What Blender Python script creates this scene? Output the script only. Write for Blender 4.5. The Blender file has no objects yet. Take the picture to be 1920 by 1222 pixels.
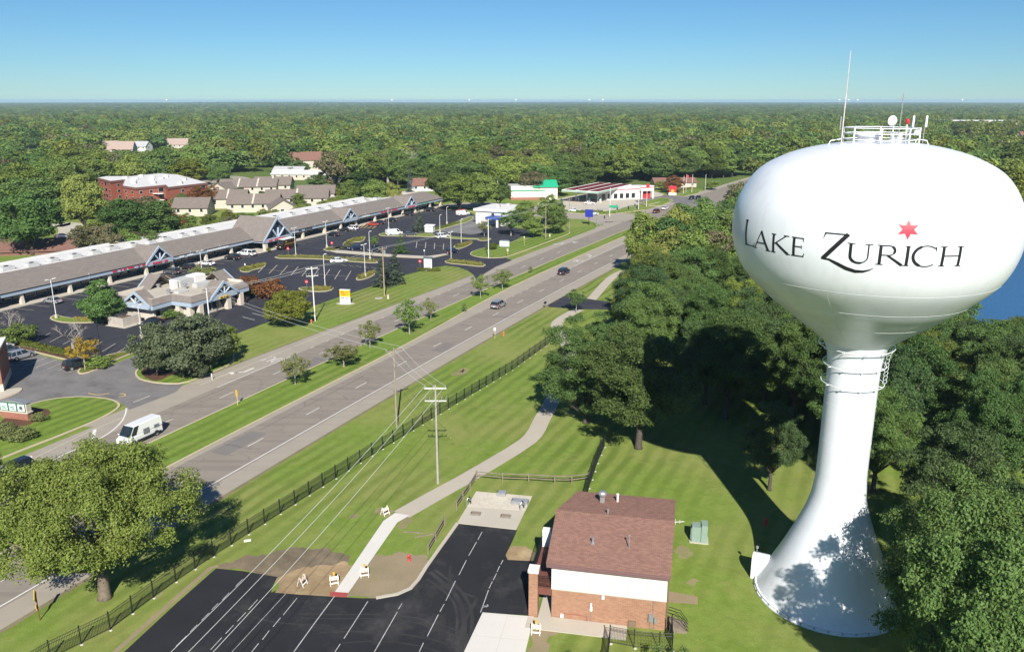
import bpy, bmesh, math, random
import numpy as np
from mathutils import Vector, Matrix
R = math.radians
sc = bpy.context.scene
C = sc.collection
# ------------------------------------------------------------------ camera
F_PX, PITCH, CAM_H = 1529.0, math.atan((611 - 188) / 1529.0), 43.5
cam = bpy.data.cameras.new('camera'); cam.sensor_width = 36; cam.lens = 36 * F_PX / 1920
cam.clip_start = 0.5; cam.clip_end = 60000
co = bpy.data.objects.new('camera', cam); C.objects.link(co)
co.location = (0, 0, CAM_H); co.rotation_euler = (math.pi / 2 - PITCH, 0, 0)
sc.camera = co
# ------------------------------------------------------------------ sky, sun, exposure
SUN_EL, SUN_AZ = R(36.5), R(-5.3)          # shadows run towards +Y, a little to -X
w = bpy.data.worlds.new('World'); sc.world = w; w.use_nodes = True
nt = w.node_tree; bg = nt.nodes['Background']; sky = nt.nodes.new('ShaderNodeTexSky')
sky.sky_type = 'NISHITA'; sky.sun_disc = False; sky.sun_elevation = SUN_EL
sky.sun_rotation = math.pi + SUN_AZ
sky.altitude = 0; sky.air_density = 0.9; sky.dust_density = 0.0; sky.ozone_density = 8.0
tc = nt.nodes.new('ShaderNodeTexCoord'); sx = nt.nodes.new('ShaderNodeSeparateXYZ'); mxz = nt.nodes.new('ShaderNodeMath'); mxz.operation = 'MAXIMUM'; mxz.inputs[1].default_value = .004; cx_ = nt.nodes.new('ShaderNodeCombineXYZ')
nt.links.new(tc.outputs['Generated'], sx.inputs[0]); nt.links.new(sx.outputs[2], mxz.inputs[0]); nt.links.new(sx.outputs[0], cx_.inputs[0]); nt.links.new(sx.outputs[1], cx_.inputs[1]); nt.links.new(mxz.outputs[0], cx_.inputs[2]); nt.links.new(cx_.outputs[0], sky.inputs['Vector'])   # the sky reaches down to the dipped horizon
tint = nt.nodes.new('ShaderNodeMix'); tint.data_type = 'RGBA'; tint.blend_type = 'MULTIPLY'; tint.inputs[0].default_value = 1.0
tint.inputs[7].default_value = (.77, 1.0, 1.06, 1)      # deep clear autumn blue
nt.links.new(sky.outputs[0], tint.inputs[6]); nt.links.new(tint.outputs[2], bg.inputs[0]); bg.inputs[1].default_value = 0.052
sl = bpy.data.lights.new('sun', 'SUN'); sl.energy = 4.8; sl.angle = R(0.53); sl.color = (1, 0.95, 0.87)
so = bpy.data.objects.new('sun', sl); C.objects.link(so)
sdir = Vector((math.sin(SUN_AZ) * math.cos(SUN_EL), math.cos(SUN_AZ) * math.cos(SUN_EL), -math.sin(SUN_EL)))
so.rotation_euler = sdir.to_track_quat('-Z', 'Y').to_euler(); so.location = (0, -60, 90)
sc.view_settings.view_transform = 'Standard'; sc.view_settings.look = 'None'
sc.view_settings.exposure = 0.72; sc.view_settings.gamma = 1
sc.cycles.use_denoising = True
sc.cycles.max_bounces = 6; sc.cycles.diffuse_bounces = 2; sc.cycles.glossy_bounces = 2
sc.cycles.transmission_bounces = 3; sc.cycles.transparent_max_bounces = 6; sc.cycles.volume_bounces = 0
sc.cycles.caustics_reflective = False; sc.cycles.caustics_refractive = False

# ------------------------------------------------------------------ frames of reference
SP, CP = math.sin(PITCH), math.cos(PITCH)
def G(u, v, z=0.0):
    """ground point (height z) seen at the photograph's pixel u, v"""
    x = (u - 960) / F_PX; y = (v - 611) / F_PX
    t = (CAM_H - z) / (SP + y * CP)
    return (x * t, (CP - y * SP) * t)
def HG(u, vb, vt):
    """height of an upright thing standing at pixel (u, vb) whose top is at row vt"""
    Y = G(u, vb)[1]; y = (vt - 611) / F_PX
    return CAM_H - (SP + y * CP) * Y / (CP - y * SP)
def GP(pts, z=0.0): return [G(u, v, z) for u, v in pts]
COS25 = math.cos(R(25))
def RX(Y, off): return -76.0 + 0.403068 * Y + 1.96196e-4 * Y * Y + off / COS25
def RD(Y, off): return (RX(Y, off), Y)
def RH(Y): return math.atan(0.403068 + 3.92392e-4 * Y)          # road heading, clockwise from +Y
MC = Vector((-65.828, 271.236)); MD = Vector((0.40933, 0.91239)); MN = Vector((-0.91239, 0.40933))
MALL_ROT = math.atan2(MD.y, MD.x)
def ML(s, o): p = MC + MD * s + MN * o; return (p.x, p.y)

# ------------------------------------------------------------------ mesh helpers
class MB:
    def __init__(s): s.v = []; s.f = []
    def add(s, vs, fs):
        b = len(s.v); s.v += [tuple(x) for x in vs]; s.f += [tuple(i + b for i in f) for f in fs]; return s
    def box(s, x0, x1, y0, y1, z0, z1):
        return s.add([(x0,y0,z0),(x1,y0,z0),(x1,y1,z0),(x0,y1,z0),(x0,y0,z1),(x1,y0,z1),(x1,y1,z1),(x0,y1,z1)],
                     [(0,3,2,1),(4,5,6,7),(0,1,5,4),(1,2,6,5),(2,3,7,6),(3,0,4,7)])
    def prism(s, poly, z0, z1, bottom=True):
        a = sum(poly[i][0]*poly[(i+1)%len(poly)][1]-poly[(i+1)%len(poly)][0]*poly[i][1] for i in range(len(poly)))
        if a < 0: poly = poly[::-1]
        n = len(poly)
        f = [tuple(range(n, 2*n))] + [(i, (i+1)%n, n+(i+1)%n, n+i) for i in range(n)]
        if bottom: f.append(tuple(range(n-1, -1, -1)))
        return s.add([(x,y,z0) for x,y in poly]+[(x,y,z1) for x,y in poly], f)
    def face(s, pts): return s.add(pts, [tuple(range(len(pts)))])
    def sheet(s, poly, z):
        a = sum(poly[i][0]*poly[(i+1)%len(poly)][1]-poly[(i+1)%len(poly)][0]*poly[i][1] for i in range(len(poly)))
        if a < 0: poly = poly[::-1]
        return s.face([(x,y,z) for x,y in poly])
    def tube(s, pts, rad, n=6, cap=True):
        pts = [Vector(p) for p in pts]; rs = rad if isinstance(rad, (list, tuple)) else [rad]*len(pts)
        vs = []; fs = []; ref = None
        for i, p in enumerate(pts):
            d = (pts[min(i+1,len(pts)-1)] - pts[max(i-1,0)]).normalized()
            if ref is None: ref = Vector((1,0,0)) if abs(d.x) < .8 else Vector((0,1,0))
            a = (ref - d*ref.dot(d)).normalized(); b = d.cross(a); ref = a
            for k in range(n):
                t = 2*math.pi*k/n; vs.append(p + (a*math.cos(t)+b*math.sin(t))*rs[i])
        for i in range(len(pts)-1):
            for k in range(n):
                k2 = (k+1)%n; fs.append((i*n+k, i*n+k2, (i+1)*n+k2, (i+1)*n+k))
        if cap: fs.append(tuple(range(n-1,-1,-1))); fs.append(tuple(range((len(pts)-1)*n, len(pts)*n)))
        return s.add(vs, fs)
    def lathe(s, prof, n=24, cx=0, cy=0, cap=True):
        vs = []; fs = []
        for r, z in prof:
            for k in range(n):
                t = 2*math.pi*k/n; vs.append((cx+r*math.cos(t), cy+r*math.sin(t), z))
        for i in range(len(prof)-1):
            for k in range(n):
                k2 = (k+1)%n; fs.append((i*n+k, i*n+k2, (i+1)*n+k2, (i+1)*n+k))
        if cap: fs.append(tuple(range(n-1,-1,-1))); fs.append(tuple(range((len(prof)-1)*n, len(prof)*n)))
        return s.add(vs, fs)
    def ring(s, rad, z, r, n=64, m=6, cx=0, cy=0):
        vs = []; fs = []
        for i in range(n):
            t = 2*math.pi*i/n
            for k in range(m):
                a = 2*math.pi*k/m; q = rad + r*math.cos(a); vs.append((cx+q*math.cos(t), cy+q*math.sin(t), z+r*math.sin(a)))
        for i in range(n):
            for k in range(m):
                fs.append((i*m+k, ((i+1)%n)*m+k, ((i+1)%n)*m+(k+1)%m, i*m+(k+1)%m))
        return s.add(vs, fs)
    def mesh(s, name, mat=None, smooth=False):
        m = bpy.data.meshes.new(name); m.from_pydata(s.v, [], s.f); m.update()
        if mat: m.materials.append(mat)
        if smooth:
            m.polygons.foreach_set('use_smooth', [True]*len(m.polygons))
        return m
    def build(s, name, mat, parent=None, smooth=False, loc=None, rz=0):
        o = bpy.data.objects.new(name, s.mesh(name, mat, smooth)); C.objects.link(o)
        if parent: o.parent = parent
        if loc is not None: o.location = loc if len(loc) == 3 else (loc[0], loc[1], 0)
        if rz: o.rotation_euler = (0, 0, rz)
        return o
def bevel(o, wd, seg=2):
    m = o.modifiers.new('bevel', 'BEVEL'); m.width = wd; m.segments = seg; m.limit_method = 'ANGLE'; m.angle_limit = R(35)
    return o
def put(name, me, parent=None, loc=(0,0,0), rz=0, scale=None, mat=None):
    o = bpy.data.objects.new(name, me); C.objects.link(o)
    if parent: o.parent = parent
    o.location = loc if len(loc) == 3 else (loc[0], loc[1], 0)
    if rz: o.rotation_euler = (0, 0, rz)
    if scale is not None: o.scale = scale if hasattr(scale, '__len__') else (scale,)*3
    if mat:
        o.material_slots[0].link = 'OBJECT'; o.material_slots[0].material = mat
    return o
def tag(o, label, cat, group=None):
    o['label'] = label; o['category'] = cat
    if group: o['group'] = group
    return o
def thing(name, label, cat, loc=(0,0,0), rz=0, group=None):
    o = bpy.data.objects.new(name, None); C.objects.link(o); o.empty_display_size = 0.2
    o.location = loc if len(loc) == 3 else (loc[0], loc[1], 0); o.rotation_euler = (0,0,rz)
    return tag(o, label, cat, group)
def struct(o): o['kind'] = 'structure'; return o
def stuff(o): o['kind'] = 'stuff'; return o

# ------------------------------------------------------------------ materials
MATS = {}
def new_mat(name):
    m = bpy.data.materials.new(name); m.use_nodes = True; nt = m.node_tree
    return m, nt, nt.nodes['Principled BSDF']
def ramp(nt, stops):
    r = nt.nodes.new('ShaderNodeValToRGB'); e = r.color_ramp.elements
    while len(e) < len(stops): e.new(0.5)
    for i, (p, c) in enumerate(stops): e[i].position = p; e[i].color = (*c, 1)
    return r
def noise(nt, scale, detail=4, rough=.55, vec=None):
    n = nt.nodes.new('ShaderNodeTexNoise'); n.inputs['Scale'].default_value = scale; n.inputs['Detail'].default_value = detail
    n.inputs['Roughness'].default_value = rough
    if vec: nt.links.new(vec, n.inputs['Vector'])
    return n
def objco(nt): return nt.nodes.new('ShaderNodeTexCoord').outputs['Object']
def mul(c, k): return tuple(max(0, min(1, x*k)) for x in c)
def plain(name, col, rough=.7, var=.12, scale=1.5, metal=0, spec=.4, bump=0, emit=0, coat=0):
    """a colour with a little uneven wear"""
    key = name
    if key in MATS: return MATS[key]
    m, nt, b = new_mat(name); L = nt.links
    b.inputs['Roughness'].default_value = rough; b.inputs['Metallic'].default_value = metal
    b.inputs['Specular IOR Level'].default_value = spec
    if coat: b.inputs['Coat Weight'].default_value = coat; b.inputs['Coat Roughness'].default_value = .06
    if var:
        n = noise(nt, scale, 5, .6, objco(nt)); r = ramp(nt, [(.3, mul(col, 1-var)), (.7, mul(col, 1+var))])
        L.new(n.outputs[0], r.inputs[0]); L.new(r.outputs[0], b.inputs['Base Color'])
        if bump:
            bp = nt.nodes.new('ShaderNodeBump'); bp.inputs['Strength'].default_value = bump; bp.inputs['Distance'].default_value = .02
            n2 = noise(nt, scale*12, 3, .6, objco(nt)); L.new(n2.outputs[0], bp.inputs['Height']); L.new(bp.outputs[0], b.inputs['Normal'])
    else: b.inputs['Base Color'].default_value = (*col, 1)
    MATS[key] = m; return m
def mixc(nt, a, b, fac, mode='MIX'):
    x = nt.nodes.new('ShaderNodeMix'); x.data_type = 'RGBA'; x.blend_type = mode
    for sck, val in ((x.inputs[0], fac), (x.inputs[6], a), (x.inputs[7], b)):
        if hasattr(val, 'is_linked'): nt.links.new(val, sck)
        elif isinstance(val, (int, float)): sck.default_value = val
        else: sck.default_value = (*val, 1)
    return x.outputs[2]
def maprange(nt, val, a, b, c=0.0, d=1.0):
    n = nt.nodes.new('ShaderNodeMapRange'); nt.links.new(val, n.inputs[0])
    for i, x in enumerate((a, b, c, d)): n.inputs[i+1].default_value = x
    return n.outputs[0]
def rotated(nt, ang, sx=1, sy=1):
    mp = nt.nodes.new('ShaderNodeMapping'); mp.inputs['Rotation'].default_value = (0, 0, ang); mp.inputs['Scale'].default_value = (sx, sy, 1)
    nt.links.new(objco(nt), mp.inputs[0]); return mp.outputs[0]
def grass_mat(name, c_lo, c_hi, c_dry, stripe=.0, ang=0.0, dry=.62):
    m, nt, b = new_mat(name); L = nt.links; b.inputs['Roughness'].default_value = .9; b.inputs['Specular IOR Level'].default_value = .12
    oc = objco(nt)
    n1 = noise(nt, .9, 6, .7, oc); n2 = noise(nt, .045, 5, .6, oc); n3 = noise(nt, 9, 3, .7, oc)
    c = mixc(nt, c_lo, c_hi, maprange(nt, n1.outputs[0], .3, .7))
    c = mixc(nt, c, c_dry, maprange(nt, n2.outputs[0], dry-.12, dry+.13, 0, .75))
    if stripe:
        wv = nt.nodes.new('ShaderNodeTexWave'); wv.inputs['Scale'].default_value = .15; wv.inputs['Distortion'].default_value = 2.2
        wv.inputs['Detail'].default_value = 2; wv.inputs['Detail Scale'].default_value = .6
        L.new(rotated(nt, ang), wv.inputs[0])
        nw = noise(nt, .03, 3, .5, oc); am = nt.nodes.new('ShaderNodeMath'); am.operation = 'MULTIPLY'; L.new(maprange(nt, wv.outputs[1], .2, .9, 0, stripe), am.inputs[0]); L.new(maprange(nt, nw.outputs[0], .38, .62), am.inputs[1])
        c = mixc(nt, c, mul(c_lo, .72), am.outputs[0])
    n4 = noise(nt, .28, 5, .75, oc); c = mixc(nt, c, c_dry, maprange(nt, n4.outputs[0], .54, .74, 0, .6)); c = mixc(nt, c, mul(c_lo, .7), maprange(nt, n4.outputs[0], .3, .46, .45, 0))
    c = mixc(nt, c, mul(c_lo, .5), maprange(nt, n3.outputs[0], .48, .76, 0, .7))
    L.new(c, b.inputs['Base Color'])
    bp = nt.nodes.new('ShaderNodeBump'); bp.inputs['Strength'].default_value = .5; bp.inputs['Distance'].default_value = .06
    L.new(n3.outputs[0], bp.inputs['Height']); L.new(bp.outputs[0], b.inputs['Normal'])
    return m
def pave_mat(name, col, blot=.18, fine=.12, streak=0, ang=0, rough=.85, stain=None, stain_amt=.5, stain_scale=.12, cracks=0):
    m, nt, b = new_mat(name); L = nt.links; b.inputs['Roughness'].default_value = rough; b.inputs['Specular IOR Level'].default_value = .25
    oc = objco(nt); n1 = noise(nt, .25, 6, .65, oc); n2 = noise(nt, 7, 4, .7, oc)
    c = mixc(nt, mul(col, 1-blot), mul(col, 1+blot), maprange(nt, n1.outputs[0], .3, .7))
    c = mixc(nt, c, mul(col, 1-fine*2), maprange(nt, n2.outputs[0], .45, .75, 0, .7))
    if streak:
        n3 = noise(nt, 1, 4, .6, rotated(nt, ang, .03, .9)); c = mixc(nt, c, mul(col, .62), maprange(nt, n3.outputs[0], .48, .7, 0, streak))
    if stain:
        n4 = noise(nt, stain_scale, 8, .72, oc); c = mixc(nt, c, stain, maprange(nt, n4.outputs[0], .5, .68, 0, stain_amt))
    if cracks:
        vo = nt.nodes.new('ShaderNodeTexVoronoi'); vo.feature = 'DISTANCE_TO_EDGE'; vo.inputs['Scale'].default_value = .16
        n5 = noise(nt, .6, 4, .6, oc); mv = nt.nodes.new('ShaderNodeVectorMath'); mv.operation = 'MULTIPLY_ADD'
        L.new(n5.outputs[1], mv.inputs[0]); mv.inputs[1].default_value = (2.5, 2.5, 0); L.new(oc, mv.inputs[2]); L.new(mv.outputs[0], vo.inputs['Vector'])
        c = mixc(nt, mul(col, .5), c, maprange(nt, vo.outputs[0], 0, cracks))
    L.new(c, b.inputs['Base Color'])
    bp = nt.nodes.new('ShaderNodeBump'); bp.inputs['Strength'].default_value = .25; bp.inputs['Distance'].default_value = .02
    L.new(n2.outputs[0], bp.inputs['Height']); L.new(bp.outputs[0], b.inputs['Normal'])
    return m
def brick_mat(name, c1, c2, mortar, bw=.22, bh=.075, ms=.012, vert=True, bias=0, rough=.85, nz=.25):
    m, nt, b = new_mat(name); L = nt.links; b.inputs['Roughness'].default_value = rough; b.inputs['Specular IOR Level'].default_value = .2
    oc = objco(nt); sp = nt.nodes.new('ShaderNodeSeparateXYZ'); L.new(oc, sp.inputs[0])
    ad = nt.nodes.new('ShaderNodeMath'); L.new(sp.outputs[0], ad.inputs[0]); L.new(sp.outputs[1], ad.inputs[1])
    cb = nt.nodes.new('ShaderNodeCombineXYZ')
    if vert: L.new(ad.outputs[0], cb.inputs[0]); L.new(sp.outputs[2], cb.inputs[1])
    else: L.new(sp.outputs[0], cb.inputs[0]); L.new(sp.outputs[1], cb.inputs[1])
    br = nt.nodes.new('ShaderNodeTexBrick'); L.new(cb.outputs[0], br.inputs['Vector']); br.inputs['Scale'].default_value = 1
    br.inputs['Color1'].default_value = (*c1, 1); br.inputs['Color2'].default_value = (*c2, 1); br.inputs['Mortar'].default_value = (*mortar, 1)
    br.inputs['Mortar Size'].default_value = ms; br.inputs['Brick Width'].default_value = bw; br.inputs['Row Height'].default_value = bh
    br.inputs['Bias'].default_value = bias
    n = noise(nt, .5, 6, .7, oc); c = mixc(nt, br.outputs[0], mul(c1, .6), maprange(nt, n.outputs[0], .48, .75, 0, nz))
    L.new(c, b.inputs['Base Color'])
    bp = nt.nodes.new('ShaderNodeBump'); bp.inputs['Strength'].default_value = .4; bp.inputs['Distance'].default_value = .02
    L.new(br.outputs[1], bp.inputs['Height']); bp.invert = True; L.new(bp.outputs[0], b.inputs['Normal'])
    return m
def leaf_mat(name, ca, cb, cc=None, hue=.02, val=.25, trans=.22, stand=0):
    """leaf colour differing from leaf to leaf and from tree to tree"""
    m, nt, b = new_mat(name); L = nt.links; b.inputs['Roughness'].default_value = .5; b.inputs['Specular IOR Level'].default_value = .13
    ge = nt.nodes.new('ShaderNodeNewGeometry'); oi = nt.nodes.new('ShaderNodeObjectInfo')
    c = mixc(nt, ca, cb, ge.outputs['Random Per Island'])
    if cc: c = mixc(nt, c, cc, maprange(nt, oi.outputs['Random'], .35, 1))
    if stand:                                   # stands of one kind: colour drifts from place to place
        ns = noise(nt, stand, 3, .6, oi.outputs['Location']); c = mixc(nt, c, mul(cb, 1.12), maprange(nt, ns.outputs[0], .5, .66, 0, .75)); c = mixc(nt, c, mul(ca, .8), maprange(nt, ns.outputs[0], .36, .48, .8, 0))
    hs = nt.nodes.new('ShaderNodeHueSaturation'); L.new(c, hs.inputs['Color'])
    L.new(maprange(nt, oi.outputs['Random'], 0, 1, .5-hue, .5+hue), hs.inputs['Hue'])
    n = nt.nodes.new('ShaderNodeMath'); n.operation = 'FRACT'; mu = nt.nodes.new('ShaderNodeMath'); mu.operation = 'MULTIPLY'; mu.inputs[1].default_value = 7.31
    L.new(oi.outputs['Random'], mu.inputs[0]); L.new(mu.outputs[0], n.inputs[0])
    L.new(maprange(nt, n.outputs[0], 0, 1, 1-val, 1+val), hs.inputs['Value'])
    L.new(hs.outputs[0], b.inputs['Base Color'])
    tr = nt.nodes.new('ShaderNodeBsdfTranslucent'); L.new(hs.outputs[0], tr.inputs[0])
    mx = nt.nodes.new('ShaderNodeMixShader'); mx.inputs[0].default_value = trans; L.new(b.outputs[0], mx.inputs[1]); L.new(tr.outputs[0], mx.inputs[2])
    L.new(mx.outputs[0], nt.nodes['Material Output'].inputs['Surface'])
    return m
RANG = R(90 - 24.5)                     # direction of the road as an angle from +X
M_lawn = grass_mat('lawn', (.136,.204,.032), (.2,.278,.055), (.275,.26,.095), .8, R(24.5), .54)
M_verge = grass_mat('verge_grass', (.13,.204,.03), (.19,.275,.05), (.245,.25,.085), .85, R(24.5), .62)
M_ground = grass_mat('far_grass', (.085,.14,.03), (.125,.185,.04), (.17,.17,.075), 0, 0, .58)
M_road = pave_mat('road_asphalt', (.245,.214,.18), .07, .06, .55, -RANG, cracks=.006)
M_shoulder = pave_mat('road_shoulder', (.325,.29,.238), .06, .05, .2, -RANG)
M_lotdark = pave_mat('lot_asphalt', (.036,.037,.047), .2, .15, stain=(.075,.072,.072), stain_amt=.3)
M_newlot = pave_mat('new_asphalt', (.021,.0215,.025), .16, .12, stain=(.085,.08,.074), stain_amt=.55, stain_scale=.16)
M_greylot = pave_mat('worn_asphalt', (.18,.172,.168), .2, .1, stain=(.07,.068,.07), stain_amt=.6, stain_scale=.2)
M_conc = pave_mat('concrete', (.46,.42,.35), .06, .05)
M_newconc = pave_mat('new_concrete', (.60,.575,.53), .04, .03)
M_path = pave_mat('path_concrete', (.42,.375,.31), .06, .05)
M_curb = pave_mat('curb_concrete', (.47,.40,.28), .08, .06)
M_lotpaint = plain('lot_paint', (.4,.4,.4), .7, .3, 3)
M_paint = plain('white_paint', (.66,.65,.62), .6, .14, 6)
M_paintold = plain('worn_paint', (.5,.46,.36), .7, .25, 5)
M_yellowp = plain('yellow_paint', (.6,.42,.12), .7, .2, 5)
M_dirt = pave_mat('bare_soil', (.30,.215,.12), .3, .15, stain=(.46,.36,.21), stain_amt=.8, stain_scale=.3)
M_dirt2 = pave_mat('seeded_soil', (.27,.215,.135), .15, .12, stain=(.2,.19,.08), stain_amt=.5, stain_scale=.35)
M_dirtdk = pave_mat('dark_soil', (.17,.135,.09), .3, .2, stain=(.24,.19,.12), stain_amt=.8, stain_scale=.5)
M_mulch = pave_mat('mulch', (.11,.055,.035), .25, .2)
M_gravel = pave_mat('white_gravel', (.56,.51,.42), .15, .3)
M_steelwhite = plain('white_enamel', (.78,.80,.82), .22, .015, .5, spec=.5)
M_black = plain('black_metal', (.012,.014,.016), .45, .15, 4)
M_dark = plain('dark_void', (.02,.022,.025), .8, 0)
M_glass = plain('window_glass', (.018,.026,.032), .08, .2, .6, spec=.8)
M_white = plain('white_trim', (.76,.75,.72), .5, .04)
M_galv = plain('galvanised', (.42,.43,.44), .4, .12, 3, metal=.6)
M_rubber = plain('tyre_rubber', (.015,.015,.016), .8, .1)
M_rim = plain('wheel_rim', (.5,.5,.52), .3, .1, metal=.7)
M_wood = plain('weathered_wood', (.20,.165,.125), .85, .25, 3)
M_polegrey = plain('pole_wood', (.27,.225,.185), .85, .2, 2)
M_polesteel = plain('pole_white_steel', (.66,.65,.62), .5, .05)
M_bark = plain('bark', (.16,.125,.09), .9, .3, 3, bump=.6)
M_barkdk = plain('bark_dark', (.075,.06,.048), .9, .3, 3, bump=.6)
M_barkgrey = plain('bark_grey', (.3,.27,.24), .9, .2, 3)
M_lampred = plain('tail_lamp', (.35,.02,.02), .3, 0); M_lampwhite = plain('head_lamp', (.8,.8,.78), .2, 0)
L_maple = leaf_mat('maple_leaves', (.125,.165,.03), (.24,.275,.065))
L_oak = leaf_mat('oak_leaves', (.058,.11,.028), (.135,.205,.06), None, .02, .25)
L_oak2 = leaf_mat('oak_leaves_dark', (.05,.095,.032), (.11,.17,.062), None, .012, .15)
L_wood = leaf_mat('wood_leaves', (.1,.16,.03), (.195,.255,.055), (.24,.235,.06), .02, .3, .22, .008)
L_dkgreen = leaf_mat('deep_green_leaves', (.07,.125,.032), (.14,.215,.058), None, .018, .25, .22, .006)
L_green = leaf_mat('bright_green_leaves', (.12,.18,.04), (.2,.27,.065), None, .018, .22)
L_lime = leaf_mat('lime_leaves', (.12,.15,.02), (.21,.22,.035), None, .01, .12)
L_yellow = leaf_mat('yellow_leaves', (.27,.18,.02), (.4,.28,.04), None, .01, .1)
L_rust = leaf_mat('rust_leaves', (.17,.055,.022), (.22,.13,.045), None, .01, .15)
L_olive = leaf_mat('olive_leaves', (.12,.12,.055), (.18,.17,.085), None, .02, .2)
L_pine = leaf_mat('pine_needles', (.06,.085,.04), (.14,.165,.09), None, .01, .12, .15)
L_spruce = leaf_mat('spruce_needles', (.045,.07,.042), (.105,.13,.085), None, .01, .15, .15)
L_bluespruce = leaf_mat('blue_spruce_needles', (.07,.1,.09), (.13,.16,.15), None, .01, .1, .1)
L_sapling = leaf_mat('sapling_leaves', (.12,.15,.045), (.23,.245,.095), None, .015, .15)
L_hedge = leaf_mat('hedge_leaves', (.09,.12,.02), (.15,.17,.03), None, .01, .12)
L_tallgrass = leaf_mat('ornamental_grass', (.2,.19,.04), (.27,.25,.07), None, .01, .1)
# ================================================================== the setting: ground, roads, lots, paths
def inset(poly, d):
    a = sum(poly[i][0]*poly[(i+1)%len(poly)][1]-poly[(i+1)%len(poly)][0]*poly[i][1] for i in range(len(poly)))
    if a < 0: poly = poly[::-1]
    out = []; n = len(poly)
    for i in range(n):
        p0, p, p1 = Vector(poly[i-1]), Vector(poly[i]), Vector(poly[(i+1)%n])
        e0 = (p-p0).normalized(); e1 = (p1-p).normalized()
        n0 = Vector((-e0.y, e0.x)); n1 = Vector((-e1.y, e1.x)); b = n0+n1
        k = d / max(.35, 1 + n0.dot(n1)); q = p + b*k; out.append((q.x, q.y))
    return out
def smooth_poly(poly, it=2, closed=True):
    for _ in range(it):
        o = []; n = len(poly)
        for i in range(n if closed else n-1):
            a, b = poly[i], poly[(i+1)%n]
            o += [(a[0]*.75+b[0]*.25, a[1]*.75+b[1]*.25), (a[0]*.25+b[0]*.75, a[1]*.25+b[1]*.75)]
        if not closed: o = [poly[0]] + o + [poly[-1]]
        poly = o
    return poly
def rough_poly(poly, amp, seed=1, it=3):
    r = random.Random(seed)
    for _ in range(it):
        o = []
        for i in range(len(poly)):
            a, b = Vector(poly[i]), Vector(poly[(i+1)%len(poly)]); d = b-a; m = (a+b)/2+Vector((-d.y,d.x)).normalized()*r.uniform(-1,1)*min(amp, d.length*.3)
            o += [tuple(a), tuple(m)]
        poly = o; amp *= .6
    return poly
def surface(name, poly, z, mat): return struct(MB().sheet(poly, z).build(name, mat))
def ribbon(mb, left, right, z):
    n = len(left); mb.add([(x,y,z) for x,y in left]+[(x,y,z) for x,y in right], [(i, n+i, n+i+1, i+1) for i in range(n-1)])
def road_ribbon(name, o0, o1, Y0, Y1, z, mat, n=40, parent=None):
    f0 = o0 if callable(o0) else (lambda Y: o0); f1 = o1 if callable(o1) else (lambda Y: o1)
    Ys = [Y0+(Y1-Y0)*i/n for i in range(n+1)]; mb = MB(); ribbon(mb, [RD(Y, f0(Y)) for Y in Ys], [RD(Y, f1(Y)) for Y in Ys], z)
    o = mb.build(name, mat, parent)
    return o if parent else struct(o)
def strip(name, pts, wd, z, mat, parent=None, h=None, st=True):
    """a band of width wd along a line of ground points; with h it stands up like a kerb"""
    l = []; r = []; n = len(pts)
    for i, p in enumerate(pts):
        d = (Vector(pts[min(i+1,n-1)])-Vector(pts[max(i-1,0)])).normalized(); q = Vector((-d.y, d.x))*wd/2; p = Vector(p)
        l.append(tuple(p+q)); r.append(tuple(p-q))
    mb = MB()
    if h is None: ribbon(mb, l, r, z)
    else:
        v = [(x,y,z) for x,y in l]+[(x,y,z+h) for x,y in l]+[(x,y,z+h) for x,y in r]+[(x,y,z) for x,y in r]
        f = []
        for i in range(n-1):
            for k in range(3): f.append((k*n+i, k*n+i+1, (k+1)*n+i+1, (k+1)*n+i))
        f += [(0, n, 2*n, 3*n), (n-1, 4*n-1, 3*n-1, 2*n-1)]
        mb.add(v, f)
    o = mb.build(name, mat, parent)
    return o if parent or not st else struct(o)
M_dry0 = pave_mat('verge_dry', (.2,.165,.1), .25, .2, stain=(.15,.2,.05), stain_amt=1.0, stain_scale=.9)
RE = 6371000.0
gm_ = MB(); rr_ = [0,300,700,1300,2000,3000,4500,6500,9000,12000,15000,18500,22000,26000]; NA = 72      # the ground bends away with the earth
gm_.v = [(r*math.cos(2*math.pi*k/NA), r*math.sin(2*math.pi*k/NA), -.05-r*r/(2*RE)) for r in rr_ for k in range(NA)]
gm_.f = [(i*NA+k, (i+1)*NA+k, (i+1)*NA+(k+1)%NA, i*NA+(k+1)%NA) for i in range(len(rr_)-1) for k in range(NA)]
struct(gm_.build('ground', M_ground))
surface('lawn', [(-260,20),(160,20),(230,190),(150,420),(-60,420),(-260,300)], 0, M_lawn)
def lerp(x, x0, x1, a, b): t = max(0, min(1, (x-x0)/(x1-x0))); t = t*t*(3-2*t); return a+(b-a)*t
med_r = lambda Y: lerp(Y, 130, 200, -4.75, -8.05) + lerp(Y, 70, 130, .35, 0)
gr_l = lambda Y: lerp(Y, 120, 200, -25.5, -23.3)
road_ribbon('road_shoulder', -30.0 if False else (lambda Y: gr_l(Y)), -19.75, 105, 290, .010, M_shoulder)
road_ribbon('road_shoulder', -23.9, -19.75, 25, 112, .008, M_shoulder)
road_ribbon('road_shoulder', 3.8, 6.75, 25, 330, .010, M_shoulder)
road_ribbon('road_shoulder', lambda Y: med_r(Y)+.05, -3.6, 25, 292, .010, M_shoulder)
rd_s = road_ribbon('road', -19.9, -12.5, 25, 520, .016, M_road)
rd_n = road_ribbon('road', -3.75, 3.95, 25, 520, .016, M_road)
road_ribbon('road', -12.6, -3.65, 286, 520, .013, M_road)
road_ribbon('road', -24, -19.8, 286, 520, .012, M_shoulder)
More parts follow.
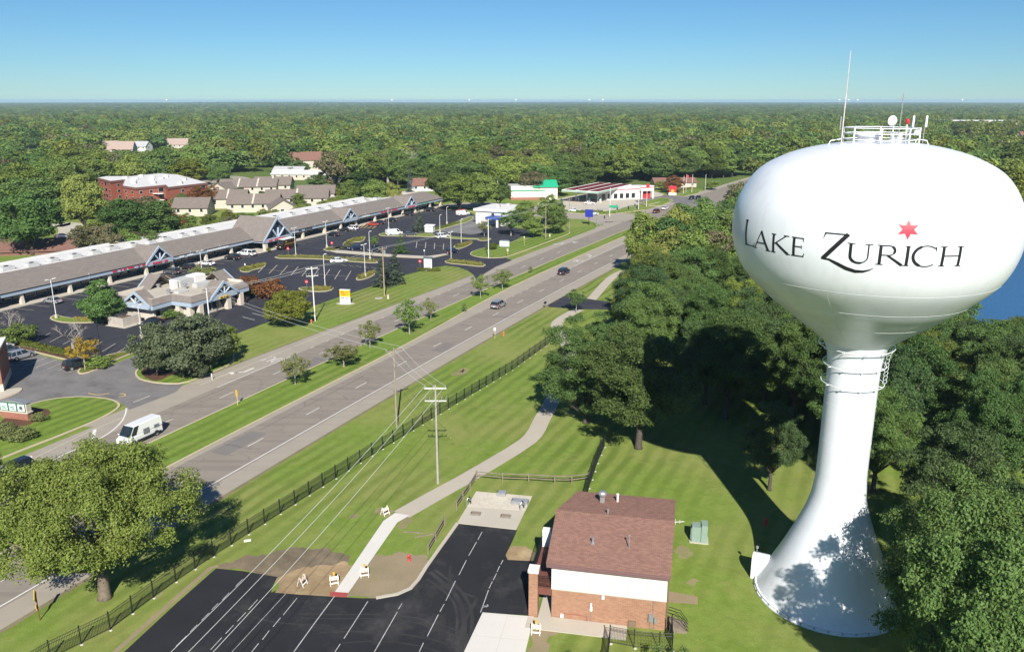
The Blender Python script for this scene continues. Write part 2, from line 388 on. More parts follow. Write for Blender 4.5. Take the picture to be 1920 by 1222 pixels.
# median with kerbs
Ys = [25+i*4.4 for i in range(61)]
medp = [RD(Y, -12.5) for Y in Ys] + [RD(Y, med_r(Y)) for Y in Ys[::-1]]
mo = struct(MB().prism(medp, 0, .13, False).build('median', M_curb))
mi = [RD(Y, -12.2) for Y in Ys[:-1]] + [RD(Y, med_r(Y)-.28) for Y in Ys[:-1][::-1]]
surface('median_grass', mi, .137, M_verge)
road_ribbon('verge_soil', 6.7, 7.25, 25, 215, .0035, M_dry0)
road_ribbon('verge_soil', lambda Y: gr_l(Y)-.45, lambda Y: gr_l(Y)+.05, 128, 205, .0035, M_dry0)
# lane paint, each stroke a piece of its road
def dash(Y, off, ln, wd=.13, parent=rd_n, mat=M_paint):
    pts = [RD(Y+(ln*math.cos(RH(Y)))*t, off) for t in (0,.5,1)]
    return strip('lane_dash', pts, wd, .022, mat, parent)
cy = 12.19*math.cos(R(24.5)); 
for k in range(-6, 24): dash(99.7-1.4+k*cy*1.005, 0, 3.05, parent=rd_n)
for k in range(-6, 13): dash(106.5-1.4+k*cy*1.0, -16.15, 3.05, parent=rd_s)
for k in range(14): dash(138+k*4.2, -19.92, .9, parent=rd_s)
for k in range(14): dash(168+k*3.6, -3.62, .9, .11, rd_n)
road_ribbon('edge_line', 3.52, 3.68, 25, 300, .022, M_paint, parent=rd_n)
road_ribbon('edge_line', -23.22, -23.08, 122, 178, .022, M_paintold, parent=rd_s)
road_ribbon('edge_line', -19.98, -19.84, 121, 137, .022, M_paint, parent=rd_s)
road_ribbon('edge_line', -4.0, -3.86, 218, 262, .022, M_paint, parent=rd_n)
def px_line(px, wd, mat, parent, z=.022, sm=2): return strip('painted_line', smooth_poly(GP(px), sm, False), wd, z, mat, parent)
px_line([(358,720),(385,715),(407,708),(430,699)], .12, M_paintold, rd_s)
px_line([(237,765),(236,775),(228,792),(205,812),(180,826),(120,851),(60,884)], .22, M_paint, rd_s)
px_line([(55,863),(170,807),(232,782)], .12, M_paintold, rd_s)
px_line([(56,855),(59,874)], .5, M_paint, rd_s, sm=0); px_line([(178,805),(173,828)], .45, M_paint, rd_s, sm=0)
M_patch = pave_mat('patch_asphalt', (.185,.172,.158), .08, .06)
M_seal = plain('crack_sealant', (.06,.058,.056), .8, .2, 2)
rc = random.Random(8)
for k in range(26):
    Yc = rc.uniform(62, 250); side = rc.random() < .5; o0, o1 = ((-3.4,3.4) if side else (-19.5,-12.8)); par = rd_n if side else rd_s
    if k % 3: pts = [RD(Yc+rc.uniform(-.25,.25)+(t*(o1-o0))*-.25, o0+(o1-o0)*t) for t in (0,.2,.4,.6,.8,1)][:rc.randint(3,6)]
    else: oo = rc.uniform(o0, o1); pts = [RD(Yc+t*rc.uniform(6,9), oo+rc.uniform(-.12,.12)) for t in range(4)]
    strip('crack_seal', pts, rc.uniform(.04,.08), .0192, M_seal, par)
for Yc, off, ln, wd in ((96,-1.8,7,2.6),(140,1.9,5,2.2),(128,-14.3,8,2.4)): strip('asphalt_patch', [RD(Yc, off), RD(Yc+ln, off)], wd, .0185, M_patch, rd_n if off > -10 else rd_s)
# turn arrows and lane lettering
def arrow(u, v, hd, turn, parent, s=1.0):
    mb = MB(); t = turn
    mb.face([(-.1,-1.3,0),(.1,-1.3,0),(.1,.3,0),(-.1,.3,0)]); mb.face([(-.1,.3,0),(.1,.3,0),(t*.7,.9,0),(t*.55,1.05,0)])
    mb.face([(t*.35,.55,0),(t*1.2,1.1,0),(t*.5,1.5,0)])
    o = mb.build('turn_arrow', M_paint, parent); p = G(u, v); o.location = (p[0], p[1], .0225); o.rotation_euler = (0,0,-hd); o.scale = (s*1.3, s, 1)
for u, v, hd, t, par in [(461,696,R(24)+math.pi,1,rd_s),(1058,492,R(26),-1,rd_n),(1108,480,R(26),-1,rd_n),(1053,457,R(26)+math.pi,1,rd_s)]: arrow(u, v, hd, t, par, 1.5)
def only(u, v, hd, parent):                     # the word ONLY, read along the lane
    p = G(u, v); root = parent; s = 1.9
    strokes = {'O': [[(0,0),(0,1),(.6,1),(.6,0),(0,0)]], 'N': [[(0,0),(0,1)],[(0,1),(.6,0)],[(.6,0),(.6,1)]], 'L': [[(0,1),(0,0),(.6,0)]], 'Y': [[(0,1),(.3,.5),(.6,1)],[(.3,.5),(.3,0)]]}
    for i, ch in enumerate('ONLY'):
        mb = MB()
        for st in strokes[ch]:
            for a, b in zip(st[:-1], st[1:]):
                d = (Vector(b)-Vector(a)).normalized(); q = Vector((-d.y,d.x))*.06
                A, B = Vector(a)-d*.05, Vector(b)+d*.05
                mb.face([(x[0]+i*.85-1.5, x[1]*2.2-1.1, 0) for x in (A-q, B-q, B+q, A+q)])
        o = mb.build('lane_letter', M_paint, root); o.location = (p[0], p[1], .0225+i*.0002); o.rotation_euler = (0,0,-hd)
        o.scale = (.85, 1.15, 1)
only(510, 674, R(24)+math.pi, rd_s); only(1084, 489, R(26), rd_n); only(1075, 454, R(26)+math.pi, rd_s)

# far crossroads and the petrol station forecourt
surface('cross_street', GP([(800,389),(850,381),(910,379),(960,383),(1005,388),(1060,393),(1120,397),(1200,402),(1190,420),(1150,432),(1122,420),(1095,411),(1040,410),(990,404),(950,396),(900,391),(855,392),(828,391)]), .006, M_shoulder)
surface('forecourt', GP([(1008,381),(1068,368),(1130,358),(1215,356),(1245,364),(1225,380),(1180,386),(1140,399),(1110,401),(1060,397),(1010,391)]), .004, M_conc)
surface('forecourt_lane', GP([(1190,376),(1250,366),(1330,372),(1310,384),(1270,381),(1235,377),(1200,384)]), .018, M_greylot)
for nm, px in [('verge_island', [(1198,381),(1240,371),(1262,374),(1215,384)]), ('verge_island', [(1216,386),(1250,375),(1262,377),(1240,386)]),
               ('verge_island', [(1043,393),(1060,399),(1120,403),(1148,402),(1209,394),(1175,392),(1128,397)]), ('verge_island', [(1270,367),(1290,359),(1315,358),(1310,363),(1280,369)])]:
    pl = GP(px); struct(MB().prism(pl, 0, .14, False).build(nm, M_curb)); surface('verge_grass', inset(pl, .3), .147, M_verge)
# shopping centre car park
mall_front = [ML(s, -2.2) for s in range(-150, 88, 17)]
lot = mall_front + [ML(88,-2.2)] + GP([(846,391),(862,396),(880,398),(897,408),(903,418),(1000,432),(985,440),(962,452),(930,469),(940,478),(957,480)]) + \
      GP([(948,484),(928,493),(908,504),(888,515)]) + GP([(878,508),(860,501),(836,498),(815,501),(785,509),(757,516),(702,535),(635,557),(592,572),(502,604),(447,624),(380,645),(262,655),(215,667),(130,664),(10,640),(-90,622)])
surface('car_park', lot, .009, M_lotdark)
# entry from the road to the car park
surface('car_park_entry', GP([(884,511),(905,498),(925,490),(946,483),(960,488),(930,500),(900,518),(893,524)]), .0125, M_lotdark)
surface('bank_drive', GP([(800,432),(845,419),(878,405),(900,404),(905,437),(885,440),(850,436)]), .013, M_greylot)
surface('worn_car_park', GP([(-90,640),(0,652),(70,664),(135,682),(165,695),(200,688),(262,664),(268,670),(258,690),(254,703),(262,713),(300,720),(344,720),(330,735),(285,752),(243,768),(228,755),(205,746),(150,743),(90,750),(52,762),(-20,778),(-90,790)]), .0115, M_greylot)
def island(px, fill, name='planting_island', wd=.28, sm=2, h=.14, fillname='island_grass'):
    pl = smooth_poly(GP(px), sm); o = struct(MB().prism(pl, 0, h, False).build(name, M_curb))
    return surface(fillname, inset(pl, wd), h+.006, fill)
M_bed = grass_mat('bed_grass', (.1,.13,.025), (.16,.18,.04), (.2,.17,.06), 0, 0, .55)
island([(92,596),(104,590),(125,596),(160,598),(205,592),(222,587),(228,592),(212,600),(170,606),(120,606),(98,601)], M_lawn, sm=1)
island([(513,482),(540,478),(600,481),(680,487),(705,489),(710,494),(672,492),(600,486),(545,485),(520,485)], M_bed, sm=1)
island([(448,506),(455,500),(472,499),(488,494),(500,495),(496,502),(476,506),(466,511),(452,510)], M_bed, sm=1)
island([(666,524),(672,518),(692,510),(705,509),(702,517),(688,523),(672,526)], M_bed, sm=1)
island([(560,539),(600,538),(628,539),(620,546),(590,548),(560,544)], M_bed, sm=1)
island([(606,468),(616,463),(640,466),(642,463),(632,470),(612,471)], M_bed, sm=0)
island([(640,459),(655,448),(680,444),(686,446),(680,454),(660,454),(650,462)], M_bed, sm=1)
island([(614,470),(640,470),(740,478),(802,481),(836,476),(842,477),(806,485),(735,482),(630,474)], M_conc, sm=0, name='traffic_divider', fillname='divider_paving')
island([(852,460),(862,458),(882,453),(887,456),(874,463),(862,467),(850,466)], M_bed, sm=1)
island([(832,490),(845,488),(880,492),(913,496),(905,501),(870,497),(838,494)], M_bed, sm=1)
island([(880,476),(888,470),(918,463),(955,455),(985,449),(1060,432),(1075,437),(1012,460),(960,479),(945,484),(905,484),(885,480)], M_verge, name='lawn_peninsula', fillname='lawn_peninsula_grass')
island([(893,450),(905,446),(922,447),(918,451),(902,452)], M_bed, sm=1)
island([(708,440),(722,436),(742,438),(765,440),(800,437),(815,440),(870,446),(900,447),(905,449),(870,449),(805,444),(740,443),(715,443)], M_verge, sm=1)
island([(800,433),(830,425),(868,413),(886,405),(888,409),(880,416),(850,424),(815,434),(805,437)], M_verge, sm=1)
island([(828,389),(860,389),(905,393),(930,398),(900,399),(870,396),(840,394)], M_verge, sm=1)
# corner beds by the worn car park
island([(252,703),(255,694),(272,682),(300,672),(400,640),(447,627),(470,628),(560,600),(700,556),(760,535),(800,523),(884,517),(878,508),(860,501),(836,498),(815,501),(785,509),(757,517),(702,537),(635,559),(592,574),(502,606),(447,627),(380,652),(300,671),(268,684)][:6]+[(440,660),(440,681),(387,704),(345,720),(300,720),(262,713)], M_verge, sm=1, name='corner_bed', fillname='corner_bed_grass')
surface('mulch_bed', smooth_poly(GP([(262,700),(272,688),(300,676),(350,672),(400,682),(398,694),(370,699),(345,698),(318,705),(300,716),(278,713)]), 2), .153, M_mulch)
island([(143,700),(158,702),(190,690),(225,672),(262,657),(280,651),(262,655),(215,662),(170,676),(150,690)], M_bed, sm=1, name='corner_bed', fillname='corner_bed_grass')
island([(-60,628),(10,642),(70,655),(138,668),(186,668),(200,672),(135,678),(70,662),(5,649),(-60,640)], M_mulch, sm=0, name='hedge_bed', fillname='hedge_bed_mulch')
island([(-60,800),(15,772),(60,757),(95,748),(150,743),(205,747),(228,757),(222,768),(190,786),(120,815),(60,838),(0,862),(-60,885)], M_verge, name='sign_lawn', fillname='sign_lawn_grass', wd=.35)
surface('mulch_bed', smooth_poly(GP([(0,790),(40,770),(85,766),(98,774),(85,784),(50,800),(10,812),(-20,815)]), 2), .153, M_mulch)
island([(-60,735),(0,733),(38,727),(44,731),(30,740),(-10,752),(-60,765)], M_conc, name='pavement', fillname='pavement_slab')
# stall markings of the shopping centre
lm = struct(MB().sheet([ML(-150,-2.5),ML(87,-2.5),ML(87,-2.38),ML(-150,-2.38)], .0135).build('kerb_line', M_paintold))
for i in range(62):
    s = -140+i*3.55
    if -36 < s < -16: continue
    strip('stall_line', [ML(s, -2.6), ML(s+.4, -7.9)], .12, .0155, M_paintold, lm)
def stall(px, wd=.13, mat=M_paintold): strip('stall_line', GP(px), wd, .0155, mat, lm)
for k in range(9):
    t = k/8; u0, v0, u1, v1 = 484+t*164, 511+t*14, 500+t*158, 495+t*13; stall([(u0, v0), (u1, v1)], .16)
stall([(500,505),(560,512),(650,518)], .1)
for k in range(4):
    t = k/3; stall([(780+t*51, 465+t*3), (782+t*50, 453+t*4)], .16)
stall([(782,459),(845,462)], .1)
for k in range(7): stall([(650+k*14, 499+k*1.2),(640+k*14, 497+k*1.2-1)], .1)
for u, v in [(670,421),(676,421.5),(682,422),(690,422.5),(698,423)]: stall([(u, v+6),(u+9, v)], .25, M_yellowp)
for u, v in [(310,517),(305,520),(299,523)]: stall([(u, v),(u+12, v+6)], .25, M_yellowp)
for k in range(9): stall([(20+k*24.5, 640+k*3.6-12+k*.8),(45+k*24.5, 630+k*3.2-14+k*.8)], .12)
for k in range(3): stall([(455+k*18, 594-k*7),(478+k*18, 600-k*7)], .12, M_paint)
for k in range(5): stall([(46+k*21, 686+k*3),(88+k*23, 670+k*2)], .11)
px_line([(165,737),(185,741),(205,737)], .2, M_yellowp, rd_s, .018); px_line([(222,744),(236,742),(234,738),(224,738)], .2, M_yellowp, rd_s, .018)
px_line([(250,754),(281,742)], .2, M_paintold, rd_s, .018, 0)
# foreground car park
nl = GP([(120,1330),(232,1222),(330,1131),(405,1065),(455,1070),(520,1081),(513,1095),(508,1110),(560,1114),(625,1118),(680,1121),(705,1121),(745,1114),(770,1103),(785,1086),(800,1062),(830,1020),(858,981),(970,993),(962,1012),(948,1040),(952,1049),(1012,1052),(1003,1154),(905,1148),(870,1222),(830,1330)])
nlot = surface('new_car_park', nl, .014, M_newlot)
def nline(px, wd=.075): strip('stall_line', GP(px), wd, .044, M_lotpaint, nlot)
for px in [[(455,1086),(442,1099)],[(430,1111),(417,1125)],[(409,1131),(397,1143)],[(392,1149),(378,1163)],[(370,1171),(357,1184)],[(350,1192),(330,1212)],
           [(483,1124),(466,1143)],[(461,1148),(445,1165)],[(438,1172),(423,1188)],[(416,1195),(395,1218)],
           [(557,1121),(531,1153)],[(526,1158),(512,1175)],[(505,1182),(492,1199)],[(485,1206),(472,1222)],
           [(690,1127),(645,1197)],[(638,1207),(628,1222)],[(754,1131),(747,1142)],[(745,1147),(702,1222)],
           [(904,997),(896,1012)],[(893.6,1016),(878.7,1042)],[(874.5,1050),(860.5,1078)],[(854,1089),(836,1126)],[(833,1132),(824.6,1147)],[(822,1152),(801,1193)],[(794,1205),(786,1222)],
           [(943,1050),(939,1058)],[(937,1061),(932,1072)],[(931,1075),(925,1087)],[(923,1090),(917,1103)],[(916,1106),(901,1148)]]: nline(px)
nline([(627,1118),(590,1168),(551,1222)], .09); nline([(536,1113),(435,1222)], .05)
for px in [[(905,1134),(909,1137),(906,1139),(912,1135)],[(911,1138),(915,1136),(914,1133)]]: nline(px, .09)
M_dust = pave_mat('dusty_asphalt', (.042,.041,.042), .3, .2, stain=(.024,.024,.027), stain_amt=.9, stain_scale=.8)
for px, wd in [([(560,1150),(640,1152),(720,1150),(800,1160),(880,1190)],.16),([(565,1158),(640,1160),(720,1158),(795,1168),(870,1198)],.12),([(600,1185),(680,1183),(760,1188),(840,1205),(900,1240)],.18),([(640,1205),(720,1200),(800,1212),(870,1240)],.16),([(806,1072),(830,1092),(852,1110),(868,1140),(872,1180),(862,1222)],.45),([(815,1068),(845,1090),(866,1108),(884,1138),(886,1175),(876,1222)],.3),([(800,1085),(830,1105),(850,1125),(858,1150),(856,1190)],.25),([(845,1060),(842,1085),(856,1104),(875,1114),(893,1120)],.2),([(895,1120),(885,1140),(870,1165),(860,1200)],.3),([(440,1140),(480,1160),(540,1170),(620,1172)],.15)]:
    strip('tyre_mark', smooth_poly(GP(px), 2, False), wd, .016+.0022*(nm_ := globals().get('nm_', 0)+1), M_dust)
strip('asphalt_edge', GP([(215,1222),(322,1128),(395,1064),(408,1060)]), .5, .006, M_dirt2)
struct(MB().prism(GP([(905,1148),(1001,1156),(985,1222),(960,1330),(820,1330),(870,1222)]), 0, .05, False).build('concrete_apron', M_newconc))
for px in [[(905,1149),(998,1158)],[(886,1190),(993,1200)],[(952,1152),(930,1222)]]: strip('slab_joint', GP(px, .05), .03, .0535, M_conc)
M_dry = pave_mat('dry_grass', (.25,.22,.11), .2, .2, stain=(.16,.19,.06), stain_amt=.9, stain_scale=1.2)
# soil left by the works
surface('soil_patch', rough_poly(GP([(410,1066),(440,1050),(500,1040),(560,1026),(612,1026),(655,1040),(648,1060),(600,1070),(520,1084)]), .7, 104), .005, M_dirtdk)
surface('soil_patch', rough_poly(GP([(505,1112),(522,1082),(570,1062),(630,1056),(662,1060),(628,1120),(560,1116)]), .7, 82), .0065, M_dirt)
surface('soil_patch', rough_poly(GP([(640,1122),(690,1042),(740,1036),(800,1040),(806,1056),(790,1084),(765,1108),(700,1124)]), .7, 93), .0065, M_dirt2)
surface('soil_patch', rough_poly(GP([(950,1052),(945,1040),(958,1024),(985,1022),(1004,1035),(1006,1054)]), .7, 73), .0045, M_dirt)
surface('soil_patch', rough_poly(GP([(988,1222),(1000,1178),(1020,1172),(1052,1180),(1030,1206),(1020,1240)]), .7, 76), .0045, M_dirt2)
for px in [[(700,962),(716,950),(738,958),(722,972)],[(745,985),(768,968),(775,975),(752,992)],[(655,968),(668,962),(672,970),(660,974)],[(1280,1092),(1300,1083),(1318,1090),(1300,1102)],[(845,700),(870,690),(880,696),(860,704)],[(855,694),(872,689),(880,693),(868,699)],[(290,1118),(302,1108),(306,1114),(296,1124)],[(1262,1032),(1290,1024),(1300,1036),(1275,1046)]]:
    surface('worn_patch', rough_poly(GP(px), .5, len(px)+int(px[0][0])), .0042, M_dry)
strip('kerb', GP([(705,1121),(745,1114),(770,1103),(785,1086),(800,1062),(830,1020),(858,981)]), .35, 0, M_conc, h=.1)
# footpath: new pour, warning pad, old path into the trees
surface('new_footpath', GP([(653,1111),(745,979),(768,966),(741,961),(719,976),(628,1109)]), .016, M_newconc)
struct(MB().prism(GP([(620,1109),(653,1111),(649,1119),(618,1117)]), 0, .03).build('warning_pad', plain('red_pad', (.33,.06,.055), .8, .1)))
pp = smooth_poly(GP([(753,964),(822,925),(888,889),(985,831),(1004,812),(1016,786),(1030,762),(1052,715),(1066,672),(1068,652),(1042,612),(1047,601),(1072,586),(1086,580)]), 1, False)
strip('footpath', pp, 2.35, .008, M_path)
strip('footpath', smooth_poly(GP([(1108,562),(1120,549),(1136,530),(1152,516),(1170,508)]), 2, False), 2.3, .008, M_path)
dw = surface('driveway', smooth_poly(GP([(1022,575),(1042,564),(1062,553),(1100,560),(1150,567),(1200,572),(1200,586),(1142,580),(1090,580),(1050,577)]), 1), .015, M_lotdark)
# vault pad beside the car park
struct(MB().prism(GP([(893,922),(998,931),(985,958),(876,950)]), 0, .10, False).build('gravel_pad', M_gravel))
struct(MB().prism(GP([(876,950),(985,958),(968,993),(857,981)]), 0, .085, False).build('concrete_pad', M_conc))
# walkway by the brick house
BA = Vector((3.436, 61.935)); BROT = math.atan2(-1.9058, 9.5551); BD = Vector((math.cos(BROT), math.sin(BROT))); BN = Vector((-BD.y, BD.x))
def BL(x, y): p = BA + BD*x + BN*y; return (p.x, p.y)
struct(MB().prism([BL(-2.0,-2.0),BL(6.6,-1.95),BL(6.6,-.05),BL(-.05,-.05),BL(-.05,8),BL(-1.15,8),BL(-1.15,-.4),BL(-2.0,-.4)], 0, .07, False).build('walkway', M_conc))
# lakes
def water_mat():
    m, nt, b = new_mat('lake_water'); b.inputs['Base Color'].default_value = (.03,.105,.23,1); b.inputs['Roughness'].default_value = .22
    bp = nt.nodes.new('ShaderNodeBump'); bp.inputs['Strength'].default_value = .5; bp.inputs['Distance'].default_value = .1
    n = noise(nt, .8, 4, .6, objco(nt)); nt.links.new(n.outputs[0], bp.inputs['Height']); nt.links.new(bp.outputs[0], b.inputs['Normal']); return m
M_water = water_mat()
surface('lake', smooth_poly([(88,150),(110,136),(150,128),(240,118),(330,140),(380,250),(300,330),(215,318),(150,282),(108,235),(86,190)], 2), .02, M_water)
surface('lake', smooth_poly(GP([(-140,452),(-60,440),(0,436),(9,441),(8,452),(-4,462),(-70,470),(-140,470)]), 2), .02, M_water)
# roads and drives among the houses behind the shops
for px, wd, mt in [([(380,350),(400,333),(440,330),(470,341),(500,350)],9,M_shoulder),([(90,400),(120,388),(170,372),(183,366)],6,M_conc),([(605,371),(660,358),(690,352)],5,M_shoulder),
                   ([(95,425),(125,418),(140,430),(130,445),(90,470)],9,M_conc),([(1130,352),(1200,346),(1300,350)],5,M_shoulder)]:
    strip('back_road', smooth_poly(GP(px), 2, False), wd, .006, mt)
surface('apartment_car_park', GP([(125,386),(182,370),(215,372),(205,392),(150,396)]), .008, M_lotdark)
# ================================================================== water tower
TX, TY = 28.94, 65.62
tw = thing('water_tower', 'tall white water tower with LAKE ZURICH lettering and red star', 'water tower', (TX, TY, 0))
def catmull(pts, n=8):
    P = [Vector(p) for p in pts]; P = [P[0]*2-P[1]] + P + [P[-1]*2-P[-2]]; out = []
    for i in range(1, len(P)-2):
        for k in range(n):
            t = k/n; a, b, c, d = P[i-1], P[i], P[i+1], P[i+2]
            out.append(tuple(.5*((2*b)+(c-a)*t+(2*a-5*b+4*c-d)*t*t+(3*b-a-3*c+d)*t**3)))
    return out + [tuple(P[-2])]
tank_ctrl = [(2.62,24.0),(3.88,25.0),(5.2,26),(6.5,27),(7.75,28),(9.68,30),(10.58,32),(10.78,34),(10.35,36),(9.05,38),(7.1,39.2),(5,39.88),(2.5,40.3),(.02,40.42)]
tank_prof = catmull(tank_ctrl, 8)
TZ = [p[1] for p in tank_prof]; TR = [p[0] for p in tank_prof]
def tank_r(z): return float(np.interp(z, TZ, TR))
def enamel():
    m, nt, b = new_mat('tower_enamel'); L = nt.links; b.inputs['Roughness'].default_value = .3; b.inputs['Specular IOR Level'].default_value = .5
    oc = objco(nt); n = noise(nt, .7, 4, .55, oc); n2 = noise(nt, 1, 4, .6, None)
    mp = nt.nodes.new('ShaderNodeMapping'); mp.inputs['Scale'].default_value = (1.6, 1.6, .12); L.new(oc, mp.inputs[0]); L.new(mp.outputs[0], n2.inputs['Vector'])
    c = mixc(nt, (.745,.77,.80), (.71,.735,.765), maprange(nt, n.outputs[0], .35, .7)); c = mixc(nt, c, (.63,.645,.65), maprange(nt, n2.outputs[0], .52, .78, 0, .6))
    L.new(c, b.inputs['Base Color']); return m
M_tower = enamel()
MB().lathe(tank_prof, 128, cap=False).build('tank', M_tower, tw, True)
sp = catmull([(6.3,.3),(5.62,1.5),(4.42,4),(3.17,7),(2.42,9.3),(2.16,11.2),(2.1,12.6),(2.09,15),(2.09,19),(2.12,21.5),(2.28,23),(2.64,24.03)], 8)
shaft = MB().lathe(sp, 96, cap=False).build('shaft', M_tower, tw, True)
MB().lathe([(6.36,-.1),(6.5,-.1),(6.5,.12),(6.41,.16),(6.41,.34),(6.22,.34)], 96, cap=False).build('base_ring', M_steelwhite, tw)
BOLT = MB().lathe([(.05,.12),(.05,.32),(.02,.34)], 6).mesh('anchor_bolt', M_galv)
for k in range(36): a = 2*math.pi*k/36; put('anchor_bolt', BOLT, tw, (6.45*math.cos(a), 6.45*math.sin(a), 0))
for z in (26.3, 28.2, 30.08): MB().ring(tank_r(z)+.004, z, .009, 128, 5).build('weld_seam', M_tower, tw, True)
for z in (9.3, 15.2, 18.6): MB().ring(float(np.interp(z, [p[1] for p in sp], [p[0] for p in sp]))+.002, z, .012, 96, 4).build('weld_seam', M_tower, tw, True)
for z, r in ((23.75, 3.0), (22.1, 2.5), (20.5, 2.52)):
    rg = MB().ring(r, z, .035, 72, 6).build('ring_rail', M_steelwhite, tw, True); mb = MB()
    rs = float(np.interp(z, [p[1] for p in sp], [p[0] for p in sp]))
    for k in range(10):
        a = 2*math.pi*k/10+.2; c, s = math.cos(a), math.sin(a)
        MB().tube([(r*c,r*s,z),(r*c*.97,r*s*.97,z-.2),(rs*c,rs*s,z-.22)], .035, 5).build('rail_bracket', M_steelwhite, rg)
for k in range(9):
    cab = MB(); z = 20.7+k*.36; rr = 2.5+max(0, (z-22.6))*.35; a = R(18)
    cab.ring(.24, 0, .035, 14, 5)
    b = len(cab.v)-14*5
    for i in range(b, len(cab.v)):
        x, y, zz = cab.v[i]; cab.v[i] = (rr*math.cos(a)+x*.5+zz*.3, rr*math.sin(a)-1.6+y, z+x*.75)
    cab.build('cable_loop', M_steelwhite, tw, True)
for a in (-38, 12, 58):                                    # upright plate seams of the lower bowl
    z_ = [24.2+k*.5 for k in range(13)]; MB().tube([((tank_r(z)+.003)*math.sin(R(a)), -(tank_r(z)+.003)*math.cos(R(a)), z) for z in z_], .008, 4).build('plate_seam', M_tower, tw)
# door hood at the foot
hood = MB(); ang = R(154); c, s = math.cos(ang), math.sin(ang)
arc = [(math.cos(t)*.7, math.sin(t)*.7) for t in [math.pi*k/8 for k in range(9)]]
prof = [(.7,0)] + [(x, 1.7+y) for x, y in arc] + [(-.7,0)]; n = len(prof)
def hp(r, x, z): return (r*c - x*s, r*s + x*c, z)
hood.add([hp(6.8, x, z) for x, z in prof]+[hp(4.5, x, z) for x, z in prof], [tuple(range(n))]+[(i, n+i, n+i+1, i+1) for i in range(n-1)])
hd = hood.build('door_hood', M_tower, tw)
MB().add([hp(6.82,-.5,.05),hp(6.82,.5,.05),hp(6.82,.5,2.0),hp(6.82,-.5,2.0)], [(0,1,2,3)]).build('door', M_galv, tw)
lp = hp(6.5, 0, 2.3); MB().tube([lp,(lp[0],lp[1],2.9)], .04).lathe([(.02,2.85),(.14,2.9),(.14,3.08),(.02,3.12)], 10, lp[0], lp[1]).build('door_lamp', M_galv, tw)
# lettering laid on the curve of the tank
M_ink = plain('black_lettering', (.012,.012,.015), .5, .1); M_star = plain('red_star_paint', (.62,.035,.06), .4, .05)
KA = 10.7*math.pi/180
def wrap(x, z, off=.02):
    a = R(x/KA); r = tank_r(z)+off; return (r*math.sin(a), -r*math.cos(a), z)
def stroke(mb, pts, wd):
    """ribbon of varying width along pts (x = arc metres, z = height), subdivided to follow the tank"""
    P = [Vector(p) for p in pts]; W = wd if isinstance(wd, (list, tuple)) else [wd]*len(P); Q = []; V = []
    for i in range(len(P)-1):
        n = max(1, int((P[i+1]-P[i]).length/.16)); 
        for k in range(n): t = k/n; Q.append(P[i].lerp(P[i+1], t)); V.append(W[i]*(1-t)+W[i+1]*t)
    Q.append(P[-1]); V.append(W[-1]); L = []; n = len(Q)
    for i, q in enumerate(Q):
        d = (Q[min(i+1,n-1)]-Q[max(i-1,0)]).normalized(); nn = Vector((-d.y, d.x))*V[i]/2
        L += [wrap(*(q+nn)), wrap(*(q-nn))]
    mb.add(L, [(2*i, 2*i+1, 2*i+3, 2*i+2) for i in range(n-1)])
def letter(a0, a1, z0, z1, strokes, k=1.0):
    mb = MB(); x0, x1 = a0*KA, a1*KA
    for pts, wd in strokes:
        w2 = [q*k for q in wd] if isinstance(wd, (list, tuple)) else wd*k
        stroke(mb, [(x0+(x1-x0)*p[0], z0+(z1-z0)*p[1]) for p in pts], w2)
    return mb.build('letter', M_ink, tw)
T, t = .2, .085
def stem(x, s=.11, w=T): return [([(x,0),(x,1)], w), ([(x-s,.02),(x+s,.02)], .07), ([(x-s,.98),(x+s,.98)], .07)]
def arcp(cx, cz, rx, rz, a0, a1, n=14): return [(cx+rx*math.cos(R(a0+(a1-a0)*i/n)), cz+rz*math.sin(R(a0+(a1-a0)*i/n))) for i in range(n+1)]
Z0, Z1, ZB = 32.53, 33.93, 34.53
letter(-80.2,-72.2,Z0,ZB, stem(.17,.15,.24)+[([(.17,.03),(.95,.03)], t),([(.93,.0),(1,.18)], [.12,.05])])
letter(-72.2,-62.6,Z0,Z1, [([(.06,.02),(.47,1)], t),([(.45,1.02),(.9,.02)], T),([(.22,.36),(.74,.36)], t),([(-.04,.02),(.18,.02)], .07),([(.76,.02),(1.03,.02)], .07)])
letter(-62.2,-53.2,Z0,Z1, stem(.16,.13)+[([(.18,.45),(.84,.98)], t),([(.3,.55),(.95,.02)], [T*.8,T]),([(.7,.98),(.98,.98)], .07),([(.86,.02),(1.06,.02)], .07)])
letter(-52.4,-47.0,Z0,Z1, stem(.24,.2)+[([(.24,.97),(.95,.97)], t),([(.24,.52),(.85,.52)], t),([(.24,.03),(1,.03)], t),([(.93,1.0),(.97,.8)], [.1,.04]),([(.97,.0),(1.06,.22)], [.1,.04]),([(.85,.42),(.85,.62)], .05)])
letter(-39.9,-30.2,Z0+.03,ZB, [([(.1,.97),(.97,.97)], .1),([(.93,.99),(.06,.04)], .3),([(.1,1.0),(.03,.78)], [.12,.04]),
    ([(0,.04),(.3,.03),(.62,-.1),(.95,-.24),(1.3,-.325),(1.58,-.31),(1.8,-.24),(1.95,-.15)], [.09,.16,.24,.27,.24,.17,.1,.03])])
letter(-31.0,-22.0,Z0,Z1, [([(.16,1),(.16,.36)], T),(arcp(.5,.36,.34,.34,180,360), [T]*5+[.16]*4+[t]*6),([(.84,.36),(.84,1)], t*1.1),([(.02,.98),(.32,.98)], .07),([(.7,.98),(1,.98)], .07)])
letter(-20.8,-11.2,Z0,Z1, stem(.15,.13)+[([(.15,.97),(.45,.97)]+arcp(.45,.735,.2,.235,90,-90)+[(.15,.5)], [t]*5+[.17]*7+[t]*6),([(.4,.5),(.95,.02)], [T*.7,T]),([(.88,.02),(1.05,.02)], .07)])
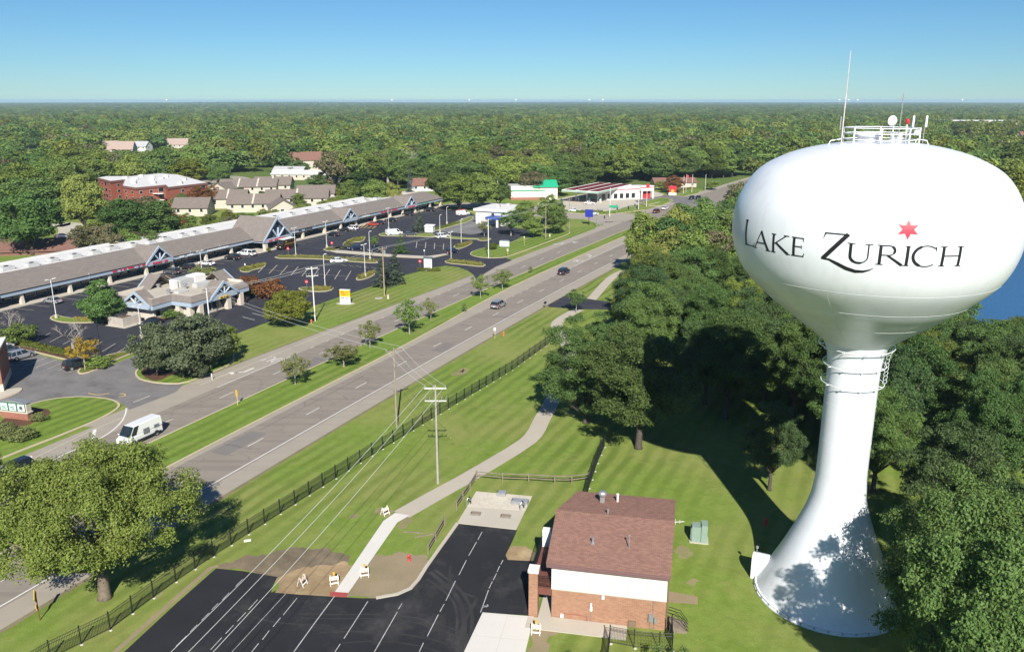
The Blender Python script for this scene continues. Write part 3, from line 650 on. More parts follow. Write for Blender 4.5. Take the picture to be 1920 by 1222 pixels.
letter(-11.2,-9.2,Z0,Z1, stem(.5,.45))
letter(-8.7,.4,Z0-.02,Z1+.02, [(arcp(.55,.5,.5,.5,48,312,26), [t]*7+[T]*13+[t]*7),([(.9,.95),(.93,.74)], [.11,.04])])
letter(.9,10.2,Z0,Z1, stem(.16,.13)+stem(.84,.13)+[([(.16,.52),(.84,.52)], t)])
st = MB(); cx, cz = -10.85*KA, 35.03; rim = []
for k in range(12):
    a = R(90+30*k); r = .74 if k % 2 == 0 else .36
    rim.append((cx+r*math.cos(a)*1.05, cz+r*math.sin(a)*.93))
for k in range(12):
    a, b = rim[k], rim[(k+1)%12]; A = Vector((cx,cz)); 
    for i in range(4):
        t0, t1 = i/4, (i+1)/4; q = [A.lerp(Vector(a),t0), A.lerp(Vector(a),t1), A.lerp(Vector(b),t1), A.lerp(Vector(b),t0)]
        st.face([wrap(*x, .021) for x in (q if i else q[:3])][::-1])
so_ = st.build('star', M_star, tw)
# railing and aerials on the crown
tr = MB(); NP = 8; RR = 2.75
posts = [(RR*math.cos(R(22.5+45*k)), RR*math.sin(R(22.5+45*k))) for k in range(NP)]
for x, y in posts: MB().tube([(x,y,40.1),(x,y,41.45)], .055, 6).build('railing_post', M_steelwhite, tw)
for z in (40.55, 41.0, 41.42): MB().tube([(x,y,z) for x,y in posts+posts[:1]], .04, 6).build('railing_rail', M_steelwhite, tw)
for sx in (-1, 1):
    MB().tube([(sx*2.9,.3,40.25),(sx*3.0,.3,40.55),(sx*3.8,.3,40.42),(sx*4.0,.3,40.0)], .04, 5).build('grab_rail', M_steelwhite, tw)
MB().lathe([(.8,40.3),(.8,40.75),(1.0,40.8),(.8,41.05),(.3,41.15),(.02,41.16)], 20, -.9, .2).build('roof_vent', M_steelwhite, tw, True)
MB().lathe([(.45,40.35),(.45,40.95),(.5,41),(.02,41.05)], 14, 1.1, -.2).build('roof_hatch', M_steelwhite, tw)
MB().box(1.9,2.25,-1.5,-1.3,40.9,41.3).build('equipment_box', M_steelwhite, tw)
M_mast = plain('mast_red_white', (.6,.5,.5), .5, .35, 1.2)
ms = MB().tube([(-3.3,-.6,39.9),(-3.3,-.6,43.5),(-3.3,-.6,47.1)], [.05,.04,.018], 6).build('mast', M_mast, tw)
for z in (43.2, 44.6, 46.7): MB().tube([(-3.3,-.6,z),(-3.1,-.6,z)], .02, 4).build('dipole', M_galv, ms)
MB().tube([(-3.5,-.6,41.3),(-3.5,-.6,42.3)], .05, 5).build('stub_aerial', M_galv, tw)
m2 = MB().tube([(.72,-1.4,40.2),(.74,-1.4,44.0)], [.05,.03], 6).build('mast', M_galv, tw)
MB().tube([(.6,-1.4,43.6),(.9,-1.4,43.7)], .03, 5).build('dipole', M_galv, m2)
dh = MB().lathe([(.02,0),(.25,.03),(.38,.1),(.38,.12),(.02,.06)], 20).build('dish', M_steelwhite, tw, True); dh.location = (-.3,-2.2,42.0); dh.rotation_euler = (R(90),0,R(10))
MB().tube([(-.05,-2.1,40.4),(-.05,-2.1,42.1)], .045, 6).build('dish_post', M_steelwhite, tw)
MB().lathe([(.02,41.75),(.14,41.78),(.16,42.0),(.12,42.12),(.02,42.15)], 12, 1.05, -1.9).build('beacon_lamp', plain('red_lens', (.5,.02,.03), .3, .05), tw, True)
MB().tube([(1.05,-1.9,40.3),(1.05,-1.9,41.75)], .05, 6).build('beacon_post', M_steelwhite, tw)
for x in (1.75, 2.75): MB().tube([(x,-1.2,40.3),(x,-1.2,42.3)], .035, 6).build('aerial_post', M_galv, tw); MB().box(x-.02,x+.11,-1.32,-1.2,41.5,42.35).build('panel_aerial', M_steelwhite, tw)

# ================================================================== brick pump house
M_brick = brick_mat('tan_brick', (.27,.115,.058), (.38,.185,.1), (.36,.28,.22), .3, .105, .014)
M_shingle = brick_mat('brown_shingle', (.33,.185,.14), (.225,.125,.098), (.175,.098,.078), .36, .15, .012, False, 0, .9, .35)
M_stucco = plain('cream_stucco', (.64,.605,.52), .85, .035, 1.2)
M_fascia = plain('plum_fascia', (.18,.10,.10), .6, .08)
bh = thing('brick_building', 'small brick and cream stucco building with brown shingle roof', 'building', (BA.x, BA.y, 0), BROT)
MB().box(0,9.74,0,12.2,0,2.82).build('brick_wall', M_brick, bh)
MB().box(-.03,9.77,-.03,12.2,2.82,5.25).build('stucco_wall', M_stucco, bh)
M_joint = plain('panel_joint', (.42,.39,.33), .8, .1)
for x in (1.6,3.25,4.9,6.5,8.1): MB().box(x-.012,x+.012,-.036,-.03,2.86,5.18).build('panel_joint', M_joint, bh)
MB().box(-.05,9.79,-.05,0,2.78,2.85).build('drip_ledge', M_joint, bh)
RP = [(-.43,-.62,5.62),(-.7,7.2,6.5),(.63,13.1,5.65),(10.3,13.1,5.65),(10.2,7.2,6.5),(10.0,-.62,5.62)]
def slab(name, pts, th, mat, par):
    n = len(pts); return MB().add(list(pts)+[(x,y,z-th) for x,y,z in pts], [tuple(range(n)), tuple(range(2*n-1,n-1,-1))]+[(i,n+i,n+(i+1)%n,(i+1)%n) for i in range(n)]).build(name, mat, par)
rf = slab('roof', [RP[0],RP[5],RP[4],RP[1]], .12, M_shingle, bh); slab('roof', [RP[1],RP[4],RP[3],RP[2]], .12, M_shingle, bh)
MB().box(-.4,9.98,-.6,-.5,5.22,5.5).build('fascia_board', M_fascia, bh); MB().box(-.38,9.95,-.52,0,5.18,5.26).build('soffit', M_fascia, bh)
[MB().add([(xx,0,5.2),(xx,12.2,5.2),(xx,7.2,6.35)], [(0,1,2)]).build('gable_wall', M_stucco, bh) for xx in (9.77,-.03)]
MB().box(-.4,10.0,-.72,-.61,5.44,5.6).build('gutter', M_fascia, bh); MB().tube([(9.9,-.5,5.4),(9.86,-.12,5.1),(9.86,-.12,.2)], .05, 6).build('downpipe', M_fascia, bh)
def roofz(y): return 5.62+(y+.62)*(.88/7.82) if y < 7.2 else 6.5-(y-7.2)*(.85/5.9)
v = MB().box(3.1,3.55,10.3,10.75,6.0,6.75).lathe([(.35,6.7),(.42,6.85),(.42,7.0),(.3,7.15),(.02,7.2)], 14, 3.32, 10.52).build('exhaust_vent', M_galv, bh)
for x, y, h, r in [(4.75,11.0,.75,.1),(4.1,7.4,.45,.08),(3.2,2.7,.5,.1)]: MB().tube([(x,y,roofz(y)-.1),(x,y,roofz(y)+h)], r, 8).lathe([(r*1.5,roofz(y)+h),(r*1.5,roofz(y)+h+.08),(.02,roofz(y)+h+.1)], 8, x, y).build('vent_pipe', M_white if h > .6 else M_galv, bh)
MB().box(3.05,3.35,2.55,2.85,roofz(2.7)-.05,roofz(2.7)+.08).build('vent_flashing', M_galv, bh)
MB().tube([(6.35,2.6,roofz(2.6)-.1),(6.35,2.6,roofz(2.6)+1.15)], .05, 6).lathe([(.1,roofz(2.6)+1.12),(.1,roofz(2.6)+1.25),(.02,roofz(2.6)+1.3)], 8, 6.35, 2.6).build('service_mast', M_galv, bh)
MB().tube([(9.9,8.6,5.6),(11.1,8.6,5.8)], .03, 5).tube([(10.3,8.1,5.7),(10.3,9.1,5.7)], .025, 5).tube([(10.7,8.3,5.75),(10.7,8.9,5.75)], .025, 5).build('aerial', M_white, bh)
# pier and balcony on the drive side
MB().box(-1.98,-1.2,-.25,.55,0,4.3).build('brick_pier', M_brick, bh); MB().box(-2.05,-1.13,-.32,.62,4.3,4.62).build('pier_cap', M_white, bh)
MB().box(-1.95,-.04,.56,7.2,2.55,2.85).build('balcony_floor', plain('red_steel', (.15,.055,.04), .7, .1), bh)
MB().box(-1.2,-.04,-.1,.5,2.2,2.86).build('balcony_beam', plain('red_steel', (.15,.055,.04), .7, .1), bh)
MB().tube([(-1.2,0,3.0),(-.05,0,3.0)], .025, 5).build('bottom_rail', M_black, bh); rail = MB().tube([(-1.2,0,3.95),(-.05,0,3.95)], .03, 5).build('balcony_rail', M_black, bh)
for k in range(11):
    MB().tube([(-1.15+k*.105,0,3.0),(-1.15+k*.105,0,3.95)], .013, 4).build('baluster', M_black, rail)
MB().tube([(-1.9,.6,3.0),(-1.9,7.1,3.0)], .025, 5).build('bottom_rail', M_black, bh); rail2 = MB().tube([(-1.9,.6,3.95),(-1.9,7.1,3.95)], .03, 5).build('balcony_rail', M_black, bh)
for k in range(46): MB().tube([(-1.9,.7+k*.14,3.0),(-1.9,.7+k*.14,3.95)], .013, 4).build('baluster', M_black, rail2)
MB().box(-1.9,-1.1,6.6,7.2,0,4.6).build('rear_post', M_white, bh)
# fittings on the front wall
for x, z, a, b, mt, nm in [(4.45,2.6,.24,.24,M_white,'wall_lamp'),(3.45,1.75,.14,.2,M_white,'alarm_box'),(3.46,1.35,.22,.32,M_white,'meter_box'),(8.55,1.15,.42,.7,M_galv,'meter_cabinet'),(8.95,.95,.26,.5,M_galv,'meter_cabinet'),(7.0,.35,.65,.55,plain('brown_cover', (.2,.14,.09), .7, .1),'louvre_cover'),(.95,.35,.25,.3,M_white,'gas_meter')]:
    MB().box(x-a/2,x+a/2,-.22,0,max(z-b/2, .07),z+b/2).build(nm, mt, bh)
MB().tube([(3.46,-.06,1.2),(3.46,-.06,.1)], .03, 5).tube([(8.5,-.06,.8),(8.5,-.06,.1)], .025, 5).tube([(8.85,-.06,.7),(8.85,-.06,.1)], .025, 5).tube([(8.7,-.05,1.5),(8.7,-.05,2.8)], .025, 5).build('conduit', M_galv, bh)
MB().tube([(.9,-.1,.6),(3.1,-.1,.55),(3.15,-.1,.1)], .03, 5).build('gas_pipe', plain('pipe_red', (.3,.1,.06), .6, .1), bh)

# green transformer cabinets, gravel strip, stoop
tcab = thing('transformer_cabinet', 'pair of sage green metal utility cabinets on the lawn by the brick building', 'utility cabinet', G(1310,1012), BROT)
M_sage = plain('sage_metal', (.22,.30,.25), .5, .06)
MB().box(-.95,.95,-.75,.75,0,.08).build('pad', M_conc, tcab); MB().box(-.75,.15,-.6,.5,.08,1.75).build('cabinet', M_sage, tcab)
MB().box(.19,.8,-.65,.6,.08,2.0).build('cabinet', M_sage, tcab); MB().box(-.86,-.76,-.5,.4,.3,1.5).build('cabinet_door', M_sage, tcab)
surface('gravel_strip', [BL(9.9,4.2),BL(12.6,4.4),BL(12.6,5.6),BL(9.9,6.0)], .006, M_dirt2)
sto = thing('rear_stoop', 'timber stair stoop with black handrails at the side of brick building', 'steps', BL(10.9,.6) + (0,), BROT)
for k in range(3): MB().box(-.8+k*.5,-.3+k*.5,-.7,.7,0,.6-.18*k).build('step', M_wood, sto)
for yy in (-.7,-.2,.3,.7): MB().tube([(-.9,yy,1.5),(.1,yy,1.25),(.8,yy,.25)], .03, 5).build('handrail', M_black, sto)
# hatches and pipes on the vault pad
def hatch(px, sx, sy, h, label, mat, rz=R(-11)):
    o = thing('access_hatch', label, 'hatch', G(*px)+(.09,), rz); MB().box(-sx,sx,-sy,sy,0,h).build('frame', M_galv, o)
    bevel(MB().box(-sx*.93,sx*.93,-sy*.9,sy*.9,h,h+.07).build('lid', mat, o), .03); MB().box(-sx*.97,-sx*.93+.05,-.1,.1,h+.02,h+.13).build('handle', M_black, o)
M_lid = plain('steel_lid', (.36,.38,.40), .4, .1, metal=.3); M_lidrust = plain('worn_lid', (.26,.21,.16), .7, .15)
hatch((941,929), .5, .45, .35, 'upright grey steel hatch at the far edge of the gravel pad', M_lid)
hatch((975,944), .95, .5, .3, 'wide grey steel hatch on the gravel pad beside the black pipe', M_lid)
hatch((892,965), .55, .42, .1, 'brownish square hatch on the concrete pad nearest the rail fence', M_lidrust)
hatch((948,970), .55, .42, .1, 'brownish square hatch on the concrete pad nearest the brick building', M_lidrust)
for px, lb in [((979,956),'black looped vent pipe beside the wide grey hatch'),((879,948),'grey looped vent pipe by the split rail fence')]:
    o = thing('vent_pipe_loop', lb, 'vent pipe', G(*px)+(.085,)); mb = MB()
    MB().tube([(-.2,-.25,0),(-.2,-.25,.7),(-.1,-.1,.9),(.1,.1,.8),(.15,.15,.5)], .06, 8).build('pipe', M_galv, o); MB().tube([(.2,.35,0),(.2,.35,.6),(.05,.5,.8),(-.1,.55,.5)], .06, 8).build('pipe', M_black, o)

# ================================================================== fences
PICKET = MB().box(-.011,.011,-.011,.011,.1,1.62).mesh('picket', M_black); POST = MB().box(-.04,.04,-.04,.04,0,1.8).mesh('post', M_black)
FOOT = MB().lathe([(.13,-.05),(.12,.03),(.05,.04)], 8).mesh('footing', M_newconc)
def iron_fence(name, label, pts, spacing, pick, maxpick=300, sheet_gap=.125):
    root = thing(name, label, 'fence', (pts[0][0], pts[0][1], 0)); o0 = Vector(pts[0]); V = [Vector(p) for p in pts]; npk = 0; rest = MB()
    for i in range(len(V)-1):
        L = (V[i+1]-V[i]).length; n = max(1, round(L/spacing)); d = (V[i+1]-V[i])/n; ang = math.atan2(d.y, d.x)
        for k in range(n + (1 if i == len(V)-2 else 0)):
            p = V[i]+d*k-o0; put('post', POST, root, (p.x,p.y,0), ang); put('footing', FOOT, root, (p.x+.1,p.y-.1,0))
        for k in range(n):
            a = V[i]+d*k-o0; b = a+d; mb = MB()
            mb.tube([(a.x,a.y,.18),(b.x,b.y,.18)], .025, 4).tube([(a.x,a.y,1.35),(b.x,b.y,1.35)], .025, 4).tube([(a.x,a.y,1.62),(b.x,b.y,1.62)], .025, 4)
            mb.build('rail', M_black, root)
            m = int(d.length/sheet_gap)
            for j in range(1, m):
                q = a+d*(j/m)
                if npk < maxpick and pick: put('picket', PICKET, root, (q.x,q.y,0), ang); npk += 1
                else: rest.box(q.x-.011,q.x+.011,q.y-.011,q.y+.011,.1,1.62)
    if rest.v: stuff(rest.build('pickets', M_black, root))
    return root
fpts = GP([(20,1280),(95,1235),(206.7,1180),(288,1120),(330,1090),(400,1043),(605,912),(697,854),(792,796),(899,731),(960,694),(1041,636)])
iron_fence('iron_fence', 'long black metal picket fence running beside the road verge', fpts, 2.4, True)
iron_fence('iron_fence', 'short black picket fence between the lawn oak and the brick building', GP([(1133,838),(1120,868),(1104,915),(1098,940)]), 2.4, True)
iron_fence('iron_fence', 'black picket fence enclosing the corner below the brick building', [BL(5.3,-6),BL(5.3,-2.6),BL(7.3,-2.8),BL(9.35,-2.75),BL(10.4,-2.55),BL(10.3,-.2)], 2.1, True)
def rail_fence(name, label, pts, fallen=()):
    root = thing(name, label, 'fence', (pts[0][0], pts[0][1], 0)); o0 = Vector(pts[0]); V = [Vector(p)-o0 for p in pts]; rnd = random.Random(4)
    for p in V: bevel(MB().box(p.x-.07,p.x+.07,p.y-.06,p.y+.06,0,1.15+rnd.uniform(-.05,.1)).build('post', M_wood, root), .02)
    for i in range(len(V)-1):
        if i in fallen: continue
        a, b = V[i], V[i+1]
        for z in (.55, .98):
            MB().tube([(a.x,a.y,z+rnd.uniform(-.05,.05)),((a.x+b.x)/2,(a.y+b.y)/2,z+rnd.uniform(-.03,.04)),(b.x,b.y,z+rnd.uniform(-.05,.05))], [.05,.07,.05], 6).build('rail', M_wood, root)
    return root
rail_fence('split_rail_fence', 'weathered split rail fence across the lawn behind the vault pad', GP([(894,898),(942,902.5),(991,904),(1040,906.7),(1072,906.7),(1104,902)]))
rail_fence('split_rail_fence', 'broken split rail fence along the edge of the new car park', GP([(893,900),(881.5,919),(868,938),(856,956),(834,984),(817,1015),(803,1040)]), (3,))
for px, ln, az, lb in [((775,998),2.2,R(-8),'pale loose fence board lying on the grass by the new footpath'),((800,1003),2.6,R(20),'fallen fence rail leaning out from the broken fence')]:
    p = G(*px); tag(MB().box(-ln/2,ln/2,-.06,.06,0,.09).build('loose_rail', M_wood, None, loc=p, rz=az), lb, 'plank')
tag(MB().box(-.35,.35,-.22,.22,0,.03).build('white_sheet', M_white, None, loc=G(464,1013), rz=.3), 'small white board lying on grass near the black fence', 'board')

# ================================================================== A-frame barricades, hydrants
M_amber = plain('amber_lens', (.75,.4,.03), .3, .05); M_orange = plain('orange_band', (.75,.2,.05), .6, .05); M_barr = plain('barricade_white', (.8,.77,.7), .6, .05)
def barricade(px, rz, label, lamp=True):
    o = thing('barricade', label, 'barricade', G(*px), rz, 'folding barricades'); 
    for s in (-1, 1):
        for x in (-.42, .42): MB().tube([(x, s*.42, 0), (x, s*.04, 1.15)], .035, 5).build('leg', M_barr, o)
        for z, h in ((.62,.3),(.22,.14)):
            y0, y1 = s*(.42-.33*z), s*(.42-.33*(z+h)); p = MB().add([(-.5,y0,z),(.5,y0,z),(.5,y1,z+h),(-.5,y1,z+h)], [(0,1,2,3)] if s < 0 else [(3,2,1,0)]); pn = p.build('panel', M_barr, o)
            if z > .5:
                for k in range(3): x = -.42+k*.33; MB().add([(x,y0+s*.012,z+.02),(x+.12,y0+s*.012,z+.02),(x+.22,y1+s*.012,z+h-.02),(x+.1,y1+s*.012,z+h-.02)], [(0,1,2,3)]).build('stripe', M_orange, pn)
    if lamp: MB().box(-.06,.06,-.05,.05,1.12,1.3).lathe([(.13,1.26),(.13,1.5),(.02,1.53)], 10, 0, 0).build('warning_lamp', M_amber, o)
    o.scale = (.82,.82,.82)
barricade((567,1096), R(70), 'folded narrow barricade standing on bare soil furthest left', False)
barricade((627,1094), R(15), 'white barricade on bare soil left of the new footpath, amber lamp on top')
barricade((684,1079), R(10), 'white barricade at the right edge of the new footpath, amber lamp on top')
barricade((722,964), R(50), 'white barricade where the old path meets the new footpath', False)
barricade((1005,1186), R(-8), 'white barricade at the corner of the concrete apron by the brick building')
def hydrant(px, col, label, s=1.0):
    o = thing('fire_hydrant', label, 'hydrant', G(*px)); m = plain('hydrant_'+col, {'red':(.5,.05,.05),'orange':(.6,.16,.06)}[col], .5, .08)
    MB().lathe([(.17,0),(.17,.06),(.13,.08),(.12,.55),(.15,.57),(.15,.62),(.13,.66),(.08,.76),(.03,.8),(.03,.86)], 12).build('barrel', m, o, True)
    for a in (0, math.pi/2, math.pi): MB().tube([(.08*math.cos(a),-.08*math.sin(a),.42),(.22*math.cos(a),-.22*math.sin(a),.42)], .06, 8).build('outlet', m, o)
    o.scale = (s,)*3
hydrant((767,1051), 'red', 'red fire hydrant on the seeded soil by the new car park', .95)
hydrant((944,629), 'orange', 'orange hydrant on the verge between road and end of black fence', 1.0)
hydrant((584,606), 'orange', 'orange hydrant at the foot of the utility pole beside the lime tree', 1.1)
hydrant((1435,985), 'red', 'red hydrant standing in the shadow of the water tower', 1.2)
# ================================================================== trees
rng = np.random.default_rng(7); rnd = random.Random(11)
def leaf_mesh(name, P, N, size, mat, aspect=.62, jitter=.35):
    n = len(P); N = N/np.maximum(1e-6, np.linalg.norm(N, axis=1, keepdims=True))
    A = rng.normal(size=(n,3)); A -= N*(A*N).sum(1, keepdims=True); A /= np.maximum(1e-6, np.linalg.norm(A, axis=1, keepdims=True)); B = np.cross(N, A)
    s = (size*(1+rng.uniform(-jitter, jitter, n)))[:,None]; a = A*s*.5; b = B*s*.5*aspect
    V = np.empty((n,4,3), np.float32); V[:,0] = P-a; V[:,1] = P-b+a*.15; V[:,2] = P+a; V[:,3] = P+b+a*.15
    me = bpy.data.meshes.new(name); me.vertices.add(n*4); me.vertices.foreach_set('co', V.ravel())
    me.loops.add(n*4); me.loops.foreach_set('vertex_index', np.arange(n*4, dtype=np.int32))
    me.polygons.add(n); me.polygons.foreach_set('loop_start', np.arange(0, n*4, 4, dtype=np.int32)); me.polygons.foreach_set('loop_total', np.full(n, 4, np.int32))
    me.update(calc_edges=True); me.materials.append(mat); return me
def fib(n, seed):
    r = np.random.default_rng(seed); i = np.arange(n)+.5; ph = np.arccos(1-2*i/n); th = math.pi*(1+5**.5)*i + r.uniform(0, 6)
    d = np.stack([np.cos(th)*np.sin(ph), np.sin(th)*np.sin(ph), np.cos(ph)], 1); d += r.normal(size=d.shape)*.22
    return d/np.linalg.norm(d, axis=1, keepdims=True)
def clump_crown(name, seed, cl, cr, center, nleaf, leaf, mat, fill=.35, hang=0.0, nr=.62):
    r = np.random.default_rng(seed); p = cr**2; p = p/p.sum(); out = []; nor = []; got = 0
    ph = r.uniform(0, 6.28, (len(cl), 3)); st3 = np.stack([r.uniform(.8,1.3,len(cl)), r.uniform(.8,1.3,len(cl)), r.uniform(.6,.95,len(cl))], 1)
    while got < nleaf:
        m = int(nleaf*1.3); k = r.choice(len(cl), m, p=p); d = r.normal(size=(m,3)); d /= np.linalg.norm(d, axis=1, keepdims=True)
        o = cl[k]-center; o /= np.maximum(.5, np.linalg.norm(o, axis=1, keepdims=True)); d = d+o*.55+np.array([0,0,.25]); d /= np.linalg.norm(d, axis=1, keepdims=True)
        a3 = ph[k]; wob = 1+.2*np.sin(4.1*d[:,0]+a3[:,0])*np.sin(3.7*d[:,1]+a3[:,1])+.17*np.sin(6.3*d[:,2]+a3[:,2])+.12*np.sin(9*d[:,0]+7*d[:,1]+a3[:,0]*2)
        spill = np.where(r.random(m) < .07, r.uniform(.95, 1.25, m), 1)
        q = cl[k]+d*(cr[k]*wob*spill*(1-fill*r.random(m)**1.7))[:,None]*st3[k]
        q[:,2] -= hang*cr[k]*r.random(m)
        keep = np.ones(m, bool)
        for j in range(len(cl)):
            keep &= (np.linalg.norm((q-cl[j])/st3[j], axis=1) > cr[j]*.62) | (k == j)
        q = q[keep]; d = d[keep]; out.append(q); nor.append(d*.7+r.normal(size=d.shape)*nr+np.array([0,-.1,.3])); got += len(q)
    return leaf_mesh(name, np.concatenate(out)[:nleaf], np.concatenate(nor)[:nleaf], leaf, mat)
PROTO = {}
def broadleaf(key, seed, H, W, base, ncl, rcl, nleaf, leaf, mat, tr, bark, ragged=.15, fill=.35, limbs=7, fork=None, nr=.62):
    r = np.random.default_rng(seed); cz = base+(H-base)*.46; az = H-cz; ab = cz-base; aw = W/2
    d = fib(ncl, seed); rad = np.minimum(1.0, r.uniform(.6, 1.0, ncl)**.7*(1+r.normal(size=ncl)*ragged*.35)); cr = rcl*W*r.uniform(.6, 1.35, ncl)
    sc_ = np.stack([aw-cr*.8, aw-cr*.8, np.where(d[:,2] > 0, az-cr*.7, ab-cr*.3)], 1)
    cl = d*rad[:,None]*sc_+np.array([0,0,cz])
    lo = d[:,2] < -.5; cl[lo,2] += ab*.25
    cl = np.vstack([cl, np.array([[aw*.1,0,cz],[-aw*.1,aw*.1,cz+az*.3],[aw*.2,-aw*.2,cz+az*.1],[-aw*.25,-aw*.15,cz]])]); cr = np.append(cr, [aw*.36, aw*.34, aw*.3, aw*.3])
    crown = clump_crown('crown_'+key, seed, cl, cr, np.array([0,0,cz-az*.2]), nleaf, leaf, mat, fill, 0, nr)
    mb = MB(); fz = fork or base*.9+.6; mb.tube([(0,0,-.1),(0,0,.35),(.05,0,fz*.6),(0,.05,fz)], [tr*1.45,tr*1.05,tr*.92,tr*.85], 9)
    for j in r.choice(ncl, min(limbs, ncl), replace=False):
        e = cl[j]; m = np.array([e[0]*.45, e[1]*.45, fz+(e[2]-fz)*.4]); mb.tube([(0,0,fz-.15), tuple(m), tuple(e)], [tr*.6,tr*.34,tr*.08], 6)
    PROTO[key] = dict(crown=crown, trunk=mb.mesh('trunk_'+key, bark, True), H=H, W=W)
def conifer(key, seed, H, W, base, whorls, arms, nper, leaf, mat, tr=.2):
    r = np.random.default_rng(seed); P = []; N = []
    for i in range(whorls):
        t = (i+.5)/whorls; z = base+(H-base)*t; L = W/2*(1-t)**.85*r.uniform(.9,1.1)+.15
        for k in range(max(5, int(arms*(1-t*.5)))):
            a = r.uniform(0, 2*math.pi); l = L*r.uniform(.75, 1.12); m = max(5, int(nper*l/(W/2)))
            s = r.random(m)**.6; x = s*l; side = r.normal(size=m)*.13*l*(1.1-s)
            q = np.stack([x*math.cos(a)-side*math.sin(a), x*math.sin(a)+side*math.cos(a), z-.22*l*s**1.4+r.normal(size=m)*.08+.12*l*(s>.8)], 1)
            P.append(q); n = np.stack([np.full(m, math.cos(a)*.5), np.full(m, math.sin(a)*.5), np.full(m, .9)], 1); N.append(n+r.normal(size=n.shape)*.4)
    crown = leaf_mesh('crown_'+key, np.concatenate(P), np.concatenate(N), leaf, mat, .4)
    PROTO[key] = dict(crown=crown, trunk=MB().tube([(0,0,-.1),(0,0,base+1),(0,0,H*.95)], [tr,tr*.8,.02], 7).mesh('trunk_'+key, M_barkdk, True), H=H, W=W)
def bare_tree(key, seed, H, W, bark):
    r = random.Random(seed); mb = MB()
    def br(p, d, l, rad, lev):
        q = p+d*l; mid = p+d*l*.5+Vector((r.uniform(-1,1),r.uniform(-1,1),0))*l*.06
        mb.tube([p, mid, q], [rad, rad*.8, rad*.55], 4 if lev > 1 else 6, False)
        if lev >= 5: return
        for _ in range(3 if lev < 3 else 3):
            nd = (d+Vector((r.uniform(-1,1), r.uniform(-1,1), r.uniform(-.25,.6)))*.75).normalized()
            br(p+d*l*r.uniform(.55,1), nd, l*r.uniform(.55,.8), rad*.55, lev+1)
    br(Vector((0,0,0)), Vector((0,0,1)), H*.25, H*.022, 0)
    z = max(v[2] for v in mb.v); k = H/z; mb.v = [(x*k,y*k,zz*k) for x,y,zz in mb.v]
    PROTO[key] = dict(crown=None, trunk=mb.mesh('branches_'+key, bark), H=H, W=W)
# near kinds with small leaves, middle kinds, distant kinds
broadleaf('maple', 3, 13.5, 18, 3.3, 92, .078, 112000, .19, L_maple, .52, M_bark, .3, .6, 14, 2.8)
for i in range(3): broadleaf('oak%d' % i, 20+i, 15, 12.5, 2.4+.4*i, 76, .087, 72000, .195, L_oak, .36, M_barkdk, .35, .65, 12)
broadleaf('oaklow', 27, 17, 13.5, .6, 94, .084, 92000, .195, L_oak, .36, M_barkdk, .35, .65, 12)
for i in range(4): broadleaf('mid%d' % i, 40+i, 13, 11.5, 1.2, 30, .15, 10000, .5, L_wood, .3, M_barkdk, .3, .5, 6, None, .45)
for i in range(3): broadleaf('open%d' % i, 60+i, 13, 11, 3.5, 26, .11, 3600, .6, L_olive, .28, M_barkgrey, .4, .6, 12)
for i in range(4): broadleaf('far%d' % i, 80+i, 13, 12, .6, 10, .25, 1300, 1.15, L_wood, .3, M_barkdk, .3, .4, 2, None, .32)
for i in range(3): broadleaf('small%d' % i, 100+i, 5.2, 4.6, 1.5, 26, .11, 3400, .2, L_sapling, .09, M_barkgrey, .5, .8, 14)
for i in range(2): broadleaf('bush%d' % i, 120+i, 2.2, 2.6, .02, 14, .2, 2600, .16, L_green, .05, M_barkdk, .3, .5, 5)
broadleaf('round', 130, 7.4, 9, .5, 34, .13, 14000, .3, L_lime, .2, M_barkdk, .2, .4, 5)
for i in range(2): broadleaf('pine%d' % i, 140+i, 9, 8.5, .5, 30, .15, 13000, .34, L_pine, .24, M_barkdk, .35, .5, 8)
conifer('spruce0', 150, 9, 5.2, .3, 26, 10, 26, .42, L_spruce); conifer('spruce1', 151, 9, 4.6, .3, 26, 10, 26, .42, L_bluespruce)
bare_tree('bare0', 5, 6, 6, M_barkgrey); bare_tree('bare1', 9, 6, 6, M_barkgrey); bare_tree('bare2', 13, 14, 9, M_barkgrey)
def tree(name, label, loc, key, H=None, W=None, mat=None, group=None, rz=None, cat='tree', bark=None):
    p = PROTO[key]; o = thing(name, label, cat, loc, rnd.uniform(0, 6.28) if rz is None else rz, group)
    sw = (W or p['W'])/p['W']; sh = (H or p['H'])/p['H']; o.scale = (sw, sw, sh)
    put('trunk' if cat == 'tree' else 'stem', p['trunk'], o, mat=bark)
    if p['crown']: put('crown' if cat == 'tree' else 'foliage', p['crown'], o, mat=mat)
    return o
def ptree(name, label, u, vb, vt, wpx, key, mat=None, group=None, cat='tree', rz=None):
    """tree whose foot is at pixel (u, vb), top at row vt and crown wpx pixels wide"""
    x, y = G(u, vb); dist = y*CP+CAM_H*SP; H = HG(u, vb, vt)
    return tree(name, label, (x, y, 0), key, H*.97, wpx*dist/F_PX, mat, group, rz, cat)
ptree('maple_tree', 'large yellow green maple between road and black fence, bottom left', 197, 1120, 824, 372, 'maple', rz=.4)
tree('oak_tree', 'blue green tree at the left edge behind the large maple', G(-28,990)+(0,), 'oak1', 9, 8, L_oak)
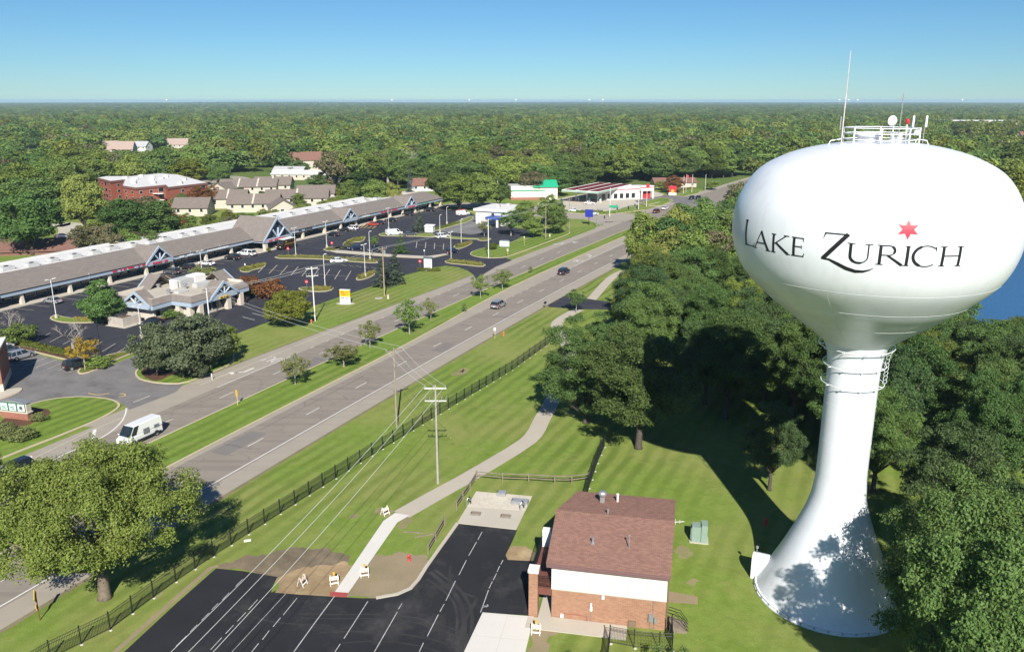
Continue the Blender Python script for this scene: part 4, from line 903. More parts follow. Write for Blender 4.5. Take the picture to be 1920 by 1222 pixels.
# the pines and plantings round the restaurant
PG = 'pines on the corner bed'
for u, vb, vt, wp, k, mt, lb in [(297,703,602,100,'pine0',L_pine,'left dark pine of the clump on the mulch corner bed'),(345,708,588,118,'pine1',L_pine,'tall middle pine of the clump on the mulch corner bed'),
        (388,694,586,96,'pine0',L_pine,'right pine of the clump on the mulch corner bed'),(418,676,603,78,'round',L_green,'bright green round tree right of the corner pines')]: ptree('pine_tree' if k[0] == 'p' else 'round_tree', lb, u, vb, vt, wp, k, mt, PG)
ptree('juniper_bush', 'low grey juniper in front of the corner pines', 372, 709, 672, 42, 'pine1', L_pine, cat='shrub')
ptree('spruce_tree', 'broad dark evergreen between restaurant and shops', 195, 607, 522, 82, 'pine1', L_dkgreen)
ptree('bare_tree', 'leafless grey tree at the left edge of the car park', 30, 642, 578, 80, 'bare0'); ptree('shrub', 'leafy green shrub under the leafless tree at left edge', 38, 645, 604, 66, 'bush0', L_green, cat='shrub')
ptree('bare_tree', 'leafless grey tree between hedge and restaurant lot', 138, 658, 603, 78, 'bare1')
ptree('locust_tree', 'small yellow autumn tree beside the parked black minivan', 160, 694, 631, 58, 'small0', L_yellow); ptree('shrub', 'dark green shrub below the yellow tree', 186, 690, 664, 50, 'bush1', L_green, cat='shrub')
ptree('linden_tree', 'dense yellow green round tree by the utility pole and hydrant', 541, 613, 538, 94, 'round', L_lime)
ptree('burning_bush', 'rust red shrub tree at the corner of the restaurant', 468, 553, 514, 62, 'bush0', L_rust, cat='shrub'); ptree('burning_bush', 'rust and green shrub behind the yellow green round tree', 506, 560, 519, 62, 'bush1', L_rust, cat='shrub')
ptree('spruce_tree', 'dark green spruce left of the pair behind the utility pole', 717, 537, 482, 46, 'spruce0'); ptree('spruce_tree', 'blue grey spruce right of the pair behind the utility pole', 741, 531, 466, 50, 'spruce1', L_spruce)
ptree('spruce_tree', 'tall spruce in the car park beside the white shed', 786, 434, 389, 31, 'spruce0')
for u, vb, vt, wp, k, mt, nm, lb, ct in [(702,466,441,23,'small1',L_green,'street_tree','small green tree on the island behind the dark blue sedan','tree'),(752,474,441,35,'spruce0',L_dkgreen,'street_tree','dark rounded tree on the divider in the middle of the car park','tree'),
        (654,465,453,22,'bush0',L_olive,'shrub','olive shrub on the island left of the dark blue sedan','shrub'),(383,522,497,58,'bush1',L_sapling,'shrub','yellowish shrub behind the restaurant roof','shrub'),(321,598,580,40,'bush0',L_green,'shrub','bright green shrub against the restaurant front wall','shrub'),
        (467,556,541,28,'bush1',L_green,'shrub','green shrub at the right end of the restaurant','shrub'),(372,597,585,18,'bush0',L_green,'shrub','small shrub at the restaurant corner pier','shrub'),(504,473,463,10,'bush0',L_lime,'shrub','small round bush at the big gable column','shrub'),
        (14,826,786,44,'bush0',L_sapling,'shrub','yellow green shrub at the left edge below the brick sign','shrub'),(42,826,796,58,'bush1',L_sapling,'shrub','spreading shrub in the mulch in front of the brick sign','shrub'),(74,790,772,34,'bush0',L_sapling,'shrub','low shrub right of the brick sign','shrub'),
        (908,443,412,30,'small2',L_sapling,'street_tree','small yellow green tree in front of the white bank','tree'),(922,468,453,25,'bush1',L_hedge,'shrub','clipped round bush on the lawn beside the bank sign','shrub'),
        (958,442,392,54,'open0',L_dkgreen,'bank_tree','grey green open tree in front of the white bank','tree'),(985,420,373,40,'mid0',L_green,'bank_tree','green tree behind the bank by the green roofed building','tree'),(1000,446,405,42,'mid1',L_green,'bank_tree','round green tree right of the bank','tree'),
        (1042,439,386,50,'mid2',L_dkgreen,'bank_tree','dense dark green tree beside the crossroads lawn','tree'),(1032,420,362,56,'mid3',L_green,'bank_tree','tall green tree behind the dense dark one near the crossroads','tree'),(1052,412,371,30,'spruce1',L_bluespruce,'spruce_tree','blue grey spruce at the edge of the petrol station','tree'),
        (1080,586,541,42,'small1',L_dkgreen,'crab_tree','small dark tree where the footpath meets the driveway','tree'),(1184,622,545,92,'round',L_lime,'lime_tree','bright lime green tree at the edge of the wood by the driveway','tree')]: ptree(nm, lb, u, vb, vt, wp, k, mt, cat=ct)
MEDG = 'young trees on the median'
for u, vb, vt, wp, k, mt, lb in [(554,722,664,66,'small0',L_sapling,'yellowish young tree on the median nearest the camera'),(645,689,642,76,'small1',L_sapling,'sparse leaning young tree on the median, second from the camera'),(694,653,598,48,'small2',L_sapling,'young median tree just behind the wires of the dark pole'),
        (768,628,558,62,'small0',L_green,'tallest young tree on the median'),(808,602,556,30,'small1',L_sapling,'slim yellowish young median tree right of the tallest'),(901,560,511,40,'small2',L_green,'left one of two green median trees before the driveway'),(942,544,502,42,'small1',L_green,'right one of two green median trees before the driveway'),
        (871,587,567,12,'small2',L_sapling,'tiny sapling on the median behind the silver car'),(995,513,499,9,'small0',L_sapling,'tiny sapling on the median before the dark blue car')]: ptree('median_tree', lb, u, vb, vt, wp, k, mt, MEDG)
# clipped hedge and ornamental grass rows
def hedge(name, label, pts, wd, h, n, leaf, mat, cat='hedge', up=.5):
    P = []; N = []; V = [Vector(p) for p in pts]; Ls = [(V[i+1]-V[i]).length for i in range(len(V)-1)]; o0 = V[0]
    for i in range(len(Ls)):
        m = int(n*Ls[i]/sum(Ls)); t = rng.random(m); d = (V[i+1]-V[i]).normalized(); a = rng.uniform(0, math.pi, m); k = rng.uniform(.75,1.05,m)
        x = np.cos(a)*wd/2*k; z = np.sin(a)**.6*h*k*(1+.15*np.sin(t*Ls[i]*3))
        c = np.array([V[i].x-o0.x, V[i].y-o0.y]); P.append(np.stack([c[0]+d.x*t*Ls[i]-d.y*x, c[1]+d.y*t*Ls[i]+d.x*x, z], 1))
        nn = np.stack([-d.y*np.cos(a), d.x*np.cos(a), np.sin(a)+.2], 1); N.append(nn+rng.normal(size=nn.shape)*up)
    o = put(name, leaf_mesh(name, np.concatenate(P), np.concatenate(N), leaf, mat, .5), None, (o0.x, o0.y, .12)); return tag(o, label, cat)
hedge('hedge', 'long clipped green hedge between the two car parks', GP([(-20,632),(15,641),(70,654),(132,668)]), 1.5, 1.0, 5000, .28, L_hedge)
GG = 'rows of ornamental grass'
for px, wd, lb in [([(522,483),(560,482),(610,484),(712,491)],1.3,'long row of yellow ornamental grass in the middle of the car park'),([(450,508),(470,503),(497,497)],1.6,'ornamental grass on the island near the restaurant'),([(652,457),(668,450),(684,447)],1.6,'ornamental grass island before the tall lamp post'),
        ([(843,491),(875,494),(905,498)],1.5,'ornamental grass row at the car park entry'),([(856,463),(872,459),(884,456)],1.5,'ornamental grass island beside the dark hatchback'),([(815,431),(838,425),(858,418)],1.6,'green shrub row on the far island by the bank lane'),([(832,391),(868,393)],1.6,'low shrub row at the end of the shops'),
        ([(672,522),(690,516),(702,512)],1.4,'ornamental grass island by the lamp post left of the spruces'),([(590,542),(622,543)],1.3,'ornamental grass island at the lamp post by the yellow sign'),([(784,507),(800,509),(826,508)],1.2,'flower bed under the white sign board'),([(140,602),(175,601)],1.2,'low grass on the island left of the restaurant'),([(1080,398),(1130,398)],1.5,'low bushes along the forecourt edge'),([(1262,360),(1300,353)],2.0,'red flowering bed at the far side of the crossroads')]:
    hedge('grass_row', lb, GP(px), wd, .75, 1300, .3, L_tallgrass if 'grass' in lb else (L_rust if 'red' in lb else L_hedge), 'planting')

# ---- the wood round the water tower and along the road
WG = 'trees of the wood right of the road'
W1 = [  # x, y, height, width, kind
 ((16.4,97.8),17,15.5,'oak0','broad oak on the lawn whose trunk shows beside the short black fence'),
 (G(1098,792),16,14.5,'oaklow','broad oak left of the one with the visible trunk, above the footpath'),
 ((29.8,86),11,7.5,'oak1','small oak close behind the tower shaft'),
 ((34.0,53.6),18.5,12.5,'oaklow','oak whose leaves overlap the foot of the water tower'),
 ((30.3,44.3),20.5,11.5,'oak0','tall narrow oak rising at the bottom right, casting its shade on the tower foot'),
 ((43,57),17,13,'oaklow','tall oak at the lower right corner'),((45,46.5),15,13,'oaklow','oak at the right edge near the bottom corner'),((52.5,64),17,13,'oak2','oak at the right edge level with the tower foot'),
 ((41.5,69.5),15,11,'oak1','oak just right of the tower shaft')]
for p, H, W, k, lb in W1: tree('oak_tree', lb, p+(0,), k, H, W, L_oak2 if k == 'oak1' or p[0] > 40 else L_oak, WG)
tree('shrub', 'leafy treetop showing at the bottom edge below the brick building', BL(10.3,-7.0)+(0,), 'small2', 3.3, 4.0, L_oak, cat='tree')
# the trees outside the bottom edge whose shadows fall on the grass
tree('oak_tree', 'small oak just below the bottom edge, shading the grass there', (5.5,47.2,0), 'oak1', 7, 5, L_oak, WG)
def project(x, y, z):
    dz = z-CAM_H; zc = y*CP-dz*SP; return 960+F_PX*x/zc, 611-F_PX*(y*SP+dz*CP)/zc
def inpoly(x, y, P):
    c = False; j = len(P)-1
    for i in range(len(P)):
        if (P[i][1] > y) != (P[j][1] > y) and x < (P[j][0]-P[i][0])*(y-P[i][1])/(P[j][1]-P[i][1])+P[i][0]: c = not c
        j = i
    return c
wood = [(23,109),(21,124),(21.5,150),(23,166),(40,172),(48,180),(31,192),(34,206),(44,226),(60,255),(74,280),(96,302),(130,320),(150,300),(118,262),(96,232),(86,204),(90,176),(120,156),(160,138),(130,96),(90,62),(62,44),(54,50),(58,60),(47,78),(36,90),(38,104)]
clear = [[(46,186),(64,196),(60,206),(44,196)]]
cand = []
for iy in range(44, 322, 8):
    for ix in range(20, 162, 8):
        x = ix+rnd.uniform(-2.8,2.8)+(4 if (iy//8) % 2 else 0); y = iy+rnd.uniform(-2.8,2.8)
        if not inpoly(x, y, wood) or any(inpoly(x, y, c) for c in clear): continue
        if math.hypot(x-TX, y-TY) < 11 or any(math.hypot(x-p[0][0], y-p[0][1]) < 6.5 for p in W1): continue
        cand.append((x, y))
for x, y in cand:
    dist = math.hypot(x, y); near = dist < 175
    H = rnd.uniform(12.5, 17); W = rnd.uniform(9.5, 13.5)
    if x > 75 and y < 190: H *= .82
    k = rnd.choice(['oak0','oak1','oak2'] if near else ['mid0','mid1','mid2','mid3'])
    mt = rnd.choice([L_oak, L_oak, L_oak2, L_dkgreen, L_wood, L_oak]) if near else rnd.choice([L_oak, L_dkgreen, L_wood, L_wood, L_green, L_olive])
    u, v = project(x, y, H*.7)
    if u > 1985 or v > 1300: continue
    if u > 1780 and y > 85: H = min(H, 43.0-.262*y)
    if H < 4.5: continue
    W = min(W, H*1.05)
    look = ('tall ' if H > 15 else 'low ' if H < 12.5 else '') + ('broad ' if W > 11.8 else 'slim ' if W < 10.4 else '')
    if near: where = 'right of the tower shaft, before the lake' if u > 1640 else ('in the shadow of the tower tank' if u > 1225 and y < 135 else 'between the driveway and the tower shadow')
    else: where = 'right of the road beyond the driveway' if u < 1290 and y < 250 else ('at the far end of the roadside wood' if y >= 250 else 'left of the tower tank')
    lab = '%s%s %s' % (look, 'dark oak' if near else 'green tree', where)
    tree('oak_tree' if near else 'wood_tree', lab, (x, y, 0), k, H, W, mt, 'dark oaks of the wood' if near else 'roadside wood trees')

# ---- trees behind the shops, placed one by one
BGT = 'trees behind the shops'
for u, vb, vt, wp, k, mt, lb in [(62,478,352,118,'mid0',L_dkgreen,'big dark tree left of the shops by the pond'),(18,452,362,80,'mid1',L_dkgreen,'dark tree at the left edge by the pond'),(112,382,336,56,'mid2',L_rust,'rusty brown tree on the lawn left of the apartment block'),
     (38,398,343,26,'mid1',L_lime,'small lime yellow tree at the far left'),(80,372,326,50,'mid3',L_green,'green tree left of the rusty brown tree'),(170,370,312,44,'mid2',L_green,'bright green tree at the left end of the apartment block'),
     (166,492,416,66,'open1',L_olive,'olive tree just behind the left part of the shops'),(208,492,416,62,'open2',L_olive,'brownish thin tree right of the olive tree behind the shops'),(238,462,368,92,'mid0',L_dkgreen,'large dark green tree in front of the apartment block, left'),
     (292,458,372,96,'mid2',L_dkgreen,'large dark green tree in front of the apartment block, right'),(333,448,398,54,'mid3',L_rust,'dark reddish tree before the townhouses'),(290,484,436,48,'mid1',L_green,'bright green rounded tree behind the shops'),(250,486,434,46,'mid0',L_green,'light green tree between brown and bright green trees'),
     (345,392,362,42,'mid1',L_dkgreen,'small dark tree against the apartment block wall'),(378,392,346,50,'mid2',L_rust,'rust and green tree at the right end of the apartment block'),(402,389,345,30,'mid3',L_rust,'dark red tree between apartment block and townhouses'),
     (420,350,322,26,'small1',L_olive,'small round tree on the lawn right of the apartment block'),(412,352,300,48,'mid0',L_dkgreen,'dark tree on the lawn by the back road'),(450,375,352,32,'mid1',L_dkgreen,'dark green tree among the townhouse roofs, left'),(495,377,357,28,'mid2',L_dkgreen,'round dark tree among the townhouse roofs, middle'),
     (430,420,392,30,'mid3',L_lime,'yellowing tree at the near townhouse'),(560,390,360,26,'mid0',L_green,'narrow green tree before the last townhouse'),(632,380,350,20,'mid1',L_lime,'yellow tree right of the last townhouse'),(655,385,333,40,'mid2',L_green,'green tree right of the townhouses'),
     (705,395,332,52,'mid0',L_green,'round green tree behind the far end of the shops'),(735,392,340,44,'mid3',L_wood,'olive green tree behind the far end of the shops'),(770,384,312,26,'spruce1',L_bluespruce,'tall blue spruce behind the far end of the shops'),(690,350,305,24,'spruce0',L_bluespruce,'small blue spruce by the back street'),
     (560,330,300,44,'mid1',L_dkgreen,'dark tree in front of the white long roof'),(600,352,325,50,'mid2',L_dkgreen,'dark red green tree below the white long roof'),(640,358,322,34,'mid3',L_dkgreen,'dark tree right of the white long roof'),(630,375,275,80,'open0',L_olive,'tall pale limbed tree with fork, left of the back street'),
     (655,372,268,70,'open1',L_green,'tall pale limbed tree with yellow green crown'),(728,348,285,52,'bare2',None,'tall bare grey tree with white limbs above the houses, left'),(755,345,275,60,'bare2',None,'tall bare grey tree with white limbs above the houses, right'),
     (860,396,322,74,'mid0',L_wood,'large yellow green tree beyond the end of the shops'),(905,392,318,66,'mid2',L_green,'large tree right of the end of the shops'),(935,390,330,50,'mid3',L_dkgreen,'dark tree by the cross street'),(828,380,310,56,'mid1',L_dkgreen,'dark tree touching the end of the shops'),
     (1000,372,318,60,'mid0',L_olive,'brownish tree behind the green roofed building'),(1048,368,318,50,'mid1',L_dkgreen,'dark tree behind the petrol station canopy, left'),(1090,362,306,64,'mid2',L_dkgreen,'dark tree behind the petrol station canopy, right'),(1240,356,338,30,'mid3',L_wood,'rounded green tree at the right end of the petrol station'),
     (1262,362,328,40,'mid1',L_rust,'dark purple tree in front of the low brown house'),(1335,356,338,28,'mid0',L_green,'round tree on the lawn beyond the crossroads'),
     (352,430,398,40,'mid3',L_green,'green tree in front of the near left townhouse'),(392,428,400,34,'mid0',L_wood,'olive green tree below the white gabled townhouse'),(418,432,404,30,'mid2',L_green,'low green tree behind the shops below the townhouses'),(455,424,398,32,'mid1',L_dkgreen,'dark low tree before the middle townhouses'),(492,420,402,26,'mid0',L_wood,'small tree in front of the middle townhouse'),(528,414,397,28,'mid3',L_green,'small green tree before the broad cream gable'),(575,404,380,28,'mid2',L_green,'green tree below the long townhouse roof'),(610,398,378,26,'mid1',L_wood,'low tree below the rightmost townhouse')]:
    ptree('bare_tree' if k[0] == 'b' else ('spruce_tree' if k[0] == 's' and k[1] == 'p' else 'back_tree'), lb, u, vb, vt, wp, k, mt, BGT)
BB = 'bushes along the back of the shops'
for i in range(26):
    s = -62+i*5.6+rnd.uniform(-1.5,1.5)
    tree('back_bush', 'green bush in the row along the back of the shops', ML(s, 27+rnd.uniform(-2,4))+(0,), rnd.choice(['mid0','mid1','mid2']), rnd.uniform(4.5,7.2), rnd.uniform(5,7.5), rnd.choice([L_green, L_wood, L_green, L_olive]), BB)

# ---- scattered wood further out: the nearest trees one by one, the rest as one mass
keep_open = [GP([(180,400),(180,366),(215,352),(400,352),(400,398)]),            # apartment block
    GP([(318,425),(318,398),(400,352),(640,352),(650,395),(560,402),(420,425)]),       # townhouses
    GP([(120,400),(120,384),(185,366),(220,372),(215,395)]), GP([(370,356),(400,326),(500,326),(510,352),(430,360)]),
    GP([(-60,480),(-60,432),(60,430),(150,410),(150,480)]),
    GP([(790,400),(850,372),(960,372),(1000,360),(1060,352),(1230,342),(1420,332),(1440,380),(1200,470),(900,470)]),
    [ML(-160,-60),ML(95,-60),ML(95,40),ML(-160,40)], [(20,100),(160,100),(160,330),(60,330),(20,190)],
    [(90,160),(400,140),(400,340),(220,330),(140,290)], GP([(520,338),(520,322),(625,322),(625,340)])]
see = [(180,392,326,364,375),(320,640,338,412,330),(188,282,264,279,735),(316,352,262,273,770),(532,622,316,338,470),(395,505,322,352,400),(695,735,318,338,430),(772,812,334,356,420),(1165,1190,316,334,400),(1225,1300,320,345,420),(1100,1112,312,326,420),(955,1260,335,420,330),(1255,1420,335,372,380),(1770,1920,230,252,900),(615,640,206,214,3000),(40,72,265,278,740)]
def blocked(x, y, H, W):
    u, vt = project(x, y, H*.97); _, vb = project(x, y, 0); hw = W*.42*F_PX/math.hypot(x, y)
    for u0, u1, v0, v1, D in see:
        if y < D and u+hw > u0 and u-hw < u1 and vt < v1 and vb > v0: return True
    return False
pts = []
y = 250.0
while y < 1500:
    step = 12.5 if y < 520 else 13.5 + (y-520)*.006
    x = -y*.78-30
    while x < y*.78+30:
        px, py = x+rnd.uniform(-.36,.36)*step, y+rnd.uniform(-.36,.36)*step; x += step
        if any(inpoly(px, py, P) for P in keep_open): continue
        roff = (px-RX(py, 0))*COS25
        if -28 < roff < 11 and py < 620: continue
        n = math.sin(px*.021+1.3)*math.cos(py*.017+.4)
        if n > .75 and rnd.random() < .65: continue
        H = rnd.uniform(13, 21)*(1.08 if n < -.4 else 1); W = rnd.uniform(14.5, 24)
        if blocked(px, py, H, W):
            H *= .42; W *= .6
            if blocked(px, py, H, W): continue
        pts.append((math.hypot(px, py), px, py, H, W))
    y += step
pts.sort(); n_ind = 0; rest = []
KMAT = [('deep green',L_dkgreen,4),('green',L_wood,5),('bright green',L_green,4),('lime yellow',L_lime,.7),('olive brown',L_olive,.8),('rusty',L_rust,.12)]
for d, x, y, H, W in pts:
    u, v = project(x, y, H*.6)
    if n_ind < 215 and -40 < u < 1960 and not (1400 < u < 1890 and y < 700):
        nm, mt, _ = rnd.choices(KMAT, [k[2] for k in KMAT])[0]
        side = 'left of the apartment block' if u < 190 else ('behind the townhouses' if u < 640 else ('behind the end of the shops' if u < 960 else ('behind the petrol station' if u < 1240 else 'beyond the crossroads lawn')))
        key = rnd.choice(['mid0','mid1','mid2','mid3']) if mt is not L_olive else rnd.choice(['open0','open1','open2','mid1'])
        tree('wood_tree', '%s tree of the wood %s' % (nm, side), (x, y, 0), key, H, W, mt, '%s trees %s' % (nm, side)); n_ind += 1
    else: rest.append((x, y, H, W))
def in_view(x, y, m=1.35): return abs(x) < y*.68*m+60
rest = [(x, y, 0, H, W) for x, y, H, W in rest]
# coarser, larger crowns with distance out to the horizon
y = 1500.0
while y < 24000:
    step = 17+(y-1500)*.0055; x = -y*.72
    while x < y*.72:
        px, py = x+rnd.uniform(-.45,.45)*step, y+rnd.uniform(-.45,.45)*step; x += step
        n = math.sin(px*.0041+2)*math.cos(py*.0033)+.5*math.sin(px*.011+py*.007)
        if n > .62 and rnd.random() < .8: continue
        und = 3+5*math.sin(px*.00085+.5)*math.sin(py*.0006)+4*math.sin(px*.0003-py*.00045)+2*math.sin(px*.0021) if y > 3500 else 0
        k = 1+(step-17)*.018
        rest.append((px, py, (max(0, und)*min(1, (y-3500)/4500) if y > 3500 else 0)-(px*px+py*py)/(2*RE), rnd.uniform(10,15)*min(1.35, k), step*rnd.uniform(1.0,1.45)))
    y += step*.9
print('forest instances', len(rest), 'individual wood trees', n_ind)
fm = bpy.data.meshes.new('forest'); fm.vertices.add(len(rest)); fm.vertices.foreach_set('co', np.array([(a[0],a[1],a[2]) for a in rest], np.float32).ravel())
at = fm.attributes.new('size', 'FLOAT_VECTOR', 'POINT'); at.data.foreach_set('vector', np.array([(a[4]/12,a[4]/12,a[3]/13) for a in rest], np.float32).ravel())
fo = stuff(bpy.data.objects.new('forest', fm)); C.objects.link(fo); fo['label'] = 'dense green wood stretching to the horizon'
pc = bpy.data.collections.new('far_tree_shapes')
for i in range(4):
    for j, mt in enumerate((L_wood, L_dkgreen, L_green, L_wood, L_lime if i == 2 else L_olive if i == 0 else L_dkgreen)):
        o = bpy.data.objects.new('far_crown', PROTO['far%d' % i]['crown']); pc.objects.link(o); o.material_slots[0].link = 'OBJECT'; o.material_slots[0].material = mt
ng = bpy.data.node_groups.new('forest_scatter', 'GeometryNodeTree')
ng.interface.new_socket('Geometry', in_out='INPUT', socket_type='NodeSocketGeometry'); ng.interface.new_socket('Geometry', in_out='OUTPUT', socket_type='NodeSocketGeometry')
gi = ng.nodes.new('NodeGroupInput'); go = ng.nodes.new('NodeGroupOutput'); mp_ = ng.nodes.new('GeometryNodeMeshToPoints'); ip = ng.nodes.new('GeometryNodeInstanceOnPoints')
ci = ng.nodes.new('GeometryNodeCollectionInfo'); ci.inputs['Collection'].default_value = pc; ci.inputs['Separate Children'].default_value = True; ci.inputs['Reset Children'].default_value = True
ip.inputs['Pick Instance'].default_value = True
na = ng.nodes.new('GeometryNodeInputNamedAttribute'); na.data_type = 'FLOAT_VECTOR'; na.inputs['Name'].default_value = 'size'
rv = ng.nodes.new('FunctionNodeRandomValue'); rv.data_type = 'FLOAT_VECTOR'; rv.inputs['Min'].default_value = (0,0,0); rv.inputs['Max'].default_value = (0,0,6.28)
LK = ng.links.new
LK(gi.outputs[0], mp_.inputs['Mesh']); LK(mp_.outputs[0], ip.inputs['Points']); LK(ci.outputs[0], ip.inputs['Instance']); LK(na.outputs[0], ip.inputs['Scale']); LK(rv.outputs[0], ip.inputs['Rotation']); LK(ip.outputs[0], go.inputs[0])
md = fo.modifiers.new('scatter', 'NODES'); md.node_group = ng
# ================================================================== buildings
def wall_windows(par, mat, rects, name='window'):
    """rects: (p0, p1, z0, z1) with p0, p1 points on the wall face, already set proud"""
    for p0, p1, z0, z1 in rects:
        d = (Vector(p1)-Vector(p0)); n = Vector((d.y, -d.x)).normalized()*.04; a, b = Vector(p0)+n, Vector(p1)+n
        f = MB().add([(a.x,a.y,z0),(b.x,b.y,z0),(b.x,b.y,z1),(a.x,a.y,z1)], [(0,1,2,3)]).build(name, M_white, par); q = d.normalized()*.09; n2 = n*1.6
        a2, b2 = Vector(p0)+n2+q, Vector(p1)+n2-q
        MB().add([(a2.x,a2.y,z0+.09),(b2.x,b2.y,z0+.09),(b2.x,b2.y,z1-.09),(a2.x,a2.y,z1-.09)], [(0,1,2,3)]).build('pane', mat, f)
# ---- strip of shops
M_taupe = brick_mat('taupe_shingle', (.215,.188,.168), (.18,.155,.138), (.15,.13,.116), .9, .3, .008, False, 0, .9, .2)
M_slate = plain('slate_wall', (.085,.11,.135), .7, .1); M_bluetrim = plain('blue_grey_trim', (.33,.40,.48), .6, .05, .4); M_cream = plain('cream_block', (.55,.49,.41), .8, .06)
M_white_roof = plain('white_roof', (.62,.61,.59), .7, .05, .3); M_unit = plain('unit_grey', (.46,.46,.45), .6, .1)
M_tan_roof = pave_mat('tan_roof', (.45,.41,.34), .12, .05, stain=(.3,.26,.2), stain_amt=.5)
shop = thing('shopping_strip', 'long strip of shops with taupe roof, blue trim and gables', 'building', (MC.x, MC.y, 0), MALL_ROT)
S0, S1 = -150, 86
MB().box(S0,S1,3.0,20,0,3.0).build('wall', M_slate, shop); MB().box(S0,S1,6.6,20.2,3.0,5.45).build('upper_wall', M_cream, shop)
MB().box(S0,S1,-2.2,2.99,0,.14).build('pavement', M_conc, shop); MB().prism([(-38,-2.2),(-34,-6.2),(-19,-6.2),(-15,-2.2)], 0, .135).build('pavement', M_conc, shop)
MB().add([(S0,-1.35,3.42),(S1+.3,-1.35,3.42),(S1-3,6.3,6.25),(S0,6.3,6.25)], [(0,1,2,3)]).build('roof', M_taupe, shop)
MB().add([(S1+.3,-1.35,3.42),(S1+.3,7.5,3.42),(S1-3,6.3,6.25)], [(0,1,2)]).build('roof_end', M_taupe, shop)
MB().box(S0,62,6.45,20,5.45,5.6).build('flat_roof', M_white_roof, shop); MB().box(S0,62,6.3,6.5,5.5,6.22).box(S0,62,19.8,20.1,5.5,5.95).build('parapet', M_white_roof, shop)
MB().add([(62,6.3,6.25),(S1-3,6.3,6.25),(S1,14,3.4),(62,14,3.4)], [(0,1,2,3)]).build('roof', M_taupe, shop)
MB().box(S0,S1+.2,-1.25,-1.0,2.5,3.4).build('fascia', M_bluetrim, shop); MB().box(S0,S1+.2,-1.4,-1.26,3.32,3.44).build('gutter', M_dark, shop)
MB().box(S0,S1,-1.0,3.0,2.5,2.6).build('soffit', M_slate, shop); MB().box(S1-.3,S1+.1,-1.0,14,2.5,3.4).build('fascia', M_bluetrim, shop)
MB().box(S1-.4,S1,3,14,0,2.5).build('wall', M_cream, shop)
cols = [-150+i*11.6 for i in range(4)]+[-105,-93,-82,-70.8,-62.2,-50,-40,-7.2,4.2,13.6,22.7,35,45.5,54.6,64,76,85]
for s in cols: bevel(MB().add([(s-.42,-.95,.14),(s+.42,-.95,.14),(s+.42,-.1,.14),(s-.42,-.1,.14),(s-.3,-.85,2.5),(s+.3,-.85,2.5),(s+.3,-.2,2.5),(s-.3,-.2,2.5)], [(0,1,5,4),(1,2,6,5),(2,3,7,6),(3,0,4,7),(4,5,6,7)]).build('column', M_cream, shop), .03)
for s in (-30.3,-19.6): MB().box(s-.55,s+.55,-5.3,-4.3,.13,3.0).build('column', M_cream, shop)
for s in [-98,-88,-56,-45,-13,-1.5,9,28,40,50]: MB().box(s-.1,s+.1,-1.3,-1.15,2.5,3.9).build('fascia_post', M_bluetrim, shop)
i = 0; s = -148.0
while s < 84:
    if not any(abs(s+1.2-c) < .2 for c in cols):
        wn = MB().box(s,s+2.5,2.93,2.99,.35,2.4).build('shop_window', M_bluetrim if i % 4 else M_white, shop)
        MB().box(s+.12,s+1.2,2.9,2.925,.5,2.28).build('pane', M_glass, wn); MB().box(s+1.3,s+2.38,2.9,2.925,.5 if i % 3 else .16,2.28).build('pane', M_glass, wn)
    s += 2.9; i += 1
def gable(par, cx, cy, face, wd, zb, za, depth, strut='v', lift=.0, rooflen=None):
    """gable with a timber truss; face = direction it looks, as an angle"""
    c, s_ = math.cos(face), math.sin(face)
    def T(x, y, z): return (cx + y*c - x*s_, cy + y*s_ + x*c, z)     # y outwards, x along the width
    h = wd/2; g = MB(); rl = depth
    for sg in (-1, 1):
        MB().add([T(sg*(h+.35),.35,zb-.2),T(0,.35,za),T(0,-rl,za),T(sg*(h+.35),-rl,zb-.2),T(sg*(h+.35),.35,zb-.42),T(0,.35,za-.25),T(0,-rl,za-.25),T(sg*(h+.35),-rl,zb-.42)],
                 [(0,1,2,3) if sg > 0 else (3,2,1,0),(4,7,6,5),(0,4,5,1),(1,5,6,2),(2,6,7,3),(3,7,4,0)]).build('gable_roof', M_taupe, par)
        a, b = T(sg*(h+.38),.4,zb-.12), T(0,.4,za+.05)
        MB().add([a, b, (b[0],b[1],b[2]-.62), (a[0],a[1],a[2]-.5), T(sg*(h+.38),.1,zb-.12), T(0,.1,za+.05), T(0,.1,za-.57), T(sg*(h+.38),.1,zb-.62)], [(0,1,2,3),(7,6,5,4),(0,4,5,1),(3,2,6,7),(0,3,7,4)]).build('bargeboard', M_bluetrim, par)
    MB().add([T(-h,-.9,zb),T(h,-.9,zb),T(0,-.9,za-.3)], [(0,1,2)]).build('gable_infill', M_slate, par)
    MB().add([T(-h,.3,zb-.9),T(h,.3,zb-.9),T(h,.3,zb+.15),T(-h,.3,zb+.15),T(-h,-.2,zb-.9),T(h,-.2,zb-.9),T(h,-.2,zb+.15),T(-h,-.2,zb+.15)], [(0,1,2,3),(7,6,5,4),(3,2,6,7),(0,4,5,1),(0,3,7,4),(1,5,6,2)]).build('gable_beam', M_bluetrim, par)
    k = (za-zb)
    for x0, x1, z1 in ((0, h*.5, zb+k*.46), (0, -h*.32, zb+k*.42), (0, h*.05, zb+k*.5)):
        a, b = Vector(T(x0,.15,zb)), Vector(T(x1,.15,z1)); MB().tube([a, b], .026*wd, 4).build('truss_strut', M_bluetrim, par)
    for sg in (-1, 1):
        for y0 in (-.2,): MB().add([T(sg*h,.25,zb-.9),T(sg*h,.25,zb+.1),T(sg*h,-rl,zb+.1),T(sg*h,-rl,zb-.9)], [(0,1,2,3)]).build('gable_cheek', M_bluetrim, par)
